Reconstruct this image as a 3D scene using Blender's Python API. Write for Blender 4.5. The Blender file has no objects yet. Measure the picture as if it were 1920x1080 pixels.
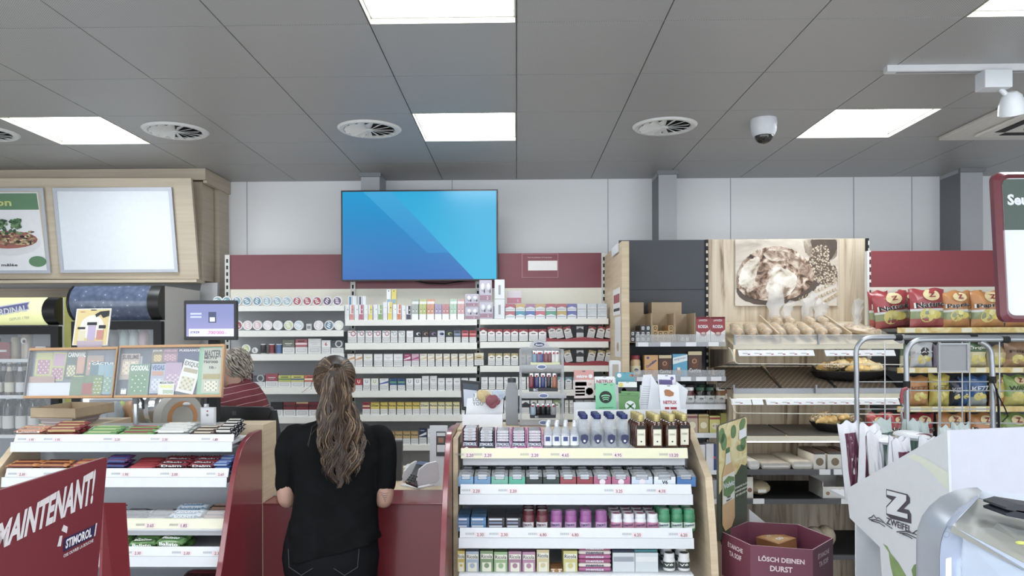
import bpy,math,random
from mathutils import Vector,Matrix,Euler,noise
C=bpy.context.scene.collection
PI=math.pi
rnd=random.Random(7)
# ---------------------------------------------------------------- camera
F_PX,CX,CY,CAM_Z=1382.0,941.0,632.0,1.73
YAW,ROLL=0.02,0.0035
fwd=Vector((-math.sin(YAW),math.cos(YAW),0)).normalized()
rgt=Vector((math.cos(YAW),math.sin(YAW),-ROLL)).normalized()
upv=rgt.cross(fwd).normalized()
rgt=fwd.cross(upv).normalized()
cam_data=bpy.data.cameras.new('camera')
cam=bpy.data.objects.new('camera',cam_data)
C.objects.link(cam)
cam.matrix_world=Matrix((
 (rgt.x,upv.x,-fwd.x,0),(rgt.y,upv.y,-fwd.y,0),(rgt.z,upv.z,-fwd.z,CAM_Z),(0,0,0,1)))
cam_data.sensor_width=36
cam_data.sensor_fit='HORIZONTAL'
cam_data.lens=36 * F_PX / 1920
cam_data.shift_x=(960 - CX) / 1920
cam_data.shift_y=(CY - 540) / 1920
cam_data.clip_start=0.05
bpy.context.scene.camera=cam
def P(px,py,y):
 """the point on the upright plane at distance y that the photograph shows at (px, py)"""
 d=fwd + rgt * ((px - CX) / F_PX) + upv * ((CY - py) / F_PX)
 t=y / d.y
 return Vector((d.x * t,y,CAM_Z + d.z * t))
# ---------------------------------------------------------------- world, exposure
W=bpy.data.worlds.new('world');bpy.context.scene.world=W
W.use_nodes=True
bg=W.node_tree.nodes['Background']
bg.inputs[0].default_value=(0.88,0.94,1.0,1)
bg.inputs[1].default_value=1.5
vs=bpy.context.scene.view_settings
vs.view_transform='Standard';vs.look='None';vs.gamma=1.0;vs.exposure=0.80
vs.use_curve_mapping=False
LAMP_STRENGTH=9.5
# ---------------------------------------------------------------- materials
SAT=0.80
def lin(h,sat=None):
 h=h.lstrip('#')
 o=[]
 for i in (0,2,4):
  c=int(h[i:i + 2],16) / 255
  o.append(c / 12.92 if c <= 0.04045 else ((c + 0.055) / 1.055) ** 2.4)
 k=SAT if sat is None else sat
 g=0.3 * o[0] + 0.6 * o[1] + 0.1 * o[2]
 o=[g + (c - g) * k for c in o]
 return (*o,1)
_mats={}
def mt(h,rough=0.55,metal=0.0,emit=0.0,noise_amt=0.04,scale=30,trans=0.0,alpha=1.0,coat=0.0,bump=0.0,bscale=60,spec=0.5):
 key=(h,rough,metal,emit,noise_amt,scale,trans,alpha,coat,bump,bscale,spec)
 if key in _mats: return _mats[key]
 m=bpy.data.materials.new('surface_' + h.lstrip('#'))
 m.use_nodes=True
 nt=m.node_tree;b=nt.nodes['Principled BSDF']
 c=lin(h)
 b.inputs['Roughness'].default_value=rough
 b.inputs['Metallic'].default_value=metal
 b.inputs['Specular IOR Level'].default_value=spec
 b.inputs['Coat Weight'].default_value=coat
 b.inputs['Coat Roughness'].default_value=0.1
 if noise_amt and not emit:
  n=nt.nodes.new('ShaderNodeTexNoise');n.inputs['Scale'].default_value=scale
  n.inputs['Detail'].default_value=3
  tc=nt.nodes.new('ShaderNodeTexCoord');nt.links.new(tc.outputs['Object'],n.inputs['Vector'])
  mx=nt.nodes.new('ShaderNodeMix');mx.data_type='RGBA'
  k=noise_amt
  mx.inputs[6].default_value=(c[0] * (1 - k),c[1] * (1 - k),c[2] * (1 - k),1)
  mx.inputs[7].default_value=(min(1,c[0] * (1 + k)),min(1,c[1] * (1 + k)),min(1,c[2] * (1 + k)),1)
  nt.links.new(n.outputs['Fac'],mx.inputs[0]);nt.links.new(mx.outputs[2],b.inputs['Base Color'])
  if bump:
   n2=nt.nodes.new('ShaderNodeTexNoise');n2.inputs['Scale'].default_value=bscale
   n2.inputs['Detail'].default_value=4
   nt.links.new(tc.outputs['Object'],n2.inputs['Vector'])
   bp=nt.nodes.new('ShaderNodeBump');bp.inputs['Strength'].default_value=bump
   bp.inputs['Distance'].default_value=0.01
   nt.links.new(n2.outputs['Fac'],bp.inputs['Height']);nt.links.new(bp.outputs[0],b.inputs['Normal'])
 else:
  b.inputs['Base Color'].default_value=c
 if emit:
  b.inputs['Emission Color'].default_value=c
  b.inputs['Emission Strength'].default_value=emit
 if trans:
  b.inputs['Transmission Weight'].default_value=trans
 if alpha < 1:
  b.inputs['Alpha'].default_value=alpha
 _mats[key]=m
 return m
def nodes(name):
 m=bpy.data.materials.new(name);m.use_nodes=True
 nt=m.node_tree
 return m,nt,nt.nodes['Principled BSDF']
def ramp_mat(name,stops,tex='wave',scale=(1,1,1),rough=0.5,tscale=5,detail=4,distort=3,bump=0.0,axis='X',coat=0.0):
 """wood, bread, speckle: a ramp over a wave / noise / voronoi texture in object space"""
 m,nt,b=nodes(name)
 tc=nt.nodes.new('ShaderNodeTexCoord');mp=nt.nodes.new('ShaderNodeMapping')
 mp.inputs['Scale'].default_value=scale
 nt.links.new(tc.outputs['Object'],mp.inputs[0])
 if tex == 'wave':
  t=nt.nodes.new('ShaderNodeTexWave');t.bands_direction=axis
  t.inputs['Distortion'].default_value=distort;t.inputs['Detail'].default_value=detail
 elif tex == 'noise':
  t=nt.nodes.new('ShaderNodeTexNoise');t.inputs['Detail'].default_value=detail
  t.inputs['Distortion'].default_value=distort
 else:
  t=nt.nodes.new('ShaderNodeTexVoronoi')
 t.inputs['Scale'].default_value=tscale
 nt.links.new(mp.outputs[0],t.inputs['Vector'])
 r=nt.nodes.new('ShaderNodeValToRGB')
 els=r.color_ramp.elements
 while len(els) < len(stops): els.new(0.5)
 for e,(p,h) in zip(els,stops): e.position=p;e.color=lin(h)
 out=t.outputs['Distance'] if tex == 'voronoi' else t.outputs['Fac']
 nt.links.new(out,r.inputs[0]);nt.links.new(r.outputs[0],b.inputs['Base Color'])
 b.inputs['Roughness'].default_value=rough
 b.inputs['Coat Weight'].default_value=coat
 if bump:
  bp=nt.nodes.new('ShaderNodeBump');bp.inputs['Strength'].default_value=bump;bp.inputs['Distance'].default_value=0.01
  nt.links.new(out,bp.inputs['Height']);nt.links.new(bp.outputs[0],b.inputs['Normal'])
 return m
def clear_mat(name,h='#ffffff',alpha=0.12,rough=0.05):
 """thin clear plastic or glass sheet: mostly see-through with a gloss"""
 m=bpy.data.materials.new(name);m.use_nodes=True
 nt=m.node_tree;nt.nodes.remove(nt.nodes['Principled BSDF'])
 o=[n for n in nt.nodes if n.type == 'OUTPUT_MATERIAL'][0]
 t=nt.nodes.new('ShaderNodeBsdfTransparent');g=nt.nodes.new('ShaderNodeBsdfPrincipled')
 g.inputs['Base Color'].default_value=lin(h);g.inputs['Roughness'].default_value=rough
 mx=nt.nodes.new('ShaderNodeMixShader');mx.inputs[0].default_value=alpha
 nt.links.new(t.outputs[0],mx.inputs[1]);nt.links.new(g.outputs[0],mx.inputs[2]);nt.links.new(mx.outputs[0],o.inputs[0])
 return m
# ---------------------------------------------------------------- mesh building
_text_cache={}
def text_geo(s,bold=0.0):
 k=(s,bold)
 if not s: return ([],[],1.0,1.0)
 if k in _text_cache: return _text_cache[k]
 cu=bpy.data.curves.new('t','FONT');cu.body=s;cu.size=1;cu.resolution_u=2
 cu.align_x='CENTER';cu.align_y='CENTER';cu.offset=bold;cu.fill_mode='FRONT'
 o=bpy.data.objects.new('t',cu)
 C.objects.link(o)
 bpy.context.view_layer.update()
 me=bpy.data.meshes.new_from_object(o.evaluated_get(bpy.context.evaluated_depsgraph_get()))
 v=[tuple(x.co) for x in me.vertices];f=[tuple(p.vertices) for p in me.polygons]
 bpy.data.objects.remove(o);bpy.data.curves.remove(cu);bpy.data.meshes.remove(me)
 if v:
  x0=min(a[0] for a in v);x1=max(a[0] for a in v);y0=min(a[1] for a in v);y1=max(a[1] for a in v)
 else: x0=y0=0;x1=y1=1
 cxm,cym=(x0 + x1) / 2,(y0 + y1) / 2
 v=[(a[0] - cxm,a[1] - cym,0) for a in v]
 _text_cache[k]=(v,f,x1 - x0,y1 - y0)
 return _text_cache[k]
FRONT=Matrix(((1,0,0,0),(0,0,-1,0),(0,1,0,0),(0,0,0,1)))   # local XY plane -> upright, facing -y
class MB:
 def __init__(s): s.v=[];s.f=[];s.m=[];s.mats=[]
 def mi(s,m):
  if m not in s.mats: s.mats.append(m)
  return s.mats.index(m)
 def add(s,vs_,fs_,m,M=None):
  o=len(s.v)
  s.v += [tuple(M @ Vector(a)) if M is not None else tuple(a) for a in vs_]
  i=s.mi(m)
  for f in fs_: s.f.append(tuple(o + k for k in f));s.m.append(i)
  return s
 def box(s,x0,x1,y0,y1,z0,z1,m,M=None,front=None):
  vs_=[(x0,y0,z0),(x1,y0,z0),(x1,y1,z0),(x0,y1,z0),(x0,y0,z1),(x1,y0,z1),(x1,y1,z1),(x0,y1,z1)]
  s.add(vs_,[(0,3,2,1),(4,5,6,7),(1,2,6,5),(2,3,7,6),(3,0,4,7),(0,1,5,4)],m,M)
  if front: s.m[-1]=s.mi(front)
  return s
 def rbox(s,x0,x1,y0,y1,z0,z1,m,r=0.01,n=3,M=None,axis='y'):
  """box with rounded corners as seen along axis"""
  pts=[]
  if axis == 'y': a0,a1,b0,b1,c0,c1=x0,x1,z0,z1,y0,y1
  elif axis == 'z': a0,a1,b0,b1,c0,c1=x0,x1,y0,y1,z0,z1
  else: a0,a1,b0,b1,c0,c1=y0,y1,z0,z1,x0,x1
  for (cx_,cy_,st) in ((a1 - r,b0 + r,-90),(a1 - r,b1 - r,0),(a0 + r,b1 - r,90),(a0 + r,b0 + r,180)):
   for k in range(n + 1):
    t=math.radians(st + 90 * k / n);pts.append((cx_ + r * math.cos(t),cy_ + r * math.sin(t)))
  return s.prism(pts,c0,c1,m,axis,M)
 def prism(s,pts,c0,c1,m,axis='y',M=None):
  n=len(pts)
  if axis == 'y': fn=lambda a,b,c: (a,c,b)
  elif axis == 'z': fn=lambda a,b,c: (a,b,c)
  else: fn=lambda a,b,c: (c,a,b)
  vs_=[fn(a,b,c0) for a,b in pts] + [fn(a,b,c1) for a,b in pts]
  fs_=[tuple(range(n)),tuple(range(2 * n - 1,n - 1,-1))] + [(i,n + i,n + (i + 1) % n,(i + 1) % n) for i in range(n)]
  return s.add(vs_,fs_,m,M)
 def slab(s,pts,thick,m):
  """3-D polygon thickened along its normal, away from the camera side"""
  p=[Vector(a) for a in pts];n=(p[1] - p[0]).cross(p[2] - p[0]).normalized()
  if n.y < 0: n=-n
  k=len(p)
  vs_=p + [a + n * thick for a in p]
  return s.add(vs_,[tuple(range(k)),tuple(range(2 * k - 1,k - 1,-1))] + [(i,k + i,k + (i + 1) % k,(i + 1) % k) for i in range(k)],m)
 def poly(s,pts,m): return s.add(pts,[tuple(range(len(pts)))],m)
 def rect(s,x0,x1,z0,z1,y,m,M=None): return s.add([(x0,y,z0),(x1,y,z0),(x1,y,z1),(x0,y,z1)],[(0,1,2,3)],m,M)
 def disc(s,cx_,cz,r,y,m,n=20,rz=None,M=None,warp=None):
  rz=rz or r
  vs_=[(cx_,y,cz)] + [(cx_ + r * math.cos(2 * PI * k / n),y,cz + rz * math.sin(2 * PI * k / n)) for k in range(n)]
  if warp: vs_=[warp(a) for a in vs_]
  return s.add(vs_,[(0,1 + k,1 + (k + 1) % n) for k in range(n)],m,M)
 def ring(s,cx_,cz,r0,r1,y,m,n=24,a0=0,a1=360,M=None):
  vs_=[];full=abs(a1 - a0) >= 360
  for k in range(n + 1):
   t=math.radians(a0 + (a1 - a0) * k / n)
   vs_ += [(cx_ + r0 * math.cos(t),y,cz + r0 * math.sin(t)),(cx_ + r1 * math.cos(t),y,cz + r1 * math.sin(t))]
  return s.add(vs_,[(2 * k,2 * k + 1,2 * k + 3,2 * k + 2) for k in range(n)],m,M)
 def lathe(s,prof,c,m,n=16,axis='z',M=None,sx=1.0,sy=1.0,mats=None):
  """prof: (radius, height) pairs"""
  vs_=[];fs_=[]
  for r,h in prof:
   for k in range(n):
    t=2 * PI * k / n;a,b=r * math.cos(t) * sx,r * math.sin(t) * sy
    vs_.append((c[0] + a,c[1] + b,c[2] + h) if axis == 'z' else (c[0] + a,c[1] + h,c[2] + b) if axis == 'y' else (c[0] + h,c[1] + a,c[2] + b))
  o=len(s.f)
  for i in range(len(prof) - 1):
   for k in range(n):
    fs_.append((i * n + k,i * n + (k + 1) % n,(i + 1) * n + (k + 1) % n,(i + 1) * n + k))
  nf=len(fs_)
  fs_.append(tuple(range(n - 1,-1,-1)));fs_.append(tuple(range((len(prof) - 1) * n,len(prof) * n)))
  s.add(vs_,fs_,m,M)
  if mats:
   for i in range(len(prof) - 1):
    if mats[i] is not None:
     for k in range(n): s.m[o + i * n + k]=s.mi(mats[i])
  return s
 def cyl(s,p0,p1,r,m,n=12,r1=None):
  return s.tube([p0,p1],[r,r if r1 is None else r1],m,n)
 def tube(s,path,r,m,n=8,cap=True,flat=1.0):
  p=[Vector(a) for a in path];k=len(p)
  rr=r if isinstance(r,(list,tuple)) else [r] * k
  up=None;vs_=[]
  for i in range(k):
   t=(p[min(i + 1,k - 1)] - p[max(i - 1,0)])
   if t.length < 1e-9: t=Vector((0,0,1))
   t.normalize()
   if up is None:
    up=Vector((0,0,1)) if abs(t.z) < 0.9 else Vector((1,0,0))
   a=t.cross(up)
   if a.length < 1e-6: a=t.cross(Vector((0,1,0)))
   a.normalize();up=a.cross(t).normalized()
   for j in range(n):
    th=2 * PI * j / n
    vs_.append(p[i] + (a * math.cos(th) + up * math.sin(th) * flat) * rr[i])
  fs_=[(i * n + j,i * n + (j + 1) % n,(i + 1) * n + (j + 1) % n,(i + 1) * n + j) for i in range(k - 1) for j in range(n)]
  if cap: fs_ += [tuple(range(n - 1,-1,-1)),tuple(range((k - 1) * n,k * n))]
  return s.add(vs_,fs_,m)
 def ball(s,c,r,m,n=12,M=None):
  r=r if isinstance(r,(tuple,list)) else (r,r,r)
  vs_=[];h=n // 2
  for i in range(h + 1):
   a=-PI / 2 + PI * i / h
   for k in range(n):
    t=2 * PI * k / n
    vs_.append((c[0] + r[0] * math.cos(a) * math.cos(t),c[1] + r[1] * math.cos(a) * math.sin(t),c[2] + r[2] * math.sin(a)))
  fs_=[(i * n + k,i * n + (k + 1) % n,(i + 1) * n + (k + 1) % n,(i + 1) * n + k) for i in range(h) for k in range(n)]
  return s.add(vs_,fs_,m,M)
 def text(s,t,x,z,y,h,m,w=None,bold=0.0,M=None,rot=0.0,skew=0.0,warp=None):
  """writing on an upright plane facing the shop; h = height of the letters' box, w = fitted width"""
  v,f,tw,th=text_geo(t,bold)
  if not v: return s
  sy_=h / th;sx_=(w / tw) if w else sy_
  cr,sr=math.cos(rot),math.sin(rot)
  out=[]
  for a in v:
   px_,pz_=a[0] * sx_ + a[1] * sy_ * skew,a[1] * sy_
   q=(x + px_ * cr - pz_ * sr,y,z + px_ * sr + pz_ * cr)
   out.append(warp(q) if warp else q)
  return s.add(out,f,m,M)
 def build(s,name,parent=None,smooth=True,loc=None,bevel=0.0,ang=35,kind=None):
  if parent is not None:
   L=Vector(parent.get('_o',(0,0,0)))
  elif loc is not None: L=Vector(loc)
  else:
   xs=[a[0] for a in s.v];ys=[a[1] for a in s.v];zs=[a[2] for a in s.v]
   L=Vector(((min(xs) + max(xs)) / 2,(min(ys) + max(ys)) / 2,min(zs)))
  me=bpy.data.meshes.new(name)
  me.from_pydata([(a[0] - L.x,a[1] - L.y,a[2] - L.z) for a in s.v],[],s.f)
  for m in s.mats: me.materials.append(m)
  me.polygons.foreach_set('material_index',s.m)
  if smooth:
   me.polygons.foreach_set('use_smooth',[True] * len(s.f))
   me.set_sharp_from_angle(angle=math.radians(ang))
  me.update()
  o=bpy.data.objects.new(name,me);C.objects.link(o)
  o['_o']=tuple(L)
  if parent is not None: o.parent=parent
  else: o.location=L
  if bevel:
   bm=o.modifiers.new('bevel','BEVEL');bm.width=bevel;bm.segments=2;bm.limit_method='ANGLE'
  if kind: o['kind']=kind
  return o
def tag(o,label,cat,group=None,kind=None):
 o['label']=label;o['category']=cat
 if group: o['group']=group
 if kind: o['kind']=kind
 return o
def thing(name,loc,label,cat,group=None):
 o=bpy.data.objects.new(name,None);C.objects.link(o);o.location=loc
 o.empty_display_size=0.05
 o['_o']=tuple(loc)
 return tag(o,label,cat,group)
def dup(root,loc,label=None,rotz=None,group=None,rot=None,scale=None):
 r=root.copy();C.objects.link(r);r.location=loc
 if rotz is not None: r.rotation_euler=(0,0,rotz)
 if rot is not None: r.rotation_euler=rot
 if scale is not None: r.scale=scale
 if label: r['label']=label
 if group: r['group']=group
 for ch in list(root.children):
  c=ch.copy();C.objects.link(c);c.parent=r
  for g in list(ch.children):
   d=g.copy();C.objects.link(d);d.parent=c
 return r
ORD=['first','second','third','fourth','fifth','sixth','seventh','eighth','ninth','tenth','eleventh','twelfth','thirteenth',
       'fourteenth','fifteenth','sixteenth','seventeenth','eighteenth','nineteenth','twentieth','twenty-first','twenty-second','twenty-third']
def struct(mb,name,bevel=0.0,smooth=False):
 o=mb.build(name,smooth=smooth,bevel=bevel);o['kind']='structure';return o
# shared materials
WHITE=mt('#d8dce2',0.4);OFFW=mt('#dedcd2',0.45);CREAM=mt('#e3dfcf',0.5)
BLACK=mt('#141416',0.35);BLACKM=mt('#1a1a1d',0.7);DGREY=mt('#3b3d42',0.5);MGREY=mt('#86888d',0.5);LGREY=mt('#b9bcc2',0.45)
STEEL=mt('#c3c6ca',0.25,metal=0.9);CHROME=mt('#d8dadd',0.15,metal=1.0);GALV=mt('#aeb3b9',0.35,metal=0.75)
INK=mt('#2a2c33',0.6);REDINK=mt('#b4313c',0.6)
WOOD=ramp_mat('pale_maple_veneer',[(0.25,'#c3ab86'),(0.5,'#cdb692'),(0.75,'#d6c29e')],tex='noise',scale=(2,2,40),tscale=1.5,rough=0.42,distort=0.4)
WOODG=ramp_mat('greyed_oak_veneer',[(0.25,'#bfae95'),(0.5,'#c7b79e'),(0.75,'#cfc0a8')],tex='noise',scale=(1.2,1.2,30),tscale=1.5,rough=0.5,distort=0.4)
PLANK=ramp_mat('striped_plank_veneer',[(0.3,'#7d6853'),(0.38,'#b29b7e'),(0.5,'#cdbb9f'),(0.75,'#dccdb5')],tex='noise',scale=(14,14,0.9),tscale=1.3,rough=0.5,distort=1.2,detail=3)
WINE=mt('#7f3040',0.42,coat=0.2);RED=mt('#7d1d29',0.28,coat=0.4);REDP=mt('#9a2431',0.4)
CLEAR=clear_mat('clear_plastic','#f2f5f8',0.22,0.08);GLASS=clear_mat('clear_glass','#eef4fa',0.12,0.03)
CARDB=mt('#b39c7b',0.8,noise_amt=0.08)
# ================================================================ THE SETTING
T=0.6;CZ=CAM_Z + 1.28;WALL_Y=6.0
XL,XR,YN=-5.4,4.8,-3.0
b=MB();b.box(XL,XR,YN,WALL_Y + 0.1,-0.1,0,ramp_mat('floor_tiles',[(0,'#b3b0ab'),(1,'#c4c1bb')],tex='noise',tscale=9,rough=0.3));struct(b,'floor')
b=MB();b.box(XL,XR,WALL_Y,WALL_Y + 0.1,0,CZ + .25,mt('#f6f7fa',0.4,noise_amt=0.01));struct(b,'wall_back')
b=MB();b.box(XL - 0.1,XL,1.0,WALL_Y + 0.1,0,CZ + .25,mt('#e6e6e6',0.6));struct(b,'wall_left')
b=MB();b.box(XR,XR + 0.1,1.0,WALL_Y + 0.1,0,CZ + .25,mt('#e6e6e6',0.6));struct(b,'wall_right')
# joints between the white wall panels
n=0
for px in (463,848,1140,1370,1601,1710):
 p=P(px,400,WALL_Y - 0.004);n += 1
 b=MB();b.box(p.x - 0.003,p.x + 0.003,WALL_Y - 0.004,WALL_Y,1.9,CZ,mt('#b4b7bd'));struct(b,'trim_%d' % n)
# perforated metal ceiling panels with open squares for the recessed lights
def ceil_mat():
 m,nt,bs=nodes('perforated_ceiling_metal')
 tc=nt.nodes.new('ShaderNodeTexCoord');mp=nt.nodes.new('ShaderNodeMapping');mp.inputs['Rotation'].default_value=(0,0,0.785)
 mp.inputs['Scale'].default_value=(150,150,1)
 nt.links.new(tc.outputs['Object'],mp.inputs[0])
 v=nt.nodes.new('ShaderNodeTexVoronoi');v.inputs['Randomness'].default_value=0;v.voronoi_dimensions='2D';v.inputs['Scale'].default_value=1
 nt.links.new(mp.outputs[0],v.inputs['Vector'])
 r=nt.nodes.new('ShaderNodeValToRGB');r.color_ramp.elements[0].position=0.28;r.color_ramp.elements[1].position=0.36
 r.color_ramp.elements[0].color=lin('#828283');r.color_ramp.elements[1].color=lin('#b2b1b0')
 nt.links.new(v.outputs['Distance'],r.inputs[0]);nt.links.new(r.outputs[0],bs.inputs['Base Color'])
 bs.inputs['Roughness'].default_value=0.42;bs.inputs['Metallic'].default_value=0.0
 return m
CEIL=ceil_mat()
X0=0.004
lights=[(lx,ly) for lx in (-3.0,-0.6,1.8) for ly in (4.2,2.4,0.6,-1.2)]
lit={(round(lx / T),round(ly / T)) for lx,ly in lights}
b=MB();gap=0.0025
for i in range(round(XL / T),round(XR / T)):
 for j in range(round(YN / T),round(WALL_Y / T)):
  if (i,j) in lit: continue
  b.box(X0 + i * T + gap,X0 + (i + 1) * T - gap,j * T + gap,(j + 1) * T - gap,CZ,CZ + 0.02,CEIL)
struct(b,'ceiling')
b=MB();b.box(XL,XR,YN,WALL_Y,CZ + 0.22,CZ + 0.24,mt('#6c6c6e',0.9));struct(b,'trim_20')
b=MB()   # light grid bars seen in the joints
for i in range(round(XL / T),round(XR / T) + 1): b.box(X0 + i * T - 0.012,X0 + i * T + 0.012,YN,WALL_Y,CZ + 0.021,CZ + 0.03,mt('#c9c9cb',0.5))
for j in range(round(YN / T),round(WALL_Y / T)): b.box(XL,XR,j * T - 0.012,j * T + 0.012,CZ + 0.021,CZ + 0.03,mt('#c9c9cb',0.5))
struct(b,'trim_21')
# wall pillars
for k,(pa,pb,pc,py) in enumerate(((677,712,719,334),(1235,1269,1228,328),(1801,1843,1783,320))):
 xa,xb=P(pa,400,5.72).x,P(pb,400,5.72).x
 b=MB();b.box(xa,xb,5.72,WALL_Y,0,CZ,mt('#b5b7bc',0.5));b.box(xa - 0.012,xb + 0.012,5.70,5.73,CZ - 0.03,CZ,MGREY)
 if k: b.box(xa - 0.001,xa,5.72,WALL_Y - .01,0,CZ - .03,mt('#76787d',0.5))  # side shade painted on: thin darker grey sheet over the pillar's left face
 struct(b,'trim_%d' % (30 + k))
# ---------------------------------------------------------------- recessed lights, vents, dome camera, spot, cassette
LAMP=mt('#f4fbff',emit=LAMP_STRENGTH)
def ceiling_light(lx,ly,label):
 x0,x1,y0,y1=X0 + lx,X0 + lx + T,ly,ly + T
 t=thing('ceiling_light',((x0 + x1) / 2,(y0 + y1) / 2,CZ),label,'ceiling light','recessed ceiling lights')
 b=MB();w=0.006
 fr=mt('#b4b29a',0.35);h=0.06
 b.box(x0 + gap,x0 + w,y0 + gap,y1 - gap,CZ - 0.002,CZ + h,fr);b.box(x1 - w,x1 - gap,y0 + gap,y1 - gap,CZ - 0.002,CZ + h,fr)
 b.box(x0 + w,x1 - w,y0 + gap,y0 + w,CZ - 0.002,CZ + h,fr);b.box(x0 + w,x1 - w,y1 - w,y1 - gap,CZ - 0.002,CZ + h,fr)
 b.build('frame',t,smooth=False)
 b=MB();b.box(x0 + w,x1 - w,y0 + w,y1 - w,CZ + h - 0.012,CZ + h - 0.002,LAMP);b.build('diffuser',t,smooth=False)
names={(-3.0,4.2): 'square recessed ceiling light above the wooden menu cabinet',(-0.6,4.2): 'square recessed ceiling light in front of the television',
         (1.8,4.2): 'square recessed ceiling light beside the dome security camera',(-0.6,2.4): 'square recessed ceiling light nearest to us in the middle row',
         (1.8,2.4): 'square recessed ceiling light cut off at the upper right corner'}
for lx,ly in lights:
 side={-3.0: 'left',-0.6: 'middle',1.8: 'right'}[lx]
 far={4.2: 'over the counter',2.4: 'over the customers',0.6: 'above the entrance mat',-1.2: 'at the shop front'}[ly]
 ceiling_light(lx,ly,names.get((lx,ly),'square recessed light of the %s row %s' % (side,far)))
def ceiling_vent(x,y,label):
 t=thing('ceiling_vent',(x,y,CZ),label,'air vent','round swirl vents in the ceiling')
 R=0.195;VW=mt('#dfe0df',0.4)
 b=MB();b.lathe([(0.158,0),(0.158,-0.004),(R - 0.02,-0.008),(R,-0.002),(R,0.0)],(x,y,CZ),VW,n=40)
 s=MB();n=40;vs_=[];fs_=[]
 prof=[(0.150,-0.002),(0.160,-0.012),(0.182,-0.012),(R,-0.001)]
 for r,h in prof:
  for k in range(n): vs_.append((x + r * math.cos(2 * PI * k / n),y + r * math.sin(2 * PI * k / n),CZ + h))
 for i in range(3):
  for k in range(n): fs_.append((i * n + k,(i + 1) * n + k,(i + 1) * n + (k + 1) % n,i * n + (k + 1) % n))
 s.add(vs_,fs_,VW);s.build('rim',t)
 b=MB();b.lathe([(0.152,-0.0015),(0.152,-0.001)],(x,y,CZ),BLACKM,n=32);b.build('dark_opening',t,smooth=False)
 b=MB();b.lathe([(0.022,-0.014),(0.022,-0.002)],(x,y,CZ),VW,n=16);b.build('hub',t)
 for k in range(14):
  a=2 * PI * k / 14;M=Matrix.Translation((x,y,CZ - 0.009)) @ Matrix.Rotation(a,4,'Z') @ Matrix.Rotation(math.radians(24),4,'X')
  b=MB();b.add([(0.02,-0.006,0),(0.15,-0.030,0),(0.15,0.024,0),(0.02,0.006,0),(0.02,-0.006,0.002),(0.15,-0.030,0.002),(0.15,0.024,0.002),(0.02,0.006,0.002)],
      [(0,3,2,1),(4,5,6,7),(0,1,5,4),(1,2,6,5),(2,3,7,6),(3,0,4,7)],VW,M)
  b.build('vane',t,smooth=False)
ceiling_vent(X0 - 3.3,4.5,'round white swirl vent at the left edge beyond the left light')
ceiling_vent(X0 - 2.1,4.5,'round white swirl vent just right of the left ceiling light')
ceiling_vent(X0 - 0.9,4.5,'round white swirl vent above the television, beside the middle light')
ceiling_vent(X0 + 0.9,4.5,'round white swirl vent between middle light and dome camera')
p=P(1432,228,4.38)
t=thing('dome_camera',(p.x,4.38,CZ),'white dome security camera with a dark glass bulb on the ceiling','security camera')
b=MB();b.lathe([(0.074,0),(0.076,-0.02),(0.072,-0.07),(0.060,-0.098),(0.056,-0.1)][::-1],(p.x,4.38,CZ),WHITE,n=28);b.build('housing',t)
b=MB();b.ball((p.x,4.38,CZ - 0.098),(0.053,0.053,0.05),mt('#24211f',0.08,coat=0.6),n=24);b.build('dome',t)
# track with a spotlight
pa,pb=P(1660,131,3.54),Vector((3.4,3.54,0))
t=thing('ceiling_track',(pa.x,3.54,CZ),'white lighting track fixed across the ceiling tiles at the right','lighting track')
b=MB();b.box(pa.x,3.4,3.52,3.56,CZ - 0.03,CZ,mt('#d8d9dc',.4));b.build('rail',t,smooth=False)
b=MB();b.box(pa.x + .05,3.4,3.533,3.547,CZ - 0.0315,CZ - .029,mt('#8a8b8f',.4));b.build('slot',t,smooth=False)
p=P(1863,150,3.54);z1=CZ - 0.031
t=thing('track_spotlight',(p.x,3.54,z1),'white track spotlight with square adapter near the upper right corner','spotlight')
b=MB();b.box(p.x - 0.064,p.x + 0.064,3.50,3.58,z1 - 0.085,z1,WHITE);b.build('adapter',t,bevel=0.004,smooth=False)
b=MB();b.cyl((p.x + 0.03,3.54,z1 - 0.08),(p.x + 0.07,3.54,z1 - 0.12),0.012,WHITE);b.build('arm',t)
c=Vector((p.x + 0.085,3.54,z1 - 0.125));d=Vector((0.25,0.4,-1)).normalized()
b=MB();b.tube([c - d * 0.03,c - d * 0.01,c + d * 0.03,c + d * 0.075],[0.02,0.042,0.055,0.058],WHITE,n=20);b.build('lamp_head',t)
# ceiling cassette
def P_ceil(px,py,z):
 d=fwd + rgt * ((px - CX) / F_PX) + upv * ((CY - py) / F_PX);k=(z - CAM_Z) / d.z
 return Vector((d.x * k,d.y * k,z))
x0=2.72;y0,y1=3.6,4.8
t=thing('ceiling_air_conditioner',(x0 + .6,4.2,CZ),'square ceiling air conditioner cassette with slotted outlets','air conditioner')
b=MB();b.box(x0,x0 + 1.2,y0,y1,CZ - 0.025,CZ - 0.001,mt('#d4d1cb',0.5));b.build('panel',t,bevel=0.004,smooth=False)
b=MB();b.box(x0 + .14,x0 + 1.06,y0 + .14,y1 - .14,CZ - 0.045,CZ - 0.025,mt('#dcdad4',0.5));b.build('inner_panel',t,bevel=0.008,smooth=False)
for (a0,a1,c0,c1) in ((x0 + .19,x0 + .25,y0 + .26,y1 - .26),(x0 + .95,x0 + 1.01,y0 + .26,y1 - .26),(x0 + .26,x0 + .94,y0 + .19,y0 + .25),(x0 + .26,x0 + .94,y1 - .25,y1 - .19)):
 b=MB();b.box(a0,a1,c0,c1,CZ - 0.047,CZ - 0.0451,BLACKM);b.build('air_outlet',t,smooth=False)
b=MB();b.box(x0 + .32,x0 + .88,y0 + .32,y1 - .32,CZ - 0.05,CZ - 0.0455,MGREY)
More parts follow.
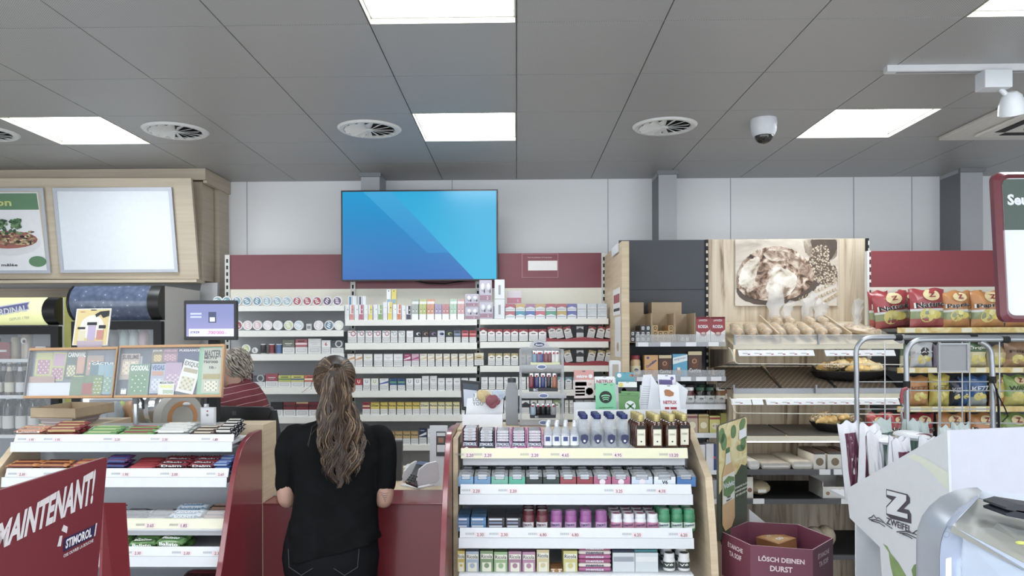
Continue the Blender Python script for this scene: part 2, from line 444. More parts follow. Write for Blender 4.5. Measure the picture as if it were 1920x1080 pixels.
for k in range(14): b.box(x0 + .33 + k * .04,x0 + .345 + k * .04,y0 + .33,y1 - .33,CZ - 0.054,CZ - 0.05,mt('#dcdad4',0.5))
b.build('intake_grille',t,smooth=False)
# ================================================================ BACK WALL: TELEVISION AND TOBACCO SHELVES
Y_BACK,Y_FR=5.55,5.2
# television
ty=5.42
a,c=P(639,357,ty),P(934,526,ty)
x0,x1,z0,z1=a.x,c.x,c.z,a.z
t=thing('television',((x0 + x1) / 2,ty,z0),'large flat television with a blue striped screen above the tobacco shelves','television')
b=MB();b.box(x0,x1,ty,ty + 0.05,z0,z1,mt('#33333a',0.3));b.build('bezel',t,bevel=0.004,smooth=False)
def screen_mat(name,top,bot,zt,zb,k=0.55):
 m,nt,bs=nodes(name)
 tc=nt.nodes.new('ShaderNodeTexCoord');sp=nt.nodes.new('ShaderNodeSeparateXYZ');nt.links.new(tc.outputs['Object'],sp.inputs[0])
 mr=nt.nodes.new('ShaderNodeMapRange');mr.inputs['From Min'].default_value=zb;mr.inputs['From Max'].default_value=zt
 nt.links.new(sp.outputs['Z'],mr.inputs[0])
 r=nt.nodes.new('ShaderNodeValToRGB');r.color_ramp.elements[0].color=lin(bot,1.0);r.color_ramp.elements[1].color=lin(top,1.0)
 nt.links.new(mr.outputs[0],r.inputs[0]);nt.links.new(r.outputs[0],bs.inputs['Emission Color'])
 bs.inputs['Emission Strength'].default_value=k;bs.inputs['Base Color'].default_value=(0.003,0.003,0.004,1);bs.inputs['Roughness'].default_value=0.25
 return m
H_=z1 - z0;e=0.012
S1=screen_mat('screen_deep_blue','#0b9bd2','#1b63b6',H_,0);S2=screen_mat('screen_mid_blue','#3aa9dc','#1a86cb',H_,H_ * .25);S3=screen_mat('screen_cyan','#22aadb','#2ab5e0',H_,0)
sx=lambda f: x0 + e + (x1 - x0 - 2 * e) * f
zt_,zb_=z1 - e,z0 + e;ys=ty - 0.002
def sline(f0,f1,z): return sx(f0 + (f1 - f0) * (zt_ - z) / (zt_ - zb_))
b=MB()
b.poly([(sx(0),ys,zb_),(sx(.855),ys,zb_),(sx(.32),ys,zt_),(sx(0),ys,zt_)],S1)
b.poly([(sx(.855),ys,zb_),(sx(1),ys,zb_),(sx(1),ys,zt_),(sx(.32),ys,zt_)],S3)
zm=zt_ - (zt_ - zb_) * .70
b.poly([(sx(.135),ys - .0005,zt_),(sline(.135,.73,zm),ys - .0005,zm),(sline(.32,.855,zm),ys - .0005,zm),(sx(.32),ys - .0005,zt_)],S2)
b.build('screen',t,smooth=False)
b=MB();b.box((x0 + x1) / 2 - .2,(x0 + x1) / 2 + .2,ty + .05,Y_BACK - 0.001,z0 + .2,z1 - .15,BLACKM);b.build('wall_bracket',t,smooth=False)
p=[P(q,r,5.46) for q,r in ((775,526),(800,531),(835,532),(870,527),(885,525))]
b=MB();b.tube(p,0.006,BLACK,n=6);b.build('power_cable',t)
# shelving: three bays; each bay a thing
SHELF=mt('#e8e8e2',0.38);PEG=mt('#a9abb0',0.5)
def shelf_board(bay,xa,xb,zt,zb,yf,yb,mat=SHELF):
 s=MB();s.box(xa,xb,yf,yf + 0.012,zb,zt,mat);s.box(xa + .004,xb - .004,yf + 0.012,yb,zt - .012,zt,mat)
 return s.build('shelf',bay,bevel=0.002,smooth=False)
bays={}
def bay(key,pxa,pxb,label,shelves,top_red,top_cream,has_l=True,has_r=False):
 A=P(pxa,476,Y_BACK);B=P(pxb,476,Y_BACK)
 t=thing('wall_shelving',((A.x + B.x) / 2,Y_BACK,0),label,'shelving','tobacco shelving bays behind the counter')
 zt=P(785,top_red,Y_BACK).z;zc=P(785,top_cream,Y_BACK).z;ze=P(785,575,Y_BACK).z
 b=MB();b.box(A.x + .015,B.x - .015,Y_BACK,Y_BACK + .02,zc,zt,WINE);b.build('red_fascia',t,smooth=False)
 b=MB();b.box(A.x + .015,B.x - .015,Y_BACK,Y_BACK + .02,ze,zc,CREAM);b.build('cream_panel',t,smooth=False)
 b=MB();b.box(A.x + .015,B.x - .015,Y_BACK,Y_BACK + .02,0.02,ze,PEG);b.build('back_panel',t,smooth=False)
 for q in ([A.x] if has_l else []) + ([B.x] if has_r else []):
  b=MB();b.box(q - .018,q + .018,Y_BACK - .012,Y_BACK + .04,0,zt,mt('#cfcfca',.45))
  z=0.05
  while z < zt - .03: b.box(q - .007,q + .007,Y_BACK - .0135,Y_BACK - .0121,z,z + .028,BLACKM);z += .05
  b.build('slotted_upright',t,smooth=False)
 for (pa,pb,yt,yb_) in shelves:
  l,r=P(pa,yt,Y_FR),P(pb,yb_,Y_FR)
  shelf_board(t,l.x,r.x,l.z,r.z,Y_FR,Y_BACK)
 b=MB();b.box(A.x + .02,B.x - .02,Y_FR + .01,Y_BACK,0,.12,SHELF);b.build('plinth',t,smooth=False)
 bays[key]=t
bay('A',427,662,'left tobacco shelving bay holding round tins and cigarillo boxes',
 [(405,645,574,583),(405,644,620,631),(405,645,664,676),(405,645,727,739),(405,645,781,794),(405,645,836,848)],476,541)
bay('B',662,896,'middle tobacco shelving bay below the television',[(647,894.5,y0_,y1_) for y0_,y1_ in ((600,610),(643,655),(688,700),(733,745),(778,790),(834,845))],476,541)
bay('C',896,1132,'right tobacco shelving bay with the red tilted pack trays',[(900,1141,y0_,y1_) for y0_,y1_ in ((598,608),(641,652),(686,697),(731,742),(776,787),(832,843))],476,541,True,True)
# notice on the red fascia
a,c=P(978,476,Y_BACK - .006),P(1047,521,Y_BACK - .006)
t=thing('age_notice',((a.x + c.x) / 2,Y_BACK - .006,c.z),'small framed youth protection notice on the red fascia','notice')
b=MB();b.box(a.x,c.x,Y_BACK - .006,Y_BACK - .0005,c.z,a.z,mt('#a66a74',.3));b.box(a.x + .006,c.x - .006,Y_BACK - .007,Y_BACK - .006,c.z + .006,a.z - .004,WINE);b.build('holder',t,smooth=False)
b=MB();q,r=P(990,489,5.54),P(1045,507,5.54);b.box(q.x,r.x,Y_BACK - .009,Y_BACK - .0075,r.z,q.z,mt('#e3dfdf'));yy=Y_BACK - .0095
b.text('Pour la protection de la jeunesse',P(1012,483,5.54).x,P(1012,483,5.54).z,yy,.012,mt('#e0c8cc'),w=.18)
b.text('',P(1012,495,5.54).x,P(1012,495,5.54).z,yy,.02,INK,w=.05,bold=.02)
b.text('',P(1018,503,5.54).x,P(1018,503,5.54).z,yy,.012,INK,w=.19)
b.text('',P(1012,512,5.54).x,P(1012,512,5.54).z,yy,.010,mt('#e0c8cc'),w=.14)
b.build('printed_sheet',t,smooth=False)
# ---------------------------------------------------------------- packs
TOPY=Y_FR + .022
def shz(py,px=785): return P(px,py,TOPY).z
_pk={}
WARN=mt('#d7d8d9',.5);WARN2=mt('#b8b9bb',.5)
def pack_mesh(w,h,d,top,style,sub):
 """a cigarette box: warning panel below, brand colour and mark above"""
 key=(round(w,3),round(h,3),top,style,sub)
 if key in _pk: return _pk[key]
 s=MB();mtop=mt(top,.4);msub=mt(sub,.45)
 hw=h * .46
 s.box(-w / 2,w / 2,0,d,hw,h,mtop);s.box(-w / 2,w / 2,0,d,0,hw - .0015,WARN)
 s.box(-w / 2 + .002,w / 2 - .002,.001,d,hw - .0015,hw,MGREY)
 y=-.0006
 s.rect(-w * .36,w * .36,h * .10,h * .35,y,WARN2);s.rect(-w * .30,w * .30,h * .14,h * .31,y - .0003,WARN)
 for k in range(3): s.rect(-w * .26,w * .26,h * (.16 + .05 * k),h * (.175 + .05 * k),y - .0005,WARN2)
 if style == 'ring': s.ring(w * .12,h * .76,w * .2,w * .3,y,msub,14);s.rect(-w * .42,-w * .16,h * .86,h * .91,y,INK)
 elif style == 'chev':
  s.poly([(-w / 2,y,h),(-w / 2,y,h * .72),(0,y,h * .88),(w / 2,y,h * .72),(w / 2,y,h)],msub);s.rect(-w * .25,w * .25,h * .6,h * .66,y,INK)
 elif style == 'diag': s.poly([(-w / 2,y,h * .5),(w / 2,y,h * .62),(w / 2,y,h * .8),(-w / 2,y,h * .58)],msub);s.rect(-w * .35,w * .2,h * .86,h * .91,y,WARN2)
 elif style == 'band': s.rect(-w * .5,w * .5,h * .62,h * .74,y,msub);s.rect(-w * .3,w * .3,h * .83,h * .89,y,INK)
 elif style == 'u': s.text('U',0,h * .74,y,h * .26,msub,bold=.03)
 elif style == 'mark': s.rect(-w * .3,w * .3,h * .70,h * .75,y,msub);s.rect(-w * .2,w * .2,h * .60,h * .63,y,WARN2)
 elif style == 'swirl': s.disc(w * .1,h * .72,w * .33,y,msub,12,rz=h * .12);s.disc(w * .2,h * .7,w * .2,y - .0003,BLACK,12,rz=h * .09)
 elif style.startswith('T:'): s.text(style[2:],0,h * .73,y,h * .17,INK,w=w * .92,bold=.02);s.rect(-w * .5,w * .5,h * .9,h,y,msub)
 elif style.startswith('N:'): s.text(style[2:],0,h * .72,y,h * .28,msub,bold=.03)
 _pk[key]=s
 return s
_pkobj={}
def pack(x,z,y,w,h,top,style,sub,label,group,d=.022,rot=0.0,name='cigarette_pack',cat='cigarette pack'):
 key=(round(w,3),round(h,3),top,style,sub,name)
 if key in _pkobj:
  o=_pkobj[key].copy();C.objects.link(o)
 else:
  o=pack_mesh(w,h,d,top,style,sub).build(name,smooth=False,loc=(0,0,0));_pkobj[key]=o
 o.location=(x,y,z);o.rotation_euler=(0,rot,0)
 tag(o,label,cat,group)
 return o
COLN={}
def row(base,items,where,group,name='cigarette_pack',cat='cigarette pack',y=TOPY,k0=0,kind=None):
 """items: (px0, px1, py_top, colour, style, sub colour, look)"""
 for i,it in enumerate(items):
  xa,xb,yt,top,st,sub,look=it
  l,r=P(xa,base,y),P(xb,base,y);z=shz(base)
  w=r.x - l.x;h=P((xa + xb) / 2,yt,y).z - P((xa + xb) / 2,base,y).z
  pack((l.x + r.x) / 2,z,y,w - .003,h,top,st,sub,'%s, %s along %s' % (look,ORD[i + k0],where),group,name=name,cat=cat)
def Z6(xs,yt,spec):   # coordinates read in the zoomed crop at 640,500
 return [(640 + a / 3.556,640 + c / 3.556,yt,*s) for (a,c),s in zip(xs,spec)]
wr=('#e6e6e8','ring','#b0555f','white cigarette pack with a red ring');wg=('#dcdee0','ring','#a9adb3','white cigarette pack with a grey ring')
def sw(c,n): return ('#2d2e36','swirl',c,'black cigarette pack with a %s swirl' % n)
G2='cigarette packs on the second middle shelf'
row(642,Z6([(42,103),(107,155),(160,208),(213,265),(272,325),(328,375),(380,425),(434,480),(486,533),(538,583),(588,637),(641,690),(697,743),(750,796),(802,848),(853,900)],620,
 [wr] * 5 + [wg] * 2 + [('#e6e8ec','mark','#c4c8ce','plain white cigarette pack')] + [sw('#e2e4ea','white'),sw('#b58a6a','bronze'),sw('#8e7bb4','violet'),('#c9cde0','swirl','#4d5a86','pale blue cigarette pack'),sw('#a9c07a','green'),
 ('#5c6a86','band','#8d99b0','slate blue cigarette pack'),('#bb3a48','band','#d88d94','red cigarette pack'),('#b8323c','band','#d98a8f','dark red cigarette pack')]),'second shelf under television',G2)
cr=('#e8e4d6','diag','#d8c49a','cream cigarette pack with a gold slash')
row(687,Z6([(40,90),(93,142),(148,208),(217,275),(281,345),(349,410),(416,464),(468,518),(523,572),(575,622),(628,674),(680,725),(731,777),(784,830),(834,882)],663.5,
 [('#e8e6e0','diag','#d89a62','white cigarette pack with an orange slash')] * 2 + [('#e9e8e2','mark','#b8c43c','wide white cigarette pack with a lime mark')] + [('#e9eaec','mark','#c8ccd2','wide plain white cigarette pack')] * 3 +
 [('#b0366e','diag','#f0d8e4','magenta cigarette pack'),('#d9a8c4','diag','#b64a86','pink cigarette pack')] + [cr] * 7),'third shelf under television','cigarette packs on the third middle shelf')
uw=('#e9eaee','u','#8a94a8','white cigarette pack with a grey letter');pw=('#ebecee','mark','#9aa0aa','white cigarette pack with a small name')
row(732,Z6([(93,140),(145,193),(198,247),(255,315),(323,370),(376,425),(432,480),(485,533)],709.5,
 [('#b02f3c','u','#f0e8e8','red cigarette pack'),uw,('#e8ebe4','u','#9cb45a','white cigarette pack with a green letter'),('#e8eaee','diag','#3f62ac','wide white cigarette pack with a blue slash'),
     ('#2e5c9c','band','#5aa86a','blue cigarette pack with a green stripe'),('#2c5a94','band','#6ab06a','blue cigarette pack with a pale green stripe'),uw,uw]) +
 Z6([(537,585),(590,638)],705,[pw,pw]) + Z6([(643,690),(695,743),(748,795),(800,846),(852,900)],709,[pw] * 5),'fourth shelf under television','cigarette packs on the fourth middle shelf')
ys_=('#dfc63a','T:Parisie','#c9a92a','yellow cigarette pack');yc=('#e6dfa8','T:Parisie','#d8cc80','pale yellow cigarette pack')
row(777,Z6([(140,192),(195,255),(260,310),(315,365),(370,420),(424,472),(475,523),(525,585),(590,640),(643,690),(693,740),(745,790),(800,846)],754,
 [('#a82a38','band','#d8c8a0','red and gold cigarette pack'),('#e0c838','T:2Sier','#b89a20','wide yellow cigarette pack')] + [ys_] * 5 + [('#e8e2b4','T:2Sier','#d8d08a','wide pale yellow cigarette pack')] + [yc] * 5),
 'fifth shelf under television','cigarette packs on the fifth middle shelf')
gp=('#c3a468','T:Parisie','#a88748','gold cigarette pack')
row(833,[(x_,x_ + 14,808.5,*gp) for x_ in (665,680,695,710,725.5,740.5,755.5,770.5)] + [(786,800,804,'#27345c','diag','#e4e6ee','navy and white cigarette pack'),(801.5,815,804,*pw),(817,831,804,*pw),(850,864,806,*pw)],
 'sixth shelf under television','cigarette packs on the sixth middle shelf')
# top shelf of the middle bay: slim vape boxes and wide pairs
def Z7(a): return 640 + a / 7.2
vp=[(45,108,225,'#e8ebee','#5a8fb0'),(110,172,225,'#d98a80','#4f7f9c'),(175,235,225,'#e8ebee','#5fa0b8'),(237,300,225,'#c0607c','#d8dadc'),(303,360,225,'#eceef0','#d8c840'),(362,420,225,'#e6d040','#3a3a3a'),
      (432,494,225,'#e8eaec','#6b9a5a'),(496,556,225,'#7fae5c','#e6e8ea'),(562,622,190,'#e9ebee','#e4d040'),(624,690,190,'#e2cc3c','#3c3c3c'),(693,750,222,'#eceef0','#dc7a4a'),(752,810,222,'#d87848','#ecedef'),
      (815,872,240,'#e4e7ea','#8898a8'),(875,942,240,'#4c4458','#e2e4ea')]
for i,(a_,c_,t_,c1,c2) in enumerate(vp):
 x0_,x1_=P(Z7(a_),600,TOPY).x,P(Z7(c_),600,TOPY).x;h=P(700,540 + t_ / 7.2,TOPY).z - shz(599.5);w=x1_ - x0_ - .003;z=shz(599.5);xm=(x0_ + x1_) / 2
 s=MB();s.box(xm - w / 2,xm + w / 2,TOPY,TOPY + .022,z,z + h,mt('#e7e9ec',.4));s.rect(xm - w * .1,xm + w * .42,z + h * .42,z + h * .98,TOPY - .0006,mt(c1,.4));s.disc(xm + w * .18,z + h * .68,w * .14,TOPY - .0012,mt(c2,.4),10)
 s.rect(xm - w * .45,xm + w * .45,z + .002,z + h * .38,TOPY - .0008,mt('#dfe1e4' if i % 2 == 0 else c1,.4))
 tag(s.build('vape_box',smooth=False),'slim vape box, %s along the top shelf under the television' % ORD[i],'vape box','slim vape boxes on the top middle shelf')
for i,(a_,c_,cc,nm) in enumerate([(948,1042,'#a9b3ae','grey green'),(1050,1148,'#bcc478','lime'),(1153,1255,'#d99a7c','orange'),(1260,1358,'#a99bc0','lilac'),(1362,1456,'#c98a8e','dusty red'),(1465,1560,'#aed0ba','mint'),(1566,1662,'#d8a4a8','pink')]):
 for lvl in (0,1):
  if lvl and i in (3,4): continue
  x0_,x1_=P(Z7(a_),600,TOPY).x,P(Z7(c_),600,TOPY).x;z=shz(599.5);h=P(700,570.5,TOPY).z - z;yy=TOPY + lvl * .03;hh=h if not lvl else h + .035;z_=z
  s=MB();w=x1_ - x0_ - .003;xm=(x0_ + x1_) / 2
  s.box(xm - w / 2,xm + w / 2,yy,yy + .024,z_,z_ + hh,mt(cc,.45));s.rect(xm - w / 2,xm + w / 2,z_,z_ + hh * .36,yy - .0006,mt('#e6e7e6',.4));s.rect(xm - .0008,xm + .0008,z_ + hh * .36,z_ + hh,yy - .0007,mt('#7c7c7c'))
  if lvl: s.rect(xm - w / 2,xm + w / 2,z_ + h,z_ + hh * .9,yy - .001,mt('#e4e6e4'))
  for q in (-.25,.25): s.disc(xm + w * q,z_ + hh * .66,w * .06,yy - .001,INK,8);s.disc(xm + w * q,z_ + hh * .55,w * .09,yy - .001,mt('#e8e4de'),8)
  tag(s.build('vape_box',smooth=False),'%s twin vape box on the top shelf under the television, %s' % (nm,'standing behind' if lvl else 'in the front row'),'vape box','twin vape boxes on the top middle shelf')
# taller pair at the back
for i,(a_,c_,cc,nm) in enumerate(((612,668,'#e7eaee','white'),(676,742,'#dccb58','yellow'))):
 x0_,x1_=P(Z7(a_),565,TOPY + .03).x,P(Z7(c_),565,TOPY + .03).x;z=shz(599.5);h=P(700,543,TOPY + .03).z - z
 s=MB();s.box(x0_,x1_,TOPY + .03,TOPY + .052,z,z + h,mt(cc,.4));s.rect(x0_ + .004,x1_ - .004,z + h * .55,z + h * .68,TOPY + .0294,mt('#8fb0c8'));s.disc((x0_ + x1_) / 2,z + h * .95,.004,TOPY + .0294,INK,8)
 tag(s.build('vape_box',smooth=False),'tall %s vape box sticking up behind the slim vape boxes' % nm,'vape box')
for i,(a_,c_,cc) in enumerate(((95,150,'#5b86a6'),(150,205,'#dce2e8'),(230,280,'#46506e'),(285,335,'#e4e6ea'))):
 x0_,x1_=P(Z7(a_),565,TOPY + .03).x,P(Z7(c_),565,TOPY + .03).x;z=shz(599.5);h=P(700,555,TOPY + .03).z - z
 s=MB();s.box(x0_,x1_ - .002,TOPY + .03,TOPY + .05,z,z + h,mt('#dfe3e8',.4));s.rect(x0_ + .006,x1_ - .008,z + h * .5,z + h * .97,TOPY + .0294,mt(cc))
 tag(s.build('vape_box',smooth=False),'small vape box, %s of the four behind the left end of the top row' % ORD[i],'vape box','small vape boxes in the back row')
# silver blister packs
def blister(pa,pb,yt,yb_,y,look,where):
 l,r=P(pa,yb_,y),P(pb,yt,y)
 s=MB();s.box(l.x,r.x,y,y + .03,l.z,r.z,mt('#b9b3c4',.3));w=r.x - l.x;h=r.z - l.z
 for q in (.27,.73): s.ball((l.x + w * q,y,l.z + h * .66),(w * .17,.010,h * .2),mt('#dfe1ec',.15,coat=.5),10);s.rect(l.x + w * (q + .1),l.x + w * (q + .17),l.z + h * .4,l.z + h * .62,y - .001,INK)
 s.rect(l.x + .003,r.x - .003,l.z + h * .05,l.z + h * .3,y - .001,mt('#9a6f84',.3,coat=.4));s.text('2',l.x + w * .65,l.z + h * .17,y - .002,h * .14,WHITE)
 tag(s.build('blister_pack',smooth=True),look + ' blister pack ' + where,'blister pack','silver blister packs on the top shelves')
blister(872.5,897.5,551,575.5,TOPY,'silver violet','stacked on another beside the pink vape boxes');blister(872.5,897.5,576,599.3,TOPY,'pale blue silver','under another beside the pink vape boxes')
blister(899,922,525,565.5,TOPY,'brown silver','at the top of the tall stack under the screen corner');blister(899,924,566.5,597.3,TOPY,'silver','at the bottom of the tall stack under the screen corner')
for i,(a_,c_) in enumerate(((524,560.5),(561,597.5))):
 l,r=P(927.5,c_,TOPY - .01),P(946,a_,TOPY - .01)
 s=MB();s.box(l.x,r.x,TOPY - .01,TOPY + .1,l.z,r.z,WHITE);s.rect((l.x + r.x) / 2 - .008,(l.x + r.x) / 2 + .008,l.z + .03,r.z - .04,TOPY - .0106,mt('#9a9ca2'))
 tag(s.build('white_carton',smooth=False),'plain white narrow carton, %s of two stacked below the television corner' % ('upper','lower')[i],'carton')
# right bay
def Z6r(i,a_,c_,t_,b_): return 640 + a_ / 3.556,640 + c_ / 3.556,500 + t_ / 3.556,500 + b_ / 3.556
cols=[(1095,1158),(1163,1223),(1230,1290),(1295,1357),(1365,1430),(1437,1500),(1507,1567),(1573,1635),(1640,1703),(1707,1770)]
up=['#b05a6a','#c8a86a','#a87a9a','#c4a070','#b8606e','#b8656a','#7a72b4','#d4dae2','#c9d2da','#c4ced8'];lo=['#b86a76','#4f9ab4','#5a78b8','#c86a7c','#5fa58c','#c0a458','#6a70b8','#ccd6de','#c8d2da','#c6d0da']
nmu=['rose','gold','mauve','bronze','raspberry','salmon','violet','white','pearl','pale grey'];nml=['pink','teal','blue','coral','green','mustard','indigo','white','pearl','pale grey']
for i,(a_,c_) in enumerate(cols):
 for lvl,(t_,b_,cc,nm) in enumerate(((297,346,lo[i],nml[i]),(248,294,up[i],nmu[i]))):
  xa,xb,yt,yb_=Z6r(0,a_,c_,t_,b_);l,r=P(xa,yb_,TOPY),P(xb,yt,TOPY)
  z0_=shz(597.5,1000) if lvl == 0 else P(1000,500 + 296 / 3.556,TOPY).z;h=P(1000,yt,TOPY).z - z0_
  s=MB();s.box(l.x,r.x,TOPY,TOPY + .07,z0_,z0_ + h,WHITE);s.rect(l.x,r.x,z0_ + h * .42,z0_ + h,TOPY - .0006,mt(cc,.4));s.poly([(l.x,TOPY - .001,z0_ + h * .42),((l.x + r.x) / 2,TOPY - .001,z0_ + h * .62),(r.x,TOPY - .001,z0_ + h * .42)],WHITE)
  s.rect(l.x + .004,r.x - .004,z0_ + h * .24,z0_ + h * .28,TOPY - .0008,INK)
  tag(s.build('tobacco_stick_pack',smooth=False),'small white and %s pack in the %s layer of the right top shelf' % (nm,('lower','upper')[lvl]),'tobacco pack','small tobacco packs on the right top shelf')
xa,xb,yt,yb_=Z6r(0,1105,1200,158,247);l,r=P(xa,yb_,TOPY + .03),P(xb,yt,TOPY + .03)
l.z=shz(597.5,1000)
s=MB();s.box(l.x,r.x,TOPY + .075,TOPY + .1,l.z,r.z,mt('#c9bfc6',.3));s.rect(l.x,r.x,r.z - .09,r.z - .05,TOPY + .0745,mt('#b0667a',.3));s.text('2',r.x - .025,r.z - .07,TOPY + .074,.016,WHITE)
tag(s.build('tobacco_multipack',smooth=False),'pink and silver multipack standing behind the small tobacco packs','multipack')
rc=('#e6e2e2','chev','#a8303c','white cigarette pack with a red roof shape')
row(640,Z6([(922,972)],615.5,[('#e6e2e2','chev','#8e2430','tall white cigarette pack with a dark red roof shape')]) + Z6([(976,1025),(1028,1075),(1080,1128),(1131,1180),(1184,1245),(1250,1312),(1315,1368)],618,[rc] * 7),
 'second right shelf','red roofed cigarette packs')
gc=('#e8e6de','chev','#bda86a','white cigarette pack with a gold roof shape')
row(685,Z6([(887,950)],662,[('#cdbb8a','chev','#e8e2cc','gold cigarette pack in a clear sleeve')]) + Z6([(978,1025),(1028,1075),(1080,1127),(1131,1180),(1186,1232),(1236,1285),(1290,1338),(1342,1390),(1394,1442)],663,[gc] * 9),
 'third right shelf','gold roofed cigarette packs')
row(730,Z6([(932,977),(982,1027),(1032,1080),(1084,1130),(1134,1180),(1186,1232),(1237,1283),(1288,1334),(1339,1385),(1390,1436),(1441,1487),(1492,1538),(1543,1589),(1594,1640),(1645,1691),(1696,1742)],707.5,
 [pw] * 10 + [('#dfe4ea','chev','#6fa0b4','white cigarette pack with a teal roof shape')] * 3 + [pw] * 3),'fourth right shelf','white cigarette packs on the fourth right shelf')
row(775,Z6([(932,977),(982,1027),(1032,1080),(1084,1130),(1134,1180),(1203,1255),(1260,1306),(1311,1357),(1362,1407),(1411,1458),(1490,1516),(1520,1546),(1560,1612),(1617,1668),(1672,1722)],751,
 [pw] * 5 + [('#3a3c42','chev','#e6e8ea','black and white cigarette pack'),('#4a4c50','chev','#e0e2e4','dark grey cigarette pack'),pw,pw,('#dfe3d8','chev','#90a86a','white cigarette pack with a green roof shape')] + [pw] * 2 + [('#e4e5e8','chev','#a8adb6','white cigarette pack with a grey roof shape')] * 3),
 'fifth right shelf','white cigarette packs on the fifth right shelf')
# red trays with fanned packs
for lvl,(base,ptop,cc,col) in enumerate(((640,613,'#a8303c','red'),(685,656.5,'#c0aa6c','gold'))):
 y=Y_FR + .005;yb_=(500 + 505 / 3.556,500 + 657 / 3.556)[lvl];yt=(500 + 470 / 3.556,500 + 628 / 3.556)[lvl]
 zb=shz(base + .5,1080);l,r=P(1024,yb_,y),P(1149,yb_,y);zt=P(1080,yt,y).z
 t=thing('pack_tray',((l.x + r.x) / 2,y,zb),'red scalloped tray holding the fanned %s roofed packs' % col,'display tray')
 n=7;pts=[(l.x,zb),(r.x,zb)];w=r.x - l.x
 for k in range(29):
  f=1 - k / 28;pts.append((l.x + w * f,zb + (zt - zb) * (.78 + .22 * math.sin(f * 2 * PI * 1.5 + (.6 if lvl else 2.6)))))
 s=MB();s.prism(pts,y,y + .012,REDP);s.build('front_board',t,smooth=False)
 s=MB();s.box(l.x,r.x,y + .012,y + .16,zb,zb + .012,REDP);s.build('base',t,smooth=False)
 xs=[(1385,1440,-.2),(1434,1490,-.22),(1490,1550,-.24),(1565,1618,0),(1630,1690,.22),(1692,1752,.22),(1750,1806,.2)]
 for i,(a_,c_,ro) in enumerate(xs):
  pc=P(640 + (a_ + c_) / 2 / 3.556,base,y + .03);h=.082
  dark=i == 3
  pack(pc.x,zb + .026,y + .03,.050,h,'#33353c' if dark else '#e7e5e2','chev','#c8ccd2' if dark else cc,'dark cigarette pack upright in the middle of the %s tray' % ('upper','lower')[lvl] if dark else
             'tilted white and %s pack, %s from the left in the %s red tray' % (col,ORD[i],('upper','lower')[lvl]),'fanned packs in the red trays',rot=ro)
# left bay: round tins facing the shop
def tin(px,py,rp,face,ring,look,where,y=TOPY):
 c_=P(px,py,y);r=rp * y / F_PX
 t=thing('snus_tin',(c_.x,y,c_.z - r),'%s round tin, %s' % (look,where),'tin','round tins on the left bay')
 s=MB();s.lathe([(r * .97,.0),(r,.002),(r,.016),(r * .97,.018)],(c_.x,y,c_.z),mt('#e4e6e8',.35),n=24,axis='y');s.build('tin_body',t)
 s=MB();s.disc(c_.x,c_.z,r * .78,y - .0008,mt(face,.4),24)
 for k in range(3): s.rect(c_.x - r * (.5 - .1 * k),c_.x + r * (.1 + .16 * k),c_.z + r * (.3 - .36 * k),c_.z + r * (.5 - .36 * k),y - .0014,mt(ring,.4),M=Matrix.Translation((c_.x,0,c_.z)) @ Matrix.Rotation((px * 7 % 5 - 2) * .3,4,'Y') @ Matrix.Translation((-c_.x,0,-c_.z)))
 s.build('lid_print',t,smooth=False)
xs=[408,425,444,463,482,500.5,519.5,538,557,576,594.5,613.5,632.5]
fc=['#7fa6b0','#6f9cab','#7aa3b4','#6d98ac','#6797ab','#9cb9c4','#94b4c0','#9cb8c4','#b4525e','#b24e5a','#ae4450','#6d4a74','#7a5a80']
nm=['teal'] * 5 + ['pale teal'] * 3 + ['red'] * 3 + ['purple'] * 2
for i,x_ in enumerate(xs): tin(x_,564.5,9.2,fc[i],'#e8eaec',nm[i] + ' lidded','%s from the left on the top shelf' % ORD[i])
xs=[(446,'#a84a52','red'),(464,'#dcc4c8','pale pink'),(482.5,'#d8b4ba','pink marked white'),(501.5,'#e2dade','white'),(520.5,'#dfe0e4','plain white'),(541,'#c6cf9c','lime'),(560,'#c4d2de','pale blue'),(597,'#dcd2d8','white and grey'),(617,'#5f86a4','blue'),(635,'#dfe2d8','white with green print')]
for i,(x_,cc,n_) in enumerate(xs): tin(x_,610,9.2,cc,'#f0f0f0' if i != 4 else '#d0d2d8',n_,'%s from the left on the second shelf' % ORD[i])
p=P(579,619,TOPY);s=MB();s.box(p.x - .018,p.x + .018,TOPY,TOPY + .02,p.z,p.z + .045,mt('#cfd0d2'));s.rect(p.x - .012,p.x + .012,p.z + .01,p.z + .03,TOPY - .001,MGREY)
tag(s.build('small_box',smooth=False),'small grey box between the round tins on the second shelf','box')
tin(461,654,8.5,'#b9c88a','#e0e6c8','olive green','left end of the third shelf');tin(477.5,657,5.5,'#d9dadc','#4a4a50','small white','left part of the third shelf')
for i,(a_,c_,cc,n_) in enumerate(((487,497.5,'#3a3a40','black'),(502.5,514,'#7c2832','dark red'),(516,528,'#4a6a9c','blue'))):
 l,r=P(a_,663,TOPY),P(c_,645,TOPY);xm=(l.x + r.x) / 2;rr=(r.x - l.x) / 2
 s=MB();s.lathe([(rr * .9,0),(rr,.003),(rr,r.z - l.z - .006),(rr * .9,r.z - l.z)],(xm,TOPY + rr,l.z),mt(cc,.3),n=16,mats=[WHITE,None,WHITE])
 tag(s.build('tobacco_can',smooth=True),'small %s tobacco can standing on the third shelf' % n_,'can')
def box_row(base,items,where,group):
 for a_,c_,yt,cc,st,sub,look in items:
  l,r=P(a_,base,TOPY),P(c_,yt,TOPY);w=r.x - l.x;h=r.z - l.z
  pack((l.x + r.x) / 2,l.z,TOPY,w,h,cc,st,sub,'%s %s' % (look,where),group,name='cigarillo_box',cat='cigarillo box',d=.025)
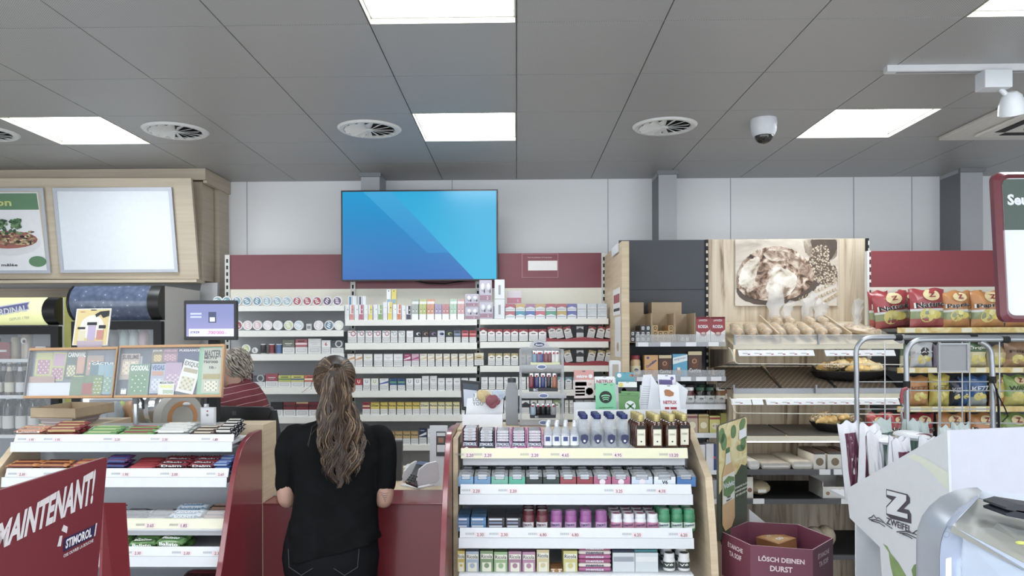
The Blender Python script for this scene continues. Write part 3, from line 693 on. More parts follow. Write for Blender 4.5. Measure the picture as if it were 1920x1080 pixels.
box_row(663,[(530,552,637,'#6f7266','mark','#d8d8d0','olive grey cigarillo box'),(554,576,636,'#b05a66','band','#e6d4d6','rose red cigarillo box'),(578,601.5,635,'#dcdcdc','mark','#c8c8c8','white cigarillo box with grey lettering'),
              (603,619.5,638,'#e6e6e6','N:6','#b03038','white box with a red number six'),(621,644,639,'#50555a','ring','#c8ccd0','charcoal cigarillo box')],'on the third shelf of the left bay','cigarillo boxes on the third left shelf')
box_row(726,[(456,472,700,'#5c2a34','mark','#d8c8b8','dark maroon cigarillo box'),(474,497,704,'#4a4c50','ring','#a8acb0','dark grey cigarillo box'),(498,521,701,'#9a3c4c','mark','#e0c8cc','crimson cigarillo box'),
              (522,545,704,'#b8bc4a','band','#5c8a5a','lime cigarillo box'),(546,569.5,704,'#c8c050','band','#3a6494','yellow and blue cigarillo box'),(571,593,704,'#c8604a','band','#e6dcc8','orange red cigarillo box'),(595,618,704,'#b04a44','band','#e6dcc8','brick red cigarillo box')],
  'on the fourth shelf of the left bay','cigarillo boxes on the fourth left shelf')
box_row(780,[(507.5,530,754,'#1c1a1e','T:SWEETS','#1c1a1e','black cigarillo box'),(531.5,554,754,'#742430','T:MOODS','#742430','maroon cigarillo box next to the black one'),(555.5,578,754,'#7c2632','T:MOODS','#c0a070','maroon cigarillo box with a gold edge'),
              (579.5,602,754,'#70222e','T:MOODS','#70222e','maroon cigarillo box partly behind the ponytail')],'on the fifth shelf of the left bay','cigarillo boxes on the fifth left shelf')
# ================================================================ LEFT: MENU CABINET, COOLERS
def PX(px,py,X):
 d=fwd + rgt * ((px - CX) / F_PX) + upv * ((CY - py) / F_PX);k=X / d.x
 return Vector((X,d.y * k,CAM_Z + d.z * k))
PZ=P_ceil
fy=5.5
xr=P(385,330,fy).x;zf=P(200,338,fy).z
t=thing('menu_cabinet',(-3.6,5.6,1.9),'wooden overhead cabinet with a tilted menu board under the ceiling','cabinet')
b=MB();b.box(XL + .05,xr,fy,fy + .03,zf,CZ - .002,WOODG);b.box(xr - .03,xr,fy + .03,WALL_Y - .01,zf - .02,CZ - .002,WOODG);b.build('top_fascia',t,smooth=False)
xs_=P(381,430,5.58).x;zb=P(300,526,5.56).z
b=MB();b.box(XL + .05,xs_,5.57,5.78,zb,zf,WOODG);b.build('body',t,smooth=False)
b=MB();b.box(xs_ - .02,xs_ + .035,5.80,WALL_Y - .01,0.0,zf,WOODG);b.build('end_panel',t,smooth=False)
# tilted board: top forward
def Ptilt(px,py,z_top,y_top,k):
 y=y_top
 for _ in range(8): q=P(px,py,y);y=y_top + (z_top - q.z) * k
 return P(px,py,y)
zt0=P(200,334,5.38).z;KT=0.19
tb=lambda px,py,off=0: Ptilt(px,py,zt0,5.38 - off,KT)
q=[tb(-260,334),tb(358,334),tb(373,523),tb(-240,523)]
q[0].x=q[3].x=XL + .06
b=MB();b.slab(q,.03,WOODG);b.build('menu_board',t,smooth=False)
b=MB();b.box(XL + .05,P(376,526,5.52).x,5.45,5.60,zb - .022,zb,WOODG);b.build('bottom_ledge',t,smooth=False)
def framed(px4,label,name,content):
 p=[tb(x,y,.012) for x,y in px4]
 c_=(p[0] + p[2]) / 2
 t=thing(name,(c_.x,c_.y,p[3].z),label,'poster frame')
 u=(p[1] - p[0]);v=(p[3] - p[0])
 f=lambda a,b_: p[0] + u * a + (v + (p[2] - p[3] - u) * a) * b_
 def off(vv,k): n=u.cross(v).normalized();n=-n if n.y > 0 else n;return vv + n * k
 fm=mt('#b9bfcb',.3,metal=.3)
 for (a0,a1,b0,b1) in ((0,1,0,.035),(0,1,.965,1),(0,.028,.035,.965),(.972,1,.035,.965)):
  b=MB();b.slab([off(f(a0,b0),.012),off(f(a1,b0),.012),off(f(a1,b1),.012),off(f(a0,b1),.012)],.011,fm);b.build('frame_rail',t,smooth=False)
 b=MB();content(b,lambda a,b_,k=0: off(f(a,b_),.002 + k * .0006));b.build('sheet',t,smooth=False)
 return t
def blank(b,g): b.poly([g(.02,.02),g(.98,.02),g(.98,.98),g(.02,.98)],mt('#dfe6f0',.15,coat=.5,bump=.05,bscale=4))
framed([(100,352.5),(322.5,351),(335,510),(115,511.5)],'white framed blank menu poster, the wide one beside the salad poster','menu_poster',blank)
def salad(b,g):
 b.poly([g(.0,.0),g(1,.0),g(1,1),g(.0,1)],mt('#c9bfae'))
 b.poly([g(.04,.05,1),g(.93,.05,1),g(.96,.97,1),g(.04,.97,1)],mt('#e6e8ee',.25))
 b.poly([g(.04,.06,2),g(.92,.06,2),g(.93,.25,2),g(.04,.25,2)],mt('#5b8a63',.3))
 def disc(a,c_,ra,rc,m,k,n=20): b.poly([g(a + ra * math.cos(2 * PI * i / n),c_ + rc * math.sin(2 * PI * i / n),k) for i in range(n)],m)
 disc(.56,.64,.36,.15,mt('#d9dbe0',.3),2);disc(.56,.60,.33,.105,mt('#a85f52'),3)
 r=random.Random(3)
 for i in range(190):
  a=.56 + r.uniform(-.30,.30);c_=.585 + r.uniform(-.08,.07)
  disc(a,c_,r.uniform(.012,.03),r.uniform(.008,.018),mt(r.choice(['#c9b47c','#d6c68e','#7b4b44','#2e2a2e','#b57866','#a9a06a','#8a6a58'])),4 + i % 3,8)
 for i in range(150):
  a=.5 + r.uniform(-.3,.22);c_=.46 + r.uniform(-.1,.07)
  disc(a,c_,r.uniform(.012,.032),r.uniform(.010,.024),mt(r.choice(['#3e6a42','#54804e','#2f5436','#6f9560'])),7 + i % 3,7)
 disc(.87,.86,.095,.065,mt('#5b8a63'),5)
 M_=lambda a,c_,k: g(a,c_,k)
 def wr(s,a,c_,w,h,m,k):
  v,f,tw,th=text_geo(s,.02);o=[g(a + x / tw * w,c_ - y / th * h,k) for x,y,_ in v];b.add(o,f,m)
 wr('Saison',.43,.165,.42,.085,mt('#c9cf6a'),3);wr('Salade mêlée',.46,.90,.38,.035,INK,3)
 wr('',.87,.875,.1,.04,mt('#b9cf7a'),6);wr('',.87,.83,.07,.016,mt('#b9cf7a'),6)
framed([(-92,353),(82,352.5),(96,512),(-78,513)],'framed salad poster with a green heading beside the blank poster','salad_poster',salad)
# recess wall behind the coolers and the slanted white reveal
b=MB();b.box(XL + .05,P(130,540,5.93).x,5.92,5.95,1.2,zb - .03,WOODG);struct(b,'trim_40')
b=MB();b.slab([P(378,530,5.7),P(408,530,5.7),P(404,660,5.7),P(352,660,5.7)],.04,mt('#d9dade',.4))
tag(b.build('slanted_panel',smooth=False),'slanted white panel between the tall cooler and the tobacco shelves','panel')
def cooler(x0,x1,z_top,zh,header,label,name,cap_w,sidecol,drops,yf=5.05):
 """tall drinks cooler: body open at the front, lit inside, glass door and a lit header"""
 D=.62;t=thing(name,((x0 + x1) / 2,yf + D / 2,0),label,'drinks cooler')
 b=MB();side=mt(sidecol,.4);inn=mt('#cdd3dc',.5)
 b.box(x0,x0 + .03,yf + .05,yf + D,.1,zh,inn);b.box(x1 - .03,x1,yf + .05,yf + D,.0,z_top,side)
 b.box(x0 + .03,x1 - .03,yf + D - .03,yf + D,.1,zh,inn);b.box(x0,x1 - .03,yf + .05,yf + D,0,.1,BLACKM);b.box(x0,x1 - .03,yf + .06,yf + D,zh,z_top,side)
 b.build('body',t,smooth=False)
 b=MB();pr=[(yf + .05,zh)]
 for k in range(9): f=k / 8;pr.append((yf + .05 - .075 * math.sin(PI * f) ** .7 - .02,zh + (z_top - zh) * f))
 pr.append((yf + .05,z_top));b.prism(pr,x0 + .004,x1 - cap_w,header,'x');b.build('lit_header',t)
 b=MB();pr2=[(a - .006 if i not in (0,len(pr) - 1) else a,c) for i,(a,c) in enumerate(pr)]
 b.prism(pr2,x1 - cap_w,x1 + .002,BLACK,'x');b.build('header_end_cap',t);b=MB();b.prism(pr2,x0 - .004,x0 + .012,BLACK,'x');b.build('header_end_cap',t)
 fr=BLACKM;w=.055
 b=MB();b.box(x0,x0 + w,yf,yf + .045,.12,zh - .01,fr);b.box(x1 - w,x1,yf,yf + .045,.12,zh - .01,fr);b.box(x0 + w,x1 - w,yf,yf + .045,zh - .065,zh - .01,fr);b.box(x0 + w,x1 - w,yf,yf + .045,.12,.2,fr)
 d=b.build('door_frame',t,smooth=False)
 b=MB();b.box(x0 + w,x1 - w,yf + .015,yf + .02,.2,zh - .065,drops or GLASS);b.build('door_glass',t,smooth=False)
 b=MB();b.box(x0 + .04,x0 + .07,yf + .07,yf + .09,.3,zh - .05,mt('#f2f8ff',emit=2));b.build('lamp_strip',t,smooth=False)
 return t
yf=5.05
YEL=mt('#dfe39a',.35,emit=.35)
a1=P(109,557,yf);a2=P(109,609,yf);x1=a1.x
t1=cooler(x1 - .72,x1,a1.z,a2.z,YEL,'drinks cooler with a yellow green beer header at the left edge','beer_cooler',.085,'#e8eaee',None)
hy=yf - .052
def hp(px,py): return P(px,py,hy)
b=MB()
b.poly([hp(-60,606),hp(-60,583),hp(57,564.5),hp(53,573),hp(56,580.5),hp(-50,600)],WHITE);b.build('header_ribbon_edge',t1,smooth=False)
b=MB();c_=[P(x,y,hy - .004) for x,y in ((-60,602),(-60,586),(54,567),(50.5,573),(53,579))];b.poly(c_,mt('#6a6aa4',.4))
c0=P(14,583.5,hy - .006);b.text('CARDINAL',c0.x,c0.z,hy - .006,.046,WHITE,w=.275,rot=.15,bold=.03)
c0=P(36,597,hy - .006);b.text('DEPUIS 1788',c0.x,c0.z,hy - .006,.018,mt('#9a9a8c'),w=.135,rot=.1);b.build('header_lettering',t1,smooth=False)
# shelves and contents of the beer cooler
SHW=mt('#e4e8ee',.4)
def sh_in(t,x0,x1,zz,y0=5.14,y1=5.6):
 b=MB();b.box(x0,x1,y0,y1,zz - .008,zz,SHW);b.box(x0,x1,y0 - .008,y0,zz - .012,zz + .012,SHW);b.build('shelf',t,smooth=False)
zs1,zs2,zs3=P(50,676,5.14).z,P(50,744,5.14).z,P(50,818,5.14).z
for zz in (zs1,zs2,zs3,zs3 - .34,zs3 - .68): sh_in(t1,x1 - .68,x1 - .035,zz)
def bottle(proto_name,prof,mats,glass,label,cat,grp,n=14,sm=None):
 t=thing(proto_name,(0,0,0),label,cat,grp)
 s=MB();s.lathe(prof,(0,0,0),glass,n=n);s.build('glass_body',t)
 for nm,pr,m in mats:
  s=MB();s.lathe(pr,(0,0,0),m,n=n);s.build(nm,t)
 return t
def beer(label,glassc,labc,capc,x,y,z):
 return bottle('beer_bottle',[(.026,0),(.030,.004),(.030,.13),(.026,.155),(.014,.185),(.0125,.232)],
  [('bottle_cap',[(.014,.230),(.015,.236),(.012,.242)],mt(capc,.3,metal=.5)),('paper_label',[(.0306,.03),(.0306,.10)],mt(labc,.5)),('neck_label',[(.0165,.178),(.0135,.21)],mt(labc,.5))],mt(glassc,.08,coat=.6),label,'bottle','beer bottles on the middle cooler shelf')
for i,(px,lc,cc,gcol,nm) in enumerate(((-22,'#e8e4d8','#dfe3ea','#4a2f1c','cream'),(-4,'#e8e4da','#e8eaee','#3c2818','cream'),(8,'#e9e9ec','#e8eaee','#3a2a1c','white'),(18,'#e6dfca','#e6e8ec','#55371e','cream oval'),(28,'#dfe0e0','#eceef2','#33241a','pale'),(38.5,'#e4e6ee','#86a6cf','#3c2a22','white and red'),(47,'#cfc6a8','#c2a25c','#2c2a1e','tan'))):
 back=px in (8,28,47);yy=5.3 if back else 5.2
 o=beer('brown beer bottle with a %s label, %s along the cooler shelf' % (nm,ORD[i]),gcol,lc,cc,0,0,0);o.location=(P(px,740,yy).x,yy,zs2)
for i,px in enumerate((-20,-6,8,16,27,40,52,63,78)):
 yy=5.2 if i % 2 else 5.29
 o=bottle('wine_bottle',[(.034,0),(.037,.005),(.037,.19),(.033,.21),(.016,.24),(.0145,.30)],
  [('capsule',[(.0155,.245),(.0158,.30),(.014,.306)],mt(['#e4e6e8','#c9ccd2','#9ea3aa'][i % 3],.35)),('paper_label',[(.0376,.05),(.0376,.14)],mt('#d8d8d4',.5))],mt('#1c1d22',.08,coat=.7),
  'dark wine bottle with a pale capsule, %s along the lowest visible cooler shelf' % ORD[i],'bottle','wine bottles in the cooler')
 zt_=zs3;o.location=(P(px,790,yy).x,yy,zt_)
for i,(px,cc,nm) in enumerate(((-8,'#8e2c38','dark red'),(14,'#a03a44','red multipack'),(30,'#b4a88c','beige'))):
 s=MB();c_=P(px,676,5.25)
 if i == 1: s.box(c_.x - .05,c_.x + .05,5.2,5.32,zs1,zs1 + .13,mt(cc,.3),front=mt('#9c2c3a',.25));s.rect(c_.x - .04,c_.x + .03,zs1 + .06,zs1 + .075,5.199,WHITE)
 else: s.lathe([(.028,0),(.033,.008),(.033,.15),(.026,.165)],(c_.x,5.25,zs1),mt(cc,.3),n=16)
 tag(s.build('drink_can' if i != 1 else 'can_multipack'),nm + ' drink can pack on the upper cooler shelf beside the bottles','can')
c_=P(51,676,5.22);s=MB();s.lathe([(.028,0),(.036,.01),(.036,.20),(.028,.215)],(c_.x,5.22,zs1),mt('#b9ab98',.3,metal=.3),n=18);s.disc(c_.x,zs1 + .14,.022,5.182,mt('#e8e8ea'),14);s.disc(c_.x + .004,zs1 + .135,.012,5.181,mt('#5a2a34'),10)
tag(s.build('tall_beer_can'),'tall beige beer can with a dark emblem in the cooler','can')
c_=P(76,676,5.22);s=MB();s.box(c_.x - .05,c_.x + .05,5.2,5.3,zs1,zs1 + .1,mt('#9c4450',.4));s.poly([(c_.x - .05,5.199,zs1 + .05),(c_.x + .05,5.199,zs1 + .05),(c_.x + .05,5.199,zs1 + .1),(c_.x - .02,5.199,zs1 + .1)],mt('#d9dbd6'));s.text('MATE',c_.x,zs1 + .03,5.198,.025,WHITE,w=.08,bold=.02)
tag(s.build('mate_pack',smooth=False),'red and white drinks pack at the right end of the upper cooler shelf','drinks pack')
# yellow board between the coolers
l,r=P(109,760,5.12),P(133,557,5.12)
s=MB();s.box(l.x + .006,r.x + .02,5.12,5.14,.4,r.z,mt('#b3b04a',.45))
t=thing('partition_board',(l.x,5.12,.4),'olive yellow panel with line drawing standing between the two coolers','panel');s.build('board',t,smooth=False)
s=MB();cx_,cz_=P(122,608,5.118).x,P(122,608,5.118).z;s.ring(cx_,cz_,.088,.0895,5.1185,mt('#8e8a34'),30,-75,75 + 180)
for k in range(3): s.text('',cx_,cz_ + .05 - .045 * k,5.1185,.016,mt('#9a963c'),w=.05)
s.build('line_drawing',t,smooth=False)
# second cooler
yf2=5.0
a1=P(302,535,yf2);a0=P(133,535,yf2);z_h=P(200,600,yf2).z
rain=ramp_mat('raindrop_print',[(0,'#c9d3e2'),(.10,'#8d9ab4'),(.16,'#5e6c8a'),(1,'#46536e')],tex='voronoi',tscale=26,rough=.15,coat=.5)
drops=None
t2=cooler(a0.x,a1.x,a1.z,z_h,rain,'tall black drinks cooler with a raindrop header beside the yellow panel','raindrop_cooler',.075,'#cfcdc8',None,yf=yf2)
for k,py in enumerate((672,745,820)): sh_in(t2,a0.x + .035,a1.x - .035,P(200,py,5.12).z,5.1,5.55)
zz=P(200,672,5.12).z
for i,(px,cc,nm) in enumerate(((214,'#3c3a34','dark tub with a pink lid'),(234,'#9fb6b0','pale green bag'),(252,'#b8c6c4','crinkled foil bag'),(270,'#c9a9b0','pink foil bag'))):
 c_=P(px,668,5.22);s=MB();s.ball((c_.x,5.22,zz + .11),(.04,.03,.11),mt(cc,.25,metal=.3 if i else 0,bump=.6,bscale=50),12)
 tag(s.build('chilled_pack'),nm + ' on the upper shelf of the raindrop cooler','chilled food')
# ================================================================ RACKS AND COUNTER
LZ=P(230,800,3.3).z
# --- red service counter
cyf=3.245
t=thing('service_counter',(-.7,3.7,0),'red fronted service counter with a pale wood worktop behind the customer','counter')
xa,xb=-2.5,.75;zc=P(620,945,cyf).z
b=MB();b.box(-1.127,-.288,cyf,cyf + .02,.08,zc - .002,RED);b.build('front_panel',t,bevel=.002,smooth=False)
b=MB();b.box(-1.127,-.288,cyf - .006,3.53,zc - .002,zc + .004,RED);b.build('red_top',t,bevel=.002,smooth=False)
b=MB();b.box(-1.127,-.288,3.53,4.2,zc - .03,zc + .004,WOOD);b.box(xa,-1.13,3.46,4.2,zc - .03,zc + .004,WOOD);b.box(-.287,xb,3.48,4.2,zc - .03,zc + .004,WOOD);b.build('worktop',t,smooth=False)
b=MB();b.box(xa,xb,4.14,4.18,0,zc - .031,WOOD);b.box(-1.127,-.288,cyf + .03,cyf + .05,0,.08,BLACKM);b.build('carcass',t,smooth=False)
SX_LIM=-1.151
def strip(t,xl0,xr0,xl1,xr1,z2,z1,z0,y,mat,tags,clear=False,yb=None,lim=(-9,SX_LIM),bz=None):
 """shelf with a price rail (z2..z1) and a lip below (z1..z0); rear edge at yb"""
 zb__=z1 if bz is None else bz
 lx,rx=max(xl1 + .004,lim[0]),min(xr1 - .004,lim[1])
 b=MB();b.box(lx,rx,y + .012,yb,zb__ - .01,zb__,WHITE);b.box(lx + .008,rx - .008,y + .02,yb,z1 - .03,zb__ - .011,LGREY)
 b.build('shelf_board',t,smooth=False)
 b=MB()
 if z0 < z1: b.slab([(xl1,y - .004,z0),(xr1,y - .004,z0),(xr1,y,z1),(xl1,y,z1)],.006,WHITE)
 s=b
 s.slab([(xl0,y,z1 + .001),(xr0,y,z1 + .001),(xr0,y + .012,z2),(xl0,y + .012,z2)],.005,mat)
 sh=s.build('price_rail',t,smooth=False)
 for px,txt in tags:
  s=MB();zc_=(z1 + z2) / 2;c_=P(px,CY,y);h=z2 - z1
  wp=lambda q: (q[0],y - .0012 + .012 * (q[2] - z1) / h,q[2])
  s.add([wp((c_.x - .008,0,z1 + h * .12)),wp((c_.x + .032,0,z1 + h * .12)),wp((c_.x + .032,0,z1 + h * .55)),wp((c_.x - .008,0,z1 + h * .55))],[(0,1,2,3)],mt('#e8cfd2',.5))
  s.text(txt,c_.x + .013,z1 + h * .33,0,h * .3,mt('#5a4a50',.6),warp=lambda q: (q[0],wp(q)[1] - .0006,q[2]),bold=.01)
  for k in range(9): s.add([wp((c_.x - .045 + k * .004,0,z1 + h * .3)),wp((c_.x - .0435 + k * .004,0,z1 + h * .3)),wp((c_.x - .0435 + k * .004,0,z1 + h * .52)),wp((c_.x - .045 + k * .004,0,z1 + h * .52))],[(0,1,2,3)],MGREY)
  s.text('',c_.x - .015,z1 + h * .82,0,h * .14,MGREY,w=.06,warp=lambda q: (q[0],wp(q)[1] - .0006,q[2]))
  s.build('price_label',sh,smooth=False)
# --- left sweets rack
SX=-1.128
def prof_px(pts,X): return [(PX(a,c,X).y,PX(a,c,X).z) for a,c in pts]
rack1=thing('sweets_rack',(-1.6,3.1,0),'white shelved chocolate rack with a curved red end panel left of the customer','display rack')
cur=prof_px([(487,807),(475,812),(462,826),(453,845),(446,872),(438,915),(428,985),(419,1050),(414,1080)],SX)
yb_=3.24
pr=[(yb_,0.02),(yb_,cur[0][1])] + cur + [(cur[-1][0] - .02,.02)]
b=MB();b.prism(pr,SX - .022,SX,RED,'x');b.build('red_end_panel',rack1,bevel=.002)
b=MB();b.box(SX + .001,SX + .004,yb_ + .006,3.42,zc + .006,cur[0][1] + .02,WOOD);b.box(SX - .2,SX + .0005,3.246,3.42,.5,cur[0][1] + .02,WOOD);b.build('wood_post',rack1,smooth=False)
L0=P(20,830,3.0).x
b=MB();b.prism([(3.24,.02),(3.24,P(20,812,3.3).z),(3.12,P(20,818,3.1).z),(2.96,P(0,880,2.96).z),(2.85,.02)],L0 - .05,L0 - .02,WOOD,'x');b.build('wood_end_panel',rack1,smooth=False)
b=MB();b.box(L0 - .02,SX - .023,3.222,3.238,.05,LZ - .03,mt('#c3c8cf',.5));b.build('back_panel',rack1,smooth=False)
b=MB();b.box(L0 - .03,SX - .2,3.20,3.42,LZ - .03,LZ - .005,WOOD);b.build('top_board',rack1,smooth=False)
S_L=[]   # left shelf surfaces: (z of product base, y front)
for (ya,z2,z1,z0,xl,xr_,tags,col) in ((3.0,815,829,847,22,437,[(52,'1.95'),(101,'1.95'),(213,'2.20'),(302,'2.30'),(397,'1.80')],WHITE),(2.94,879,895,913,5,427,[(34,'2.30'),(101,'2.30'),(228,'1.90'),(320,'2.00'),(407,'2.60')],WHITE),
  (2.90,973,992,993,-8,425,[(274,'3.65'),(337,'1.85')],mt('#e2dfc4',.4)),(2.86,1026,1043,1062,-16,416,[(250,'2.30'),(342,'2.30'),(400,'2.30')],WHITE),(2.83,1110,1126,1144,-20,410,[],WHITE)):
 Z=lambda py: P(230,py,ya).z
 strip(rack1,P(xl + 4,z2,ya).x,P(xr_,z2,ya).x,P(xl - 2,z1,ya).x,P(xr_ - 2,z1,ya).x,Z(z2),Z(z1),Z(z0),ya,col,tags,yb=3.22)
 S_L.append((Z(z1),Z(z2),ya))
b=MB();l_,r_=P(190,972,2.9),P(425,957,2.9);b.box(L0,r_.x,2.9,2.903,l_.z,r_.z,CLEAR);b.build('clear_guard',rack1,smooth=False)
b=MB();b.box(L0,SX - .03,2.95,3.3,0.02,.12,WHITE);b.build('plinth',rack1,smooth=False)
# candy bars
_bars={}
def bar_proto(L,Wd,H,base,accent,txt,tcol,name='candy_bar'):
 key=(L,Wd,H,base,accent,txt,tcol,name)
 if key in _bars: return _bars[key]
 s=MB();nx,ny=12,4;mb=mt(base,.25,coat=.3,bump=.25,bscale=90);ma=mt(accent,.25,coat=.3)
 def surf(u,v,sgn):
  e=max(0,1 - abs(u) ** 8);f=(1 - abs(v) ** 3)
  if abs(u) > .86: return Vector((u * L / 2,v * Wd / 2,H / 2 + sgn * .0012 + .0015 * math.sin(v * 22)))
  return Vector((u * L / 2,v * Wd / 2 * .96,H / 2 + sgn * H / 2 * e * max(.15,f)))
 us=[-1,-.93,-.86,-.8,-.5,-.2,.2,.5,.8,.86,.93,1];vsn=[-1,-.6,0,.6,1]
 for sgn in (1,-1):
  vv=[surf(u,v,sgn) for u in us for v in vsn]
  ff=[];n=len(vsn)
  for i in range(len(us) - 1):
   for j in range(n - 1):
    q=(i * n + j,(i + 1) * n + j,(i + 1) * n + j + 1,i * n + j + 1);ff.append(q if sgn > 0 else q[::-1])
  s.add(vv,ff,mb)
 for sd,sg in ((0,1),(len(vsn) - 1,-1)):   # close the long sides
  vv=[]
  for u in us: vv += [surf(u,vsn[sd],1),surf(u,vsn[sd],-1)]
  s.add(vv,[((2 * i),(2 * i + 1),(2 * i + 3),(2 * i + 2))[::sg] for i in range(len(us) - 1)],mb)
 body=None
 zt_=H * 1.0 + .0006
 s.add([(-L * .34,-Wd * .30,H * .93),(L * .34,-Wd * .30,H * .93),(L * .34,Wd * .1,zt_),(-L * .34,Wd * .1,zt_)],[(0,1,2,3)],ma)
 y_=-Wd * .49
 s.rect(-L * .40,L * .40,H * .22,H * .72,y_ - .0006,ma)
 if txt:
  s.text(txt,0,H * .48,y_ - .0012,H * .5,mt(tcol,.4),w=L * .66,bold=.03)
  v,f,tw,th=text_geo(txt,.03)
  s.add([(q[0] / tw * L * .6,-Wd * .1 + q[1] / th * Wd * .36,zt_ + .0012 + (q[1] / th) * .0006 * 0) for q in v],f,mt(tcol,.4))
 o=s.build(name,loc=(0,0,0));_bars[key]=[o,False];return _bars[key]
def bars(px0,px1,sh,spec,label,grp,n=1,layers=2,rows=3,L=None,Wd=.036,H=.017,lift=.0,tilt=.0,y_off=.02,jit=.06,name='candy_bar',cat='candy bar'):
 """spec = (base, accent, text, text colour)"""
 z1,z2,ya=sh;y0_=ya + y_off
 xa,xb=P(px0,CY,y0_).x,P(px1,CY,y0_).x
 Lw=(xb - xa) / n
 k=0;tot=n * rows * layers
 for i in range(n):
  for r_ in range(rows):
   for l_ in range(layers):
    e=bar_proto(round(Lw * .97,3),Wd,H,*spec,name)
    if not e[1]: o=e[0];e[1]=True
    else: o=e[0].copy();C.objects.link(o)
    z=z1 + .001 + lift + l_ * (H + .001) + r_ * .008
    yy=y0_ + Wd / 2 + r_ * (Wd + .003)
    o.location=(xa + Lw * (i + .5) + rnd.uniform(-.003,.003),yy,z)
    o.rotation_euler=(.12,0,rnd.uniform(-jit,jit))
    col=' column %s' % ORD[i] if n > 1 else ''
    tag(o,'%s, %s layer, %s row%s' % (label,ORD[l_] if layers > 1 else 'single',ORD[r_],(', ' + ORD[i] + ' pile') if n > 1 else ''),cat,grp);k += 1
s1,s2,s3,s4,s5=S_L
bars(24,80,s1,('#d58a5c','#e6d8cc','Ragusa','#8a2a2a'),'orange and white wafer bar','orange wafer bars on the top shelf',layers=3,rows=2,H=.016)
bars(82,146,s1,('#8c2430','#c8a45c','','#f0e4dc'),'dark red and gold wafer bar','red wafer bars on the top shelf',layers=3,rows=3,H=.018)
bars(148,216,s1,('#5f9a52','#b8d08a','','#e8f0e0'),'green bar','green bars on the top shelf',layers=2,rows=3,H=.018)
bars(218,286,s1,('#6aa44a','#a84a5a','','#f0f4e8'),'green and rose bar','green and rose bars on the top shelf',layers=2,rows=3,H=.018)
bars(288,350,s1,('#cfd2cf','#e8e8e2','','#6a7a6a'),'silver white bar','silver bars on the top shelf',layers=3,rows=3,H=.016)
bars(352,400,s1,('#4a3a34','#d8c8b4','','#e8dccc'),'brown and cream patterned bar','brown patterned bars on the top shelf',layers=2,rows=3)
bars(402,436,s1,('#2a2628','#dcdad4','','#2a2628'),'black and white patterned bar','black and white bars on the top shelf',layers=3,rows=4)
bars(8,128,s2,('#d08238','#7a3a2a','','#f0e0b0'),'orange caramel bar','orange bars on the second shelf',n=2,layers=3,rows=2,H=.016)
bars(130,190,s2,('#a83a3a','#d89a4a','','#f0e0b0'),'red orange bar','red orange bars on the second shelf',layers=3,rows=2)
bars(192,238,s2,('#5a2a5a','#3a4a8a','','#e8e0f0'),'violet blue bar','violet bars on the second shelf',layers=4,rows=2)
bars(240,290,s2,('#a02c34','#b03c40','','#f4e8e8'),'plain red bar','plain red bars on the second shelf',layers=3,rows=3,H=.014)
bars(292,350,s2,('#8a2430','#3c2c34','Daim','#e8e0e0'),'dark red toffee bar beside plain red','toffee bars, left pile',layers=3,rows=3)
bars(352,404,s2,('#8e2632','#40303c','Daim','#e8e0e0'),'dark red toffee bar beside the blue bars','toffee bars, right pile',layers=3,rows=3)
bars(398,428,s2,('#3c5aa4','#8fa6d0','','#ffffff'),'slim blue bar','blue bars on the second shelf',layers=4,rows=3,H=.013)
bars(160,212,s3,('#232022','#4a4a4e','','#d8d8d8'),'black bar behind the red display edge','black bars on the third shelf',layers=3,rows=3,H=.018)
bars(214,262,s3,('#262426','#5a5a5e','','#c8c8cc'),'black patterned bar on the third shelf','black patterned bars on the third shelf',layers=2,rows=3,H=.018)
bars(264,312,s3,('#4a4a4c','#9a9a9c','','#e8e8e8'),'dark silver bar','dark silver bars on the third shelf',layers=2,rows=3,H=.018)
bars(314,374,s3,('#c9d6e4','#5c92bc','BOUNTY','#f8f8f8'),'white and blue coconut bar','coconut bars on the third shelf',layers=3,rows=3,H=.018)
bars(376,424,s3,('#43302a','#a8806a','','#d8b8a0'),'brown striped bar','brown striped bars on the third shelf',layers=3,rows=3,H=.018)
bars(180,236,s4,('#4f7a3c','#6f9a52','Balisto','#f0f4e8'),'green cereal bar behind the red display','green cereal bars, left pile',layers=2,rows=2,H=.026,Wd=.05)
bars(238,290,s4,('#5a8a44','#3f6a34','Balisto','#f0f4e8'),'green cereal bar in the middle pile','green cereal bars, middle pile',layers=2,rows=2,H=.026,Wd=.05,jit=.15)
bars(288,346,s4,('#52843c','#477a36','Balisto','#f4f6f0'),'green cereal bar with white writing','green cereal bars, right pile',layers=2,rows=2,H=.03,Wd=.06,jit=.15)
bars(320,408,s5,('#3c1c22','#7a2a34','','#c8a050'),'dark red bar at the bottom of the left rack','dark red bars on the bottom shelf',layers=2,rows=2,H=.034,Wd=.07)
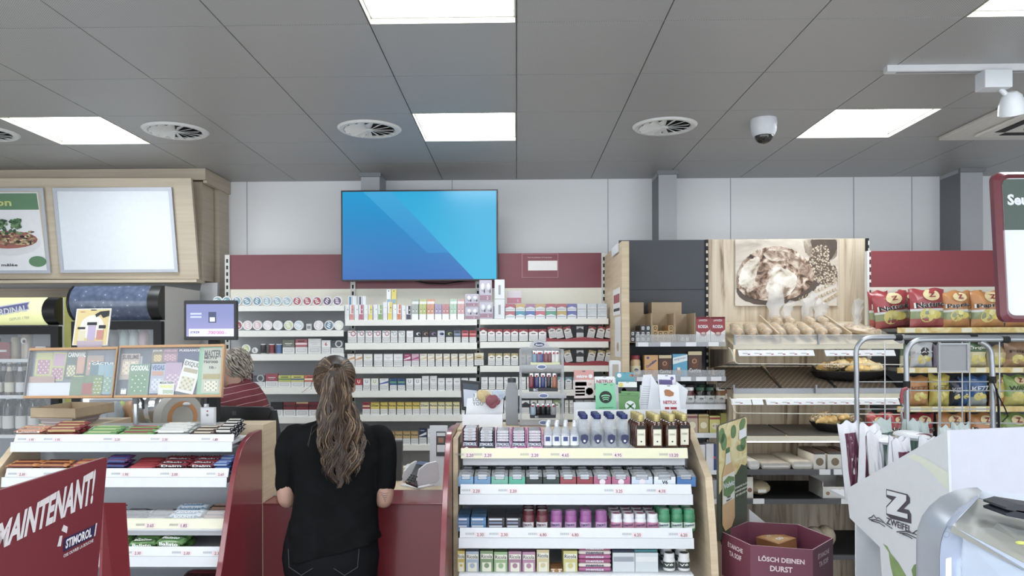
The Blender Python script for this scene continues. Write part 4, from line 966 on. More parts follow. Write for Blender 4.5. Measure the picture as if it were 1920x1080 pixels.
# ================================================================ RIGHT SWEETS RACK
rack2=thing('gum_rack',(.25,3.1,0),'wood sided chewing gum and spirits rack right of the customer','display rack')
LX=-.262
def lim2(): return (LX + .024,.735)
S_R=[]
for (ya,z2,z1,z0,xl,xr_,tags,col) in ((2.98,841,860,860,862,1292,[(874,'2.20'),(908,'2.20'),(996,'2.20'),(1053,'4.65'),(1152,'4.95'),(1257,'13.20')],mt('#dfdcb8',.4)),
  (2.93,909,927,946,861,1299,[(886,'2.20'),(955,'2.20'),(1154,'3.25'),(1234,'4.10')],WHITE),
  (2.89,991,1009,1028,860,1301,[(893,'2.30'),(938,'2.30'),(1011,'6.80'),(1071,'6.80'),(1188,'6.20'),(1275,'6.20')],WHITE),
  (2.86,1079,1097,1116,858,1304,[],WHITE)):
 Z=lambda py: P(1080,py,ya).z
 strip(rack2,P(xl + 2,z2,ya).x,P(xr_ - 2,z2,ya).x,P(xl,z1,ya).x,P(xr_,z1,ya).x,Z(z2),Z(z1),Z(z0),ya,col,tags,yb=3.22,lim=lim2(),bz=Z({841: 843,909: 915,991: 1001,1079: 1079}[z2]))
 S_R.append((Z({841: 843,909: 915,991: 1001,1079: 1079}[z2]),Z(z2),ya))
RZ=P(1080,797,3.35).z
RX=PX(1322,930,.757).x
fr_=[(PX(a,c,.742).y,PX(a,c,.742).z) for a,c in ((1288,803),(1322,895),(1330,1000),(1334,1078))]
b=MB();b.prism([(3.45,.02),(3.45,RZ)] + fr_ + [(fr_[-1][0],.02)],.742,.77,WOOD,'x');b.build('wood_end_panel',rack2,smooth=False)
b=MB();b.box(LX + .002,LX + .022,2.99,3.45,.02,RZ - .01,WOOD);b.build('wood_end_panel',rack2,smooth=False)
cur=[(PX(a,c,-.24).y,PX(a,c,-.24).z) for a,c in ((871,796),(866,797),(860,803),(857,815),(855,840),(852,900),(849,980),(846,1080))]
b=MB();b.prism([(3.45,.02),(3.45,cur[0][1])] + cur + [(cur[-1][0],.02)],LX - .022,LX,RED,'x');b.build('red_end_panel',rack2,bevel=.002)
b=MB();b.box(LX + .024,.741,3.225,3.24,.05,RZ - .03,mt('#c3c8cf',.5));b.build('back_panel',rack2,smooth=False)
b=MB();b.box(LX + .001,.741,3.2,3.47,RZ - .022,RZ,WOOD);b.build('top_board',rack2,smooth=False)
for q in (LX + .035,.715):
 b=MB();b.box(q - .012,q + .012,3.205,3.223,.1,RZ - .03,LGREY)
 z=.2
 while z < RZ - .06: b.box(q - .006,q - .002,3.2035,3.2049,z,z + .025,BLACKM);b.box(q + .002,q + .006,3.2035,3.2049,z,z + .025,BLACKM);z += .05
 b.build('slotted_upright',rack2,smooth=False)
b=MB();b.box(LX + .024,.741,2.95,3.22,.02,.12,WHITE);b.build('plinth',rack2,smooth=False)
r1,r2,r3,r4=S_R
NAVY=mt('#232a5c',.35)
# gum cartons with pellet packs on the top shelf
for i,(xa,xb,cc,nm,top) in enumerate(((866,896,'#6c2433','maroon',804),(897,927,'#23292c','black',808),(928,957.5,'#d3a6cd','lilac',808),(958.5,987,'#b85a9c','magenta',808),(988,1017.5,'#d487b4','pink',808))):
 y=3.0;l,r=P(xa,838,y),P(xb,top,y);w=r.x - l.x - .002;h=r.z - (r1[0] + .001);x0=l.x + .001;z0=r1[0] + .001;m=mt(cc,.35)
 t=thing('gum_carton',(x0 + w / 2,y,z0),'%s open carton of chewing gum sticks on the top shelf' % nm,'gum carton','gum cartons on the top shelf')
 s=MB();s.box(x0,x0 + w,y,y + .13,z0,z0 + h * .35,m,front=m);s.box(x0,x0 + .004,y + .0,y + .13,z0 + h * .35,z0 + h,m);s.box(x0 + w - .004,x0 + w,y,y + .13,z0 + h * .35,z0 + h,m);s.box(x0 + .004,x0 + w - .004,y + .126,y + .13,z0 + h * .35,z0 + h,m);s.build('carton',t,smooth=False)
 s=MB();s.rect(x0 + .003,x0 + w - .003,z0 + h * .12,z0 + h * .36,y - .0006,NAVY);s.text('STIMOROL',x0 + w / 2,z0 + h * .24,y - .0012,h * .17,WHITE,w=w * .86,bold=.03,skew=.15)
 s.poly([(x0 + w * .1,y - .0006,z0 + .001),(x0 + w * .45,y - .0006,z0 + .001),(x0 + w * .3,y - .0006,z0 + h * .10)],mt('#e0dce0'));s.build('carton_print',t,smooth=False)
 for k in range(4):
  zz=z0 + h * (.40 + .155 * k)
  for kk in range(3):
   s=MB();s.rbox(x0 + .007,x0 + w - .007,y + .004 + kk * .04,y + .04 + kk * .04,zz,zz + h * .14,mt('#a9abb2',.25,metal=.4),r=.004,axis='y')
   if kk == 0: s.rect(x0 + w * .32,x0 + w * .68,zz + h * .03,zz + h * .11,y + .0034,mt('#e4e4e8'));s.rect(x0 + w * .34,x0 + w * .66,zz + h * .06,zz + h * .09,y + .003,m)
   s.build('gum_stick_pack',t,smooth=False)
# spirits miniatures: small clear, medium vodka, flat cognac flasks
LIQ=clear_mat('clear_bottle_glass','#cdd6e0',.24,.04);AMB=mt('#4a2412',.08,coat=.8);BLUECAP=mt('#26306e',.3,metal=.3);GOLD=mt('#c3b168',.3,metal=.5)
def mk_small():
 t=thing('miniature_bottle',(0,0,0),'x','bottle','small clear miniature bottles')
 s=MB();s.lathe([(.015,0),(.0175,.004),(.0175,.062),(.014,.074),(.0075,.083),(.007,.092)],(0,0,0),LIQ,n=14);s.build('glass_body',t)
 s=MB();s.lathe([(.0082,.088),(.0085,.102),(.007,.104)],(0,0,0),mt('#d9dde4',.3,metal=.3),n=12);s.build('screw_cap',t)
 s=MB();s.lathe([(.0179,.012),(.0179,.05)],(0,0,0),mt('#e4e7ec',.5),n=14,mats=[None]);s.rect(-.009,.009,.03,.048,-.0186,mt('#3a4a86'));s.build('paper_label',t)
 return t
def mk_vodka():
 t=thing('vodka_bottle',(0,0,0),'x','bottle','clear vodka bottles with blue caps')
 s=MB();s.lathe([(.021,0),(.0245,.005),(.0245,.082),(.019,.1),(.011,.115),(.0105,.125)],(0,0,0),LIQ,n=18);s.build('glass_body',t)
 s=MB();s.lathe([(.0145,.118),(.0155,.12),(.0155,.134),(.0135,.137)],(0,0,0),BLUECAP,n=16);s.build('screw_cap',t)
 s=MB();y=-.0255
 s.add([(.016 * a,y,.018 + .04 * c) for a,c in ((-1,.5),(-.9,.9),(0,1),(.9,.9),(1,.5),(.6,.15),(0,0),(-.6,.15))],[tuple(range(8))],NAVY)
 s.text('',0,.044,y - .0006,.009,WHITE,w=.026,bold=.02);s.disc(0,.031,.005,y - .0006,mt('#dfe3ee'),8);s.build('paper_label',t)
 return t
def mk_cognac():
 t=thing('cognac_flask',(0,0,0),'x','bottle','gold capped cognac flasks')
 s=MB();pr=[(.024,0),(.028,.006),(.028,.085),(.024,.098),(.012,.108),(.0115,.118)]
 s.lathe(pr,(0,0,0),AMB,n=20,sy=.62);s.build('glass_body',t)
 s=MB();s.lathe([(.0142,.108),(.015,.110),(.015,.134),(.0135,.137)],(0,0,0),GOLD,n=18)
 for z_ in (.118,.126): s.lathe([(.0155,z_),(.0155,z_ + .0015)],(0,0,0),mt('#9a8848',.3,metal=.5),n=18)
 s.build('screw_cap',t)
 s=MB();y=-.0182;s.rect(-.0165,.0165,.012,.078,y,mt('#ddd8bc',.5));s.rect(-.0185,.0185,.078,.092,y - .0004,mt('#1e1a18'));s.rect(-.014,.014,.018,.074,y - .0005,mt('#e6e2cc',.5))
 s.text('COGNAC',0,.057,y - .001,.008,mt('#6a5a3a'),w=.024,bold=.01);s.text('',0,.085,y - .001,.005,mt('#cfc8a8'),w=.024);s.text('',0,.045,y - .001,.006,mt('#6a5a3a'),w=.012);s.disc(0,.028,.0035,y - .001,INK,8);s.build('paper_label',t)
 return t
used={}
def place(mk,key,x,y,z,label,rz=0.0,sc=1.0):
 if key not in used: used[key]=mk();o=used[key];o['label']=label;o.location=(x,y,z)
 else: o=dup(used[key],(x,y,z),label)
 o.rotation_euler=(0,0,rz);o.scale=(sc,sc,sc)
 return o
ORDB=['front','second','third']
for i,px in enumerate((1027,1043.5,1060,1077)):
 for k in range(3):
  y=3.02 + k * .045;x0=P(px,838,3.02).x
  place(mk_small,'sm',x0 + (k * .004),y,r1[0] + .001,'small clear miniature bottle, %s row, %s from the gum cartons' % (ORDB[k],ORD[i]),.3 * k)
for i,px in enumerate((1095,1120,1145,1170)):
 for k in range(3):
  y=3.025 + k * .058;x0=P(px,838,3.025).x
  place(mk_vodka,'vo',x0,y,r1[0] + .001,'blue capped vodka bottle, %s row, %s from the miniatures' % (ORDB[k],ORD[i]))
for i,px in enumerate((1201,1231,1259,1284)):
 for k in range(4):
  y=3.02 + k * .044;x0=P(px,838,3.02).x
  if i == 3: y += .02
  place(mk_cognac,'co',x0 + min(0,-.002 * k),y,r1[0] + .001,'gold capped cognac flask, %s row, %s from the vodka' % (ORD[k],ORD[i]))
# second shelf: gum boxes with clear lids
for i,(xa,xb,cc,nm) in enumerate(((857,888,'#6fa3cc','sky blue'),(889,920,'#6598c4','blue'),(921,953,'#62b39c','mint'),(954,985,'#3fb093','jade'),(986,1017,'#26332f','black green'),(1018,1049,'#2c3d38','dark green'),
  (1050,1080.5,'#a03a48','red'),(1081.5,1112,'#98303e','deep red'),(1113,1146,'#b4587e','rose'),(1147,1182,'#b8628a','pink'),(1184,1224,'#c9d6e8','white blue'),(1226,1267,'#dfe6f0','white'),(1269,1305,'#3f78bc','strong blue'))):
 y=2.955;zz=r2[0] + .001;l,r=P(xa,905,y),P(xb,888,y);x0,x1=l.x + .001,r.x - .001;w=x1 - x0
 x0=max(x0,LX + .026);x1=min(x1,.738);w=x1 - x0
 zt_=P(1080,894,y).z;zb2=P(1080,880,y + .17).z
 t=thing('gum_box',(x0 + w / 2,y,zz),'%s chewing gum box with a sloping clear lid on the second shelf' % nm,'gum box','gum boxes on the second shelf')
 m=mt(cc,.35)
 s=MB();s.box(x0,x1,y,y + .19,zz,zt_ - .012,m);s.box(x0,x0 + w * .2,y,y + .004,zt_ - .012,zt_,m);s.box(x1 - w * .2,x1,y,y + .004,zt_ - .012,zt_,m);s.build('carton',t,smooth=False)
 s=MB();
 s.slab([(x0,y,zt_ + .001),(x1,y,zt_ + .001),(x1,y + .06,zt_ + .016),(x0,y + .06,zt_ + .016)],.001,CLEAR);s.slab([(x0,y + .06,zt_ + .016),(x1,y + .06,zt_ + .016),(x1,y + .18,zb2),(x0,y + .18,zb2)],.001,CLEAR)
 for q in (x0,x1 - .0012): s.box(q,q + .0012,y + .004,y + .18,zt_ - .012,zt_ + .008,mt('#55585c',.3))
 s.build('clear_lid',t,smooth=False)
 for k in range(2):
  for kk in range(4):
   s=MB();z_=zt_ - .011 + k * .010 + kk * .0028;s.rbox(x0 + w * .22,x1 - w * .22,y + .006 + kk * .042,y + .044 + kk * .042,z_,z_ + .009,mt('#b4bac2',.25,metal=.35),r=.003,axis='x' if False else 'y')
   s.build('gum_stick_pack',t,smooth=False)
 if nm == 'white':
  s=MB();s.text('V6',x0 + w * .5,zz + (zt_ - zz) * .45,y - .001,.016,INK,bold=.03);s.text('',x0 + w * .25,zt_ - .014,y - .001,.006,INK);s.build('carton_print',t,smooth=False)
 elif nm in ('rose','pink','white blue'):
  s=MB();s.disc(x0 + w / 2,zz + .018,.012,y - .001,mt('#e8dce4'));s.build('carton_print',t,smooth=False)
# foil blister on top
c_=P(1180,877,3.1);s=MB();s.ball((c_.x,3.1,c_.z),(.026,.02,.012),mt('#8a8c90',.25,metal=.6,bump=.8,bscale=60),14)
s.text('V6',c_.x,c_.z + .002,3.078,.012,WHITE,bold=.03)
tag(s.build('foil_pouch'),'small grey foil gum pouch lying on top of the pink gum boxes','gum pouch')
# third shelf: stacked packs and jars
y=2.92;z3_=r3[0] + .001
for (xa,xb,cc,nm,zt_px,n) in ((855,881,'#3a6ea4','blue',968,4),(882,912,'#4a84b8','light blue',968,4),(914,947,'#3b3440','dark violet',968,4),(948,977,'#40363f','dark plum',968,4)):
 for row_ in range(3):
  h=.013;lifts=n - 0
  for k in range(lifts):
   l,r=P(xa,980,y),P(xb,980,y);x0,x1=max(l.x + .002,LX + .026),r.x - .002;yy=y + row_ * .055;zz=z3_ + k * (h + .0008) + row_ * .006 * 0
   s=MB();s.box(x0,x1,yy,yy + .05,zz,zz + h,mt(cc,.3,coat=.3));s.rect(x0 + .004,x1 - .01,zz + .003,zz + .010,yy - .0006,mt('#d0d4de' if k % 2 else '#7a8aa8'));s.text('',(x0 + x1) / 2,zz + .0065,yy - .0012,.005,INK,w=(x1 - x0) * .6)
   tag(s.build('gum_pack',smooth=False),'%s gum pack, %s from the bottom, %s row, third shelf' % (nm,ORD[k],ORD[row_]),'gum pack',nm + ' gum packs on the third shelf')
def mk_jar(body,cap,lab,txt,tcol,shape=0):
 def f():
  t=thing('gum_jar',(0,0,0),'x','gum jar','plastic gum jars on the racks');R=.0245
  s=MB()
  if shape == 0: s.lathe([(R * .92,0),(R,.005),(R * .97,.03),(R,.058),(R * .9,.064)],(0,0,0),mt(body,.3,coat=.3),n=20)
  elif shape == 1: s.lathe([(R * .9,0),(R * .97,.004),(R * .97,.042),(R * .82,.052)],(0,0,0),mt(body,.3,coat=.3),n=20)
  else: s.lathe([(R * .9,0),(R,.006),(R,.028),(R * .9,.036),(R,.045),(R,.062),(R * .86,.07)],(0,0,0),mt(body,.3,coat=.3),n=20)
  s.build('jar_body',t)
  s=MB();z=(.0645,.0525,.0705)[shape];rr=(R * .93,R * .86,R * .88)[shape]
  s.lathe([(rr,z),(rr,z + .014),(rr * .9,z + .0165)],(0,0,0),mt(cap,.35),n=20)
  s.disc(0,0,rr * .8,0,mt(lab,.4),16,M=Matrix.Translation((0,0,z + .0168)) @ Matrix.Rotation(-PI / 2,4,'X'));s.build('jar_lid',t)
  s=MB();n=9
  def wp(q): a=q[0] / R;rad=R + .0008 + q[1];return (rad * math.sin(a),-rad * math.cos(a),q[2])
  for k in range(n): a0,a1=(-1 + 2 * k / n) * R * 1.1,(-1 + 2 * (k + 1) / n) * R * 1.1;s.add([wp((a0,0,.012)),wp((a1,0,.012)),wp((a1,0,.036)),wp((a0,0,.036))],[(0,1,2,3)],mt(lab,.4))
  s.text(txt,0,.026,0,.009,mt(tcol,.4),w=.036,bold=.03,rot=.12,warp=lambda q: wp((q[0],.0008,q[2])));s.build('jar_label',t)
  return t
 return f
MAR=mk_jar('#6a2430','#5a1a26','#d8d4d8','STIMOROL','#5a2030');PUR=mk_jar('#9a4a94','#a05a9e','#c9a0c8','STIMOROL','#2a2c66');WHT=mk_jar('#dfe1e8','#e6e7ea','#c77a9c','mentos','#2c3266',1);GRN=mk_jar('#2f8a5c','#38986a','#cfe0d4','mentos','#2c3266',2)
WBK=mk_jar('#e1e3e4','#e4e5e6','#3a4440','V6','#e6e8e8',1)
def jars(mk,key,pxs,rows,zz,nm,y0_=2.925,dy=.052,step=0.0,where='third shelf'):
 for i,px in enumerate(pxs):
  for k in range(rows if isinstance(rows,int) else rows[i]):
   x0=P(px,980,y0_).x
   place(mk,key,x0,y0_ + .02 + k * dy,zz + step * k,'%s gum jar, %s row, %s of its colour along the %s' % (nm,ORD[k],ORD[i],where),rz=(i * 37 % 9 - 4) * .06,sc=.98)
jars(MAR,'mar',(991.5,1017),3,z3_,'maroon');jars(PUR,'pur',(1044,1071,1099,1128),[1,1,2,1],z3_,'purple');jars(WHT,'wht',(1157,1180,1202,1225),3,z3_,'white and pink');jars(GRN,'grn',(1247,1271,1294),3,z3_,'green')
# bottom visible shelf
z4=r4[0] + .001;y=2.90
def herb(xa,xb,cc,top,nm,txt='Ricola',rows=5):
 l,r=P(xa,1060,y),P(xb,top,y);x0,x1=max(l.x + .001,LX + .026),r.x - .001;h=r.z - z4;w=x1 - x0
 for k in range(rows):
  yy=y + k * .028;s=MB();s.box(x0,x1,yy,yy + .026,z4,z4 + h,mt(cc,.4))
  if k == 0:
   s.rect(x0 + .002,x1 - .002,z4 + h * .62,z4 + h * .86,yy - .0005,mt('#e4e2d4'));s.text(txt,(x0 + x1) / 2,z4 + h * .74,yy - .001,h * .18,INK,w=w * .84,bold=.01);s.rect(x0 + w * .15,x1 - w * .15,z4,z4 + h * .45,yy - .0005,mt('#dcdcc8'));s.disc((x0 + x1) / 2,z4 + h * .3,w * .2,yy - .001,mt(cc),10)
  tag(s.build('herb_candy_box',smooth=False),'%s herb candy box, %s in its file on the lowest shelf' % (nm,ORD[k]),'candy box',nm + ' herb candy boxes')
for a_ in ((846,872,'#c3aa3c',1033,'mustard yellow'),(873,898,'#9fb0c2',1034,'silver blue'),(900,925,'#7a9468',1033,'moss green'),(926,952,'#8fb07a',1035,'light green'),(953,978,'#a87a94',1034,'mauve'),(979,1004,'#b07f9e',1035,'pinkish mauve'),(1006,1030,'#cdbd8a',1031,'cream gold')): herb(*a_)
herb(1032,1055,'#a8703c',1066,'low orange brown','',3);herb(1056,1083,'#c9c06c',1033,'lime cream')
for k in range(9):
 for j in range(1):
  l,r=P(1085,1060,y),P(1146,1060,y);hh=.0165
  s=MB();zc_=z4 + hh * (k + .5);s.tube([(l.x,y + .012,zc_),(l.x + .004,y + .012,zc_),(r.x - .004,y + .012,zc_),(r.x,y + .012,zc_)],[.004,.008,.008,.004],mt(('#b45a92','#e0d4cc','#a8487c')[k % 3],.35),n=10)
  s.text('mentos',(l.x + r.x) / 2,zc_,y + .0032,.009,NAVY if k % 3 == 1 else WHITE,w=.07,bold=.03)
  tag(s.build('mint_roll'),'%s mint roll, %s from the bottom of the stack' % (('magenta','cream','purple pink')[k % 3],ORD[k]),'mint roll','stacked mint rolls on the lowest shelf')
for k in range(6):
 for (xa,xb,cc,nm) in ((1149,1190,'#303a58','navy'),(1191,1234,'#3f9aa4' ,'teal')):
  l,r=P(xa,1060,y),P(xb,1060,y);yy=y + k * .018;h=.075 + .007 * k
  s=MB();s.box(l.x,r.x,yy,yy + .016,z4,z4 + h,mt(cc if k else '#cfd6da',.35));s.rect(l.x + .003,r.x - .003,z4 + h * .55,z4 + h * .8,yy - .0006,mt('#dfe3e4' if nm == 'teal' else '#9aa0ac'))
  tag(s.build('gum_wallet',smooth=False),'%s gum wallet, %s in its file on the lowest shelf' % (nm,ORD[k]),'gum wallet',nm + ' gum wallets')
jars(WBK,'wbk',(1256,1284),4,z4 + .004,'white and black',y0_=2.9,dy=.055,step=.012,where='lowest shelf')
# ================================================================ ON TOP OF THE RACKS
# lighter display
y0_=3.30;l,r=P(975,797,y0_),P(1062,640,y0_);zb=RZ + .001
t=thing('lighter_display',((l.x + r.x) / 2,3.3,zb),'clear three tier lighter display with an oval badge on the wood top','lighter display')
CP=clear_mat('smoky_clear_plastic','#aeb1b6',.5,.1)
tiers=[(787,798,975,1064),(737,747,976,1062),(684,692,974,1057)]
for (ya_,yb__,xa,xb) in tiers:
 a_,c_=P(xa,yb__,y0_),P(xb,ya_,y0_)
 b=MB();b.box(a_.x,c_.x,y0_,y0_ + .004,max(a_.z,zb),c_.z,CP);b.box(a_.x,c_.x,y0_ + .004,y0_ + .13,max(a_.z,zb),max(a_.z,zb) + .004,CP);b.build('tier',t,smooth=False)
 b=MB();b.disc((a_.x + c_.x) / 2,(a_.z + c_.z) / 2,.022,y0_ - .001,mt('#dfe3ea'),18,rz=.011);b.disc((a_.x + c_.x) / 2,(a_.z + c_.z) / 2,.019,y0_ - .0016,mt('#5a6a94'),18,rz=.008);b.build('oval_badge',t,smooth=False)
for xa,xb in ((974,978),(1053,1057)):
 a_,c_=P(xa,797,y0_ + .01),P(xb,655,y0_ + .01);b=MB();b.box(a_.x,c_.x,y0_ + .005,y0_ + .13,zb,c_.z,CP);b.build('side_wall',t,smooth=False)
yb2=y0_ + .13
pts=[P(a_,c_,yb2) for a_,c_ in ((974,700),(974,655),(978,651),(993,650),(996,643),(1003,638),(1011,636.5),(1019,638),(1027,643),(1030,650),(1046,651),(1050,655),(1051,700))]
b=MB();b.prism([(q.x,q.z) for q in pts],yb2,yb2 + .004,CP);b.build('header_card',t,smooth=False)
q=P(1011,646,yb2);b=MB();b.disc(q.x,q.z,.027,yb2 - .002,WHITE,24,rz=.0125);b.disc(q.x,q.z,.025,yb2 - .0026,mt('#3a3f66'),24,rz=.0108);b.text('Atomic',q.x,q.z,yb2 - .0034,.012,WHITE,w=.036,bold=.02);b.build('header_badge',t,smooth=False)
def lighter(px,base,top,cc,nm,where,yy):
 a_=P(px,base,yy);h=P(px,top,yy).z - a_.z
 t=thing('lighter',(a_.x,yy,a_.z),'%s lighter %s' % (nm,where),'lighter','pocket lighters in the display')
 r=.0115;s=MB();s.lathe([(r * .9,0),(r,.003),(r,h * .78)],(a_.x,yy,a_.z),mt(cc,.2,coat=.5),n=12,sy=.6);s.build('fuel_body',t)
 s=MB();s.lathe([(r * .95,h * .781),(r * .95,h),(r * .7,h + .001)],(a_.x,yy,a_.z),CHROME,n=12,sy=.6);s.build('metal_hood',t)
 s=MB();s.box(a_.x - r * .4,a_.x + r * .4,yy - r * .8,yy - r * .4,a_.z + h * .74,a_.z + h * .9,mt('#a02a30'));s.build('thumb_button',t,smooth=False)
for i,(px,cc,nm) in enumerate(((996,'#8c2a3a','dark red'),(1006.5,'#2c3470','navy'),(1018,'#2e3674','royal blue'),(1029,'#18181c','black'),(1040,'#b86844','orange'))): lighter(px,727.5,700,cc,nm,'in the middle tier, %s along' % ORD[i],3.36)
for i,(px,cc,nm) in enumerate(((999,'#a8c4d8','pale blue'),(1009,'#1c1a1e','black'),(1018.5,'#1a1a1c','black'),(1028,'#1c1c20','black'),(1038,'#a4a4a8','silver'))): lighter(px,779,757,cc,nm,'in the lowest tier, %s along' % ORD[i],3.36)
for i,(px,cc,nm) in enumerate(((1002,'#6a8aa8','steel blue'),(1010,'#6a5a7a','violet'),(1014,'#3a4a8a','blue'),(1024,'#7a3a44','tartan red'),(1031,'#6a2a3a','wine'),(1038,'#c8c4c8','white'),(1045,'#cfcfd2','silver'))): lighter(px,680,658,cc,nm,'in the top tier, %s along' % ORD[i],3.37)
for (ya_,yb__,xa,xb,cc) in ((727.5,734,992,1046,'#2a2b32'),(779,784,994,1042,'#2a2b32'),(680,684,995,1050,'#d4d8a4')):
 a_,c_=P(xa,yb__,3.33),P(xb,ya_,3.33);b=MB();b.box(a_.x,c_.x,3.33,3.40,a_.z,c_.z,mt(cc,.5))
 if cc == '#2a2b32': b.text('BiC',a_.x + .03,(a_.z + c_.z) / 2,3.329,(c_.z - a_.z) * .7,WHITE,bold=.03)
 b.build('lighter_tray',t,smooth=False)
# grey bottle shaped lighter fluid can
c_=P(960,795,3.36);s=MB();w=.028
t=thing('lighter_fluid_bottle',(c_.x,3.36,zb),'grey bottle with a dark screw cap beside the lighter display','bottle')
zt_=P(960,716,3.36).z;h=zt_ - zb
s.rbox(c_.x - w,c_.x + w,3.335,3.385,zb,zb + h * .82,mt('#85888c',.4),r=.006);s.add([],[],MGREY);s.build('bottle_body',t)
s=MB();s.prism([(c_.x - w,zb + h * .8),(c_.x + w,zb + h * .8),(c_.x + w * .6,zb + h * .99),(c_.x - w * .6,zb + h * .99)],3.34,3.38,mt('#85888c',.4));s.build('bottle_shoulder',t)
s=MB();s.lathe([(.019,h * .97),(.019,h * 1.08),(.017,h * 1.09)],(c_.x,3.36,zb),mt('#3c3d42',.5),n=16);s.build('screw_cap',t)
# chocolate rose display box
y0_=3.24;l,r=P(867,797,y0_),P(942,775,y0_)
t=thing('rose_display_box',((l.x + r.x) / 2,y0_,zb),'white display box with paper roses and I love you lettering','display box')
CW=mt('#e2e5ea',.4);s=MB();x0,x1=l.x,r.x;zf=P(900,777,y0_).z;zm=P(900,750,3.34).z
s.box(x0,x1,y0_,y0_ + .003,zb,zf,CW);s.box(x0,x0 + .003,y0_ + .003,y0_ + .1,zb,zf,CW);s.box(x1 - .003,x1,y0_ + .003,y0_ + .1,zb,zf,CW);s.box(x0 + .003,x1 - .003,y0_ + .003,y0_ + .1,zb,zb + .003,CW);s.build('tray',t,smooth=False)
bk=[P(a_,c_,3.34) for a_,c_ in ((872,790),(876,747),(888,746),(888,737),(906,737),(944,747),(942,790))]
s=MB();s.prism([(q.x,q.z) for q in bk],3.338,3.342,CW);s.build('back_card',t,smooth=False)
s=MB()
for k,(tx,px,py) in enumerate((('I',889,741),('LOVE',898,749),('YOU',896,757))): q=P(px,py,3.337);s.text(tx,q.x,q.z,3.337,.016,mt('#4a4c54'),w=None)
s.build('card_lettering',t,smooth=False)
def rose(px,py,rr,cc,nm,yy):
 q=P(px,py,yy);R=rr * yy / F_PX;s=MB()
 for k in range(9):
  a=2.4 * k;rad=R * (.62 - .06 * k)
  if k < 5: s.ball((q.x + rad * .75 * math.cos(a),yy - .002 * k,q.z + rad * .75 * math.sin(a)),(R * .5,.006,R * .5),mt(cc,.5),14)
 for k in range(6): s.ring(q.x,q.z,R * (.12 + .12 * k),R * (.15 + .12 * k),yy - .0165,mt(cc,.8,noise_amt=.3),18,k * 70,k * 70 + 250)
 s.build('paper_rose',t).__setitem__('label',nm + ' paper rose')
rose(906,742,15,'#c9b27a','cream gold',3.33);rose(934,741,14,'#aebccc','pale blue',3.33);rose(923,752,16,'#8c4650','dusty red',3.32)
for i,(px,cc) in enumerate(((880,'#a0303c'),(897,'#dcdad8'),(917,'#4a2a34'),(932,'#d4d6da'))):
 q=P(px,784,y0_ + .03);s=MB();s.ball((q.x,y0_ + .035,q.z - .003),(.017,.02,.014),mt(cc,.2,coat=.5),12)
 tag(s.build('wrapped_praline'),'wrapped praline, %s along in the rose display box' % ORD[i],'praline','wrapped pralines')
# customer tablet behind
q=[P(a_,c_,3.5) for a_,c_ in ((863,712),(901,716),(901,773),(866,769))]
t=thing('payment_tablet',(q[0].x,3.5,q[3].z - .03),'black tablet screen standing behind the rose display box','tablet')
b=MB();b.slab(q,.012,BLACK);b.build('tablet_body',t,bevel=.002,smooth=False)
f=lambda a_,c_,k=0: q[0].lerp(q[1],a_).lerp(q[3].lerp(q[2],a_),c_) + Vector((0,-.001 - k * .0006,0))
b=MB();b.poly([f(.12,.1),f(.9,.1),f(.9,.88),f(.12,.88)],mt('#39424f',emit=.25));b.poly([f(.13,.3,1),f(.82,.3,1),f(.82,.87,1),f(.13,.87,1)],mt('#9aa4b4',emit=.4));b.build('tablet_screen',t,smooth=False)
b=MB();b.box(q[0].x + .02,q[1].x - .02,3.513,3.53,RZ - .33,q[3].z + .02,BLACK);b.build('tablet_stand',t,smooth=False)
# gift card holder
y0_=3.27;l,r=P(1079,797,y0_),P(1288,769,y0_)
t=thing('gift_card_holder',((l.x + r.x) / 2,y0_,zb),'long white holder for gift cards behind the spirits bottles','card holder')
b=MB();b.box(l.x,r.x,y0_,y0_ + .004,zb,P(1180,768,y0_).z,CW);b.box(l.x,r.x,y0_ + .11,y0_ + .114,zb,P(1180,758,y0_).z,CW);b.box(l.x,r.x,y0_ + .004,y0_ + .11,zb,zb + .004,CW);b.build('trough',t,smooth=False)
def card(pts,y,base,label,draw,name='gift_card',th=.0012):
 q=[P(a_,c_,y) for a_,c_ in pts]
 c_=(q[0] + q[2]) / 2
 t=thing(name,(c_.x,y,q[3].z),label,'gift card',None)
 b=MB();b.slab(q,th,mt(base,.3,coat=.3));b.build('card',t,smooth=False)
 g=lambda a_,c2,k=1: q[0].lerp(q[1],a_).lerp(q[3].lerp(q[2],a_),c2) + Vector((0,-.0005 * k,0))
 s=MB()
 def T(tx,a_,c2,w,h,m,k=2,bold=.02):
  v,f,tw,th_=text_geo(tx,bold);s.add([g(a_ + x / tw * w,c2 - z / th_ * h,k) for x,z,_ in v],f,m)
 def R(a0,a1,c0,c1,m,k=1): s.add([g(a0,c0,k),g(a1,c0,k),g(a1,c1,k),g(a0,c1,k)],[(0,1,2,3)],m)
 asp=(q[1] - q[0]).length / (q[3] - q[0]).length
 def D(a_,c2,ra,m,k=1,n=20,a0=0,a1=360): s.add([g(a_,c2,k)] + [g(a_ + ra * math.cos(math.radians(a0 + (a1 - a0) * i / n)),c2 - ra * asp * math.sin(math.radians(a0 + (a1 - a0) * i / n)),k) for i in range(n + 1)],[(0,1 + i,2 + i) for i in range(n)],m)
 R(.42,.58,.03,.055,BLACK)
 draw(T,R,D,s,g)
 s.build('card_print',t,smooth=False)
def d_micro(T,R,D,s,g):
 R(0,1,.35,1,mt('#d8c8c4'));T('micro',.4,.22,.55,.11,WHITE,bold=.05);D(.84,.22,.1,WHITE);R(.06,.64,.42,.56,mt('#c77a72'));T('',.35,.49,.5,.07,WHITE);T('24',.8,.5,.16,.08,mt('#c77a72'))
 for k in range(3): R(.06,.55,.62 + k * .11,.69 + k * .11,mt('#c77a72'))
 D(.78,.76,.2,mt('#a9a4a4'),n=7)
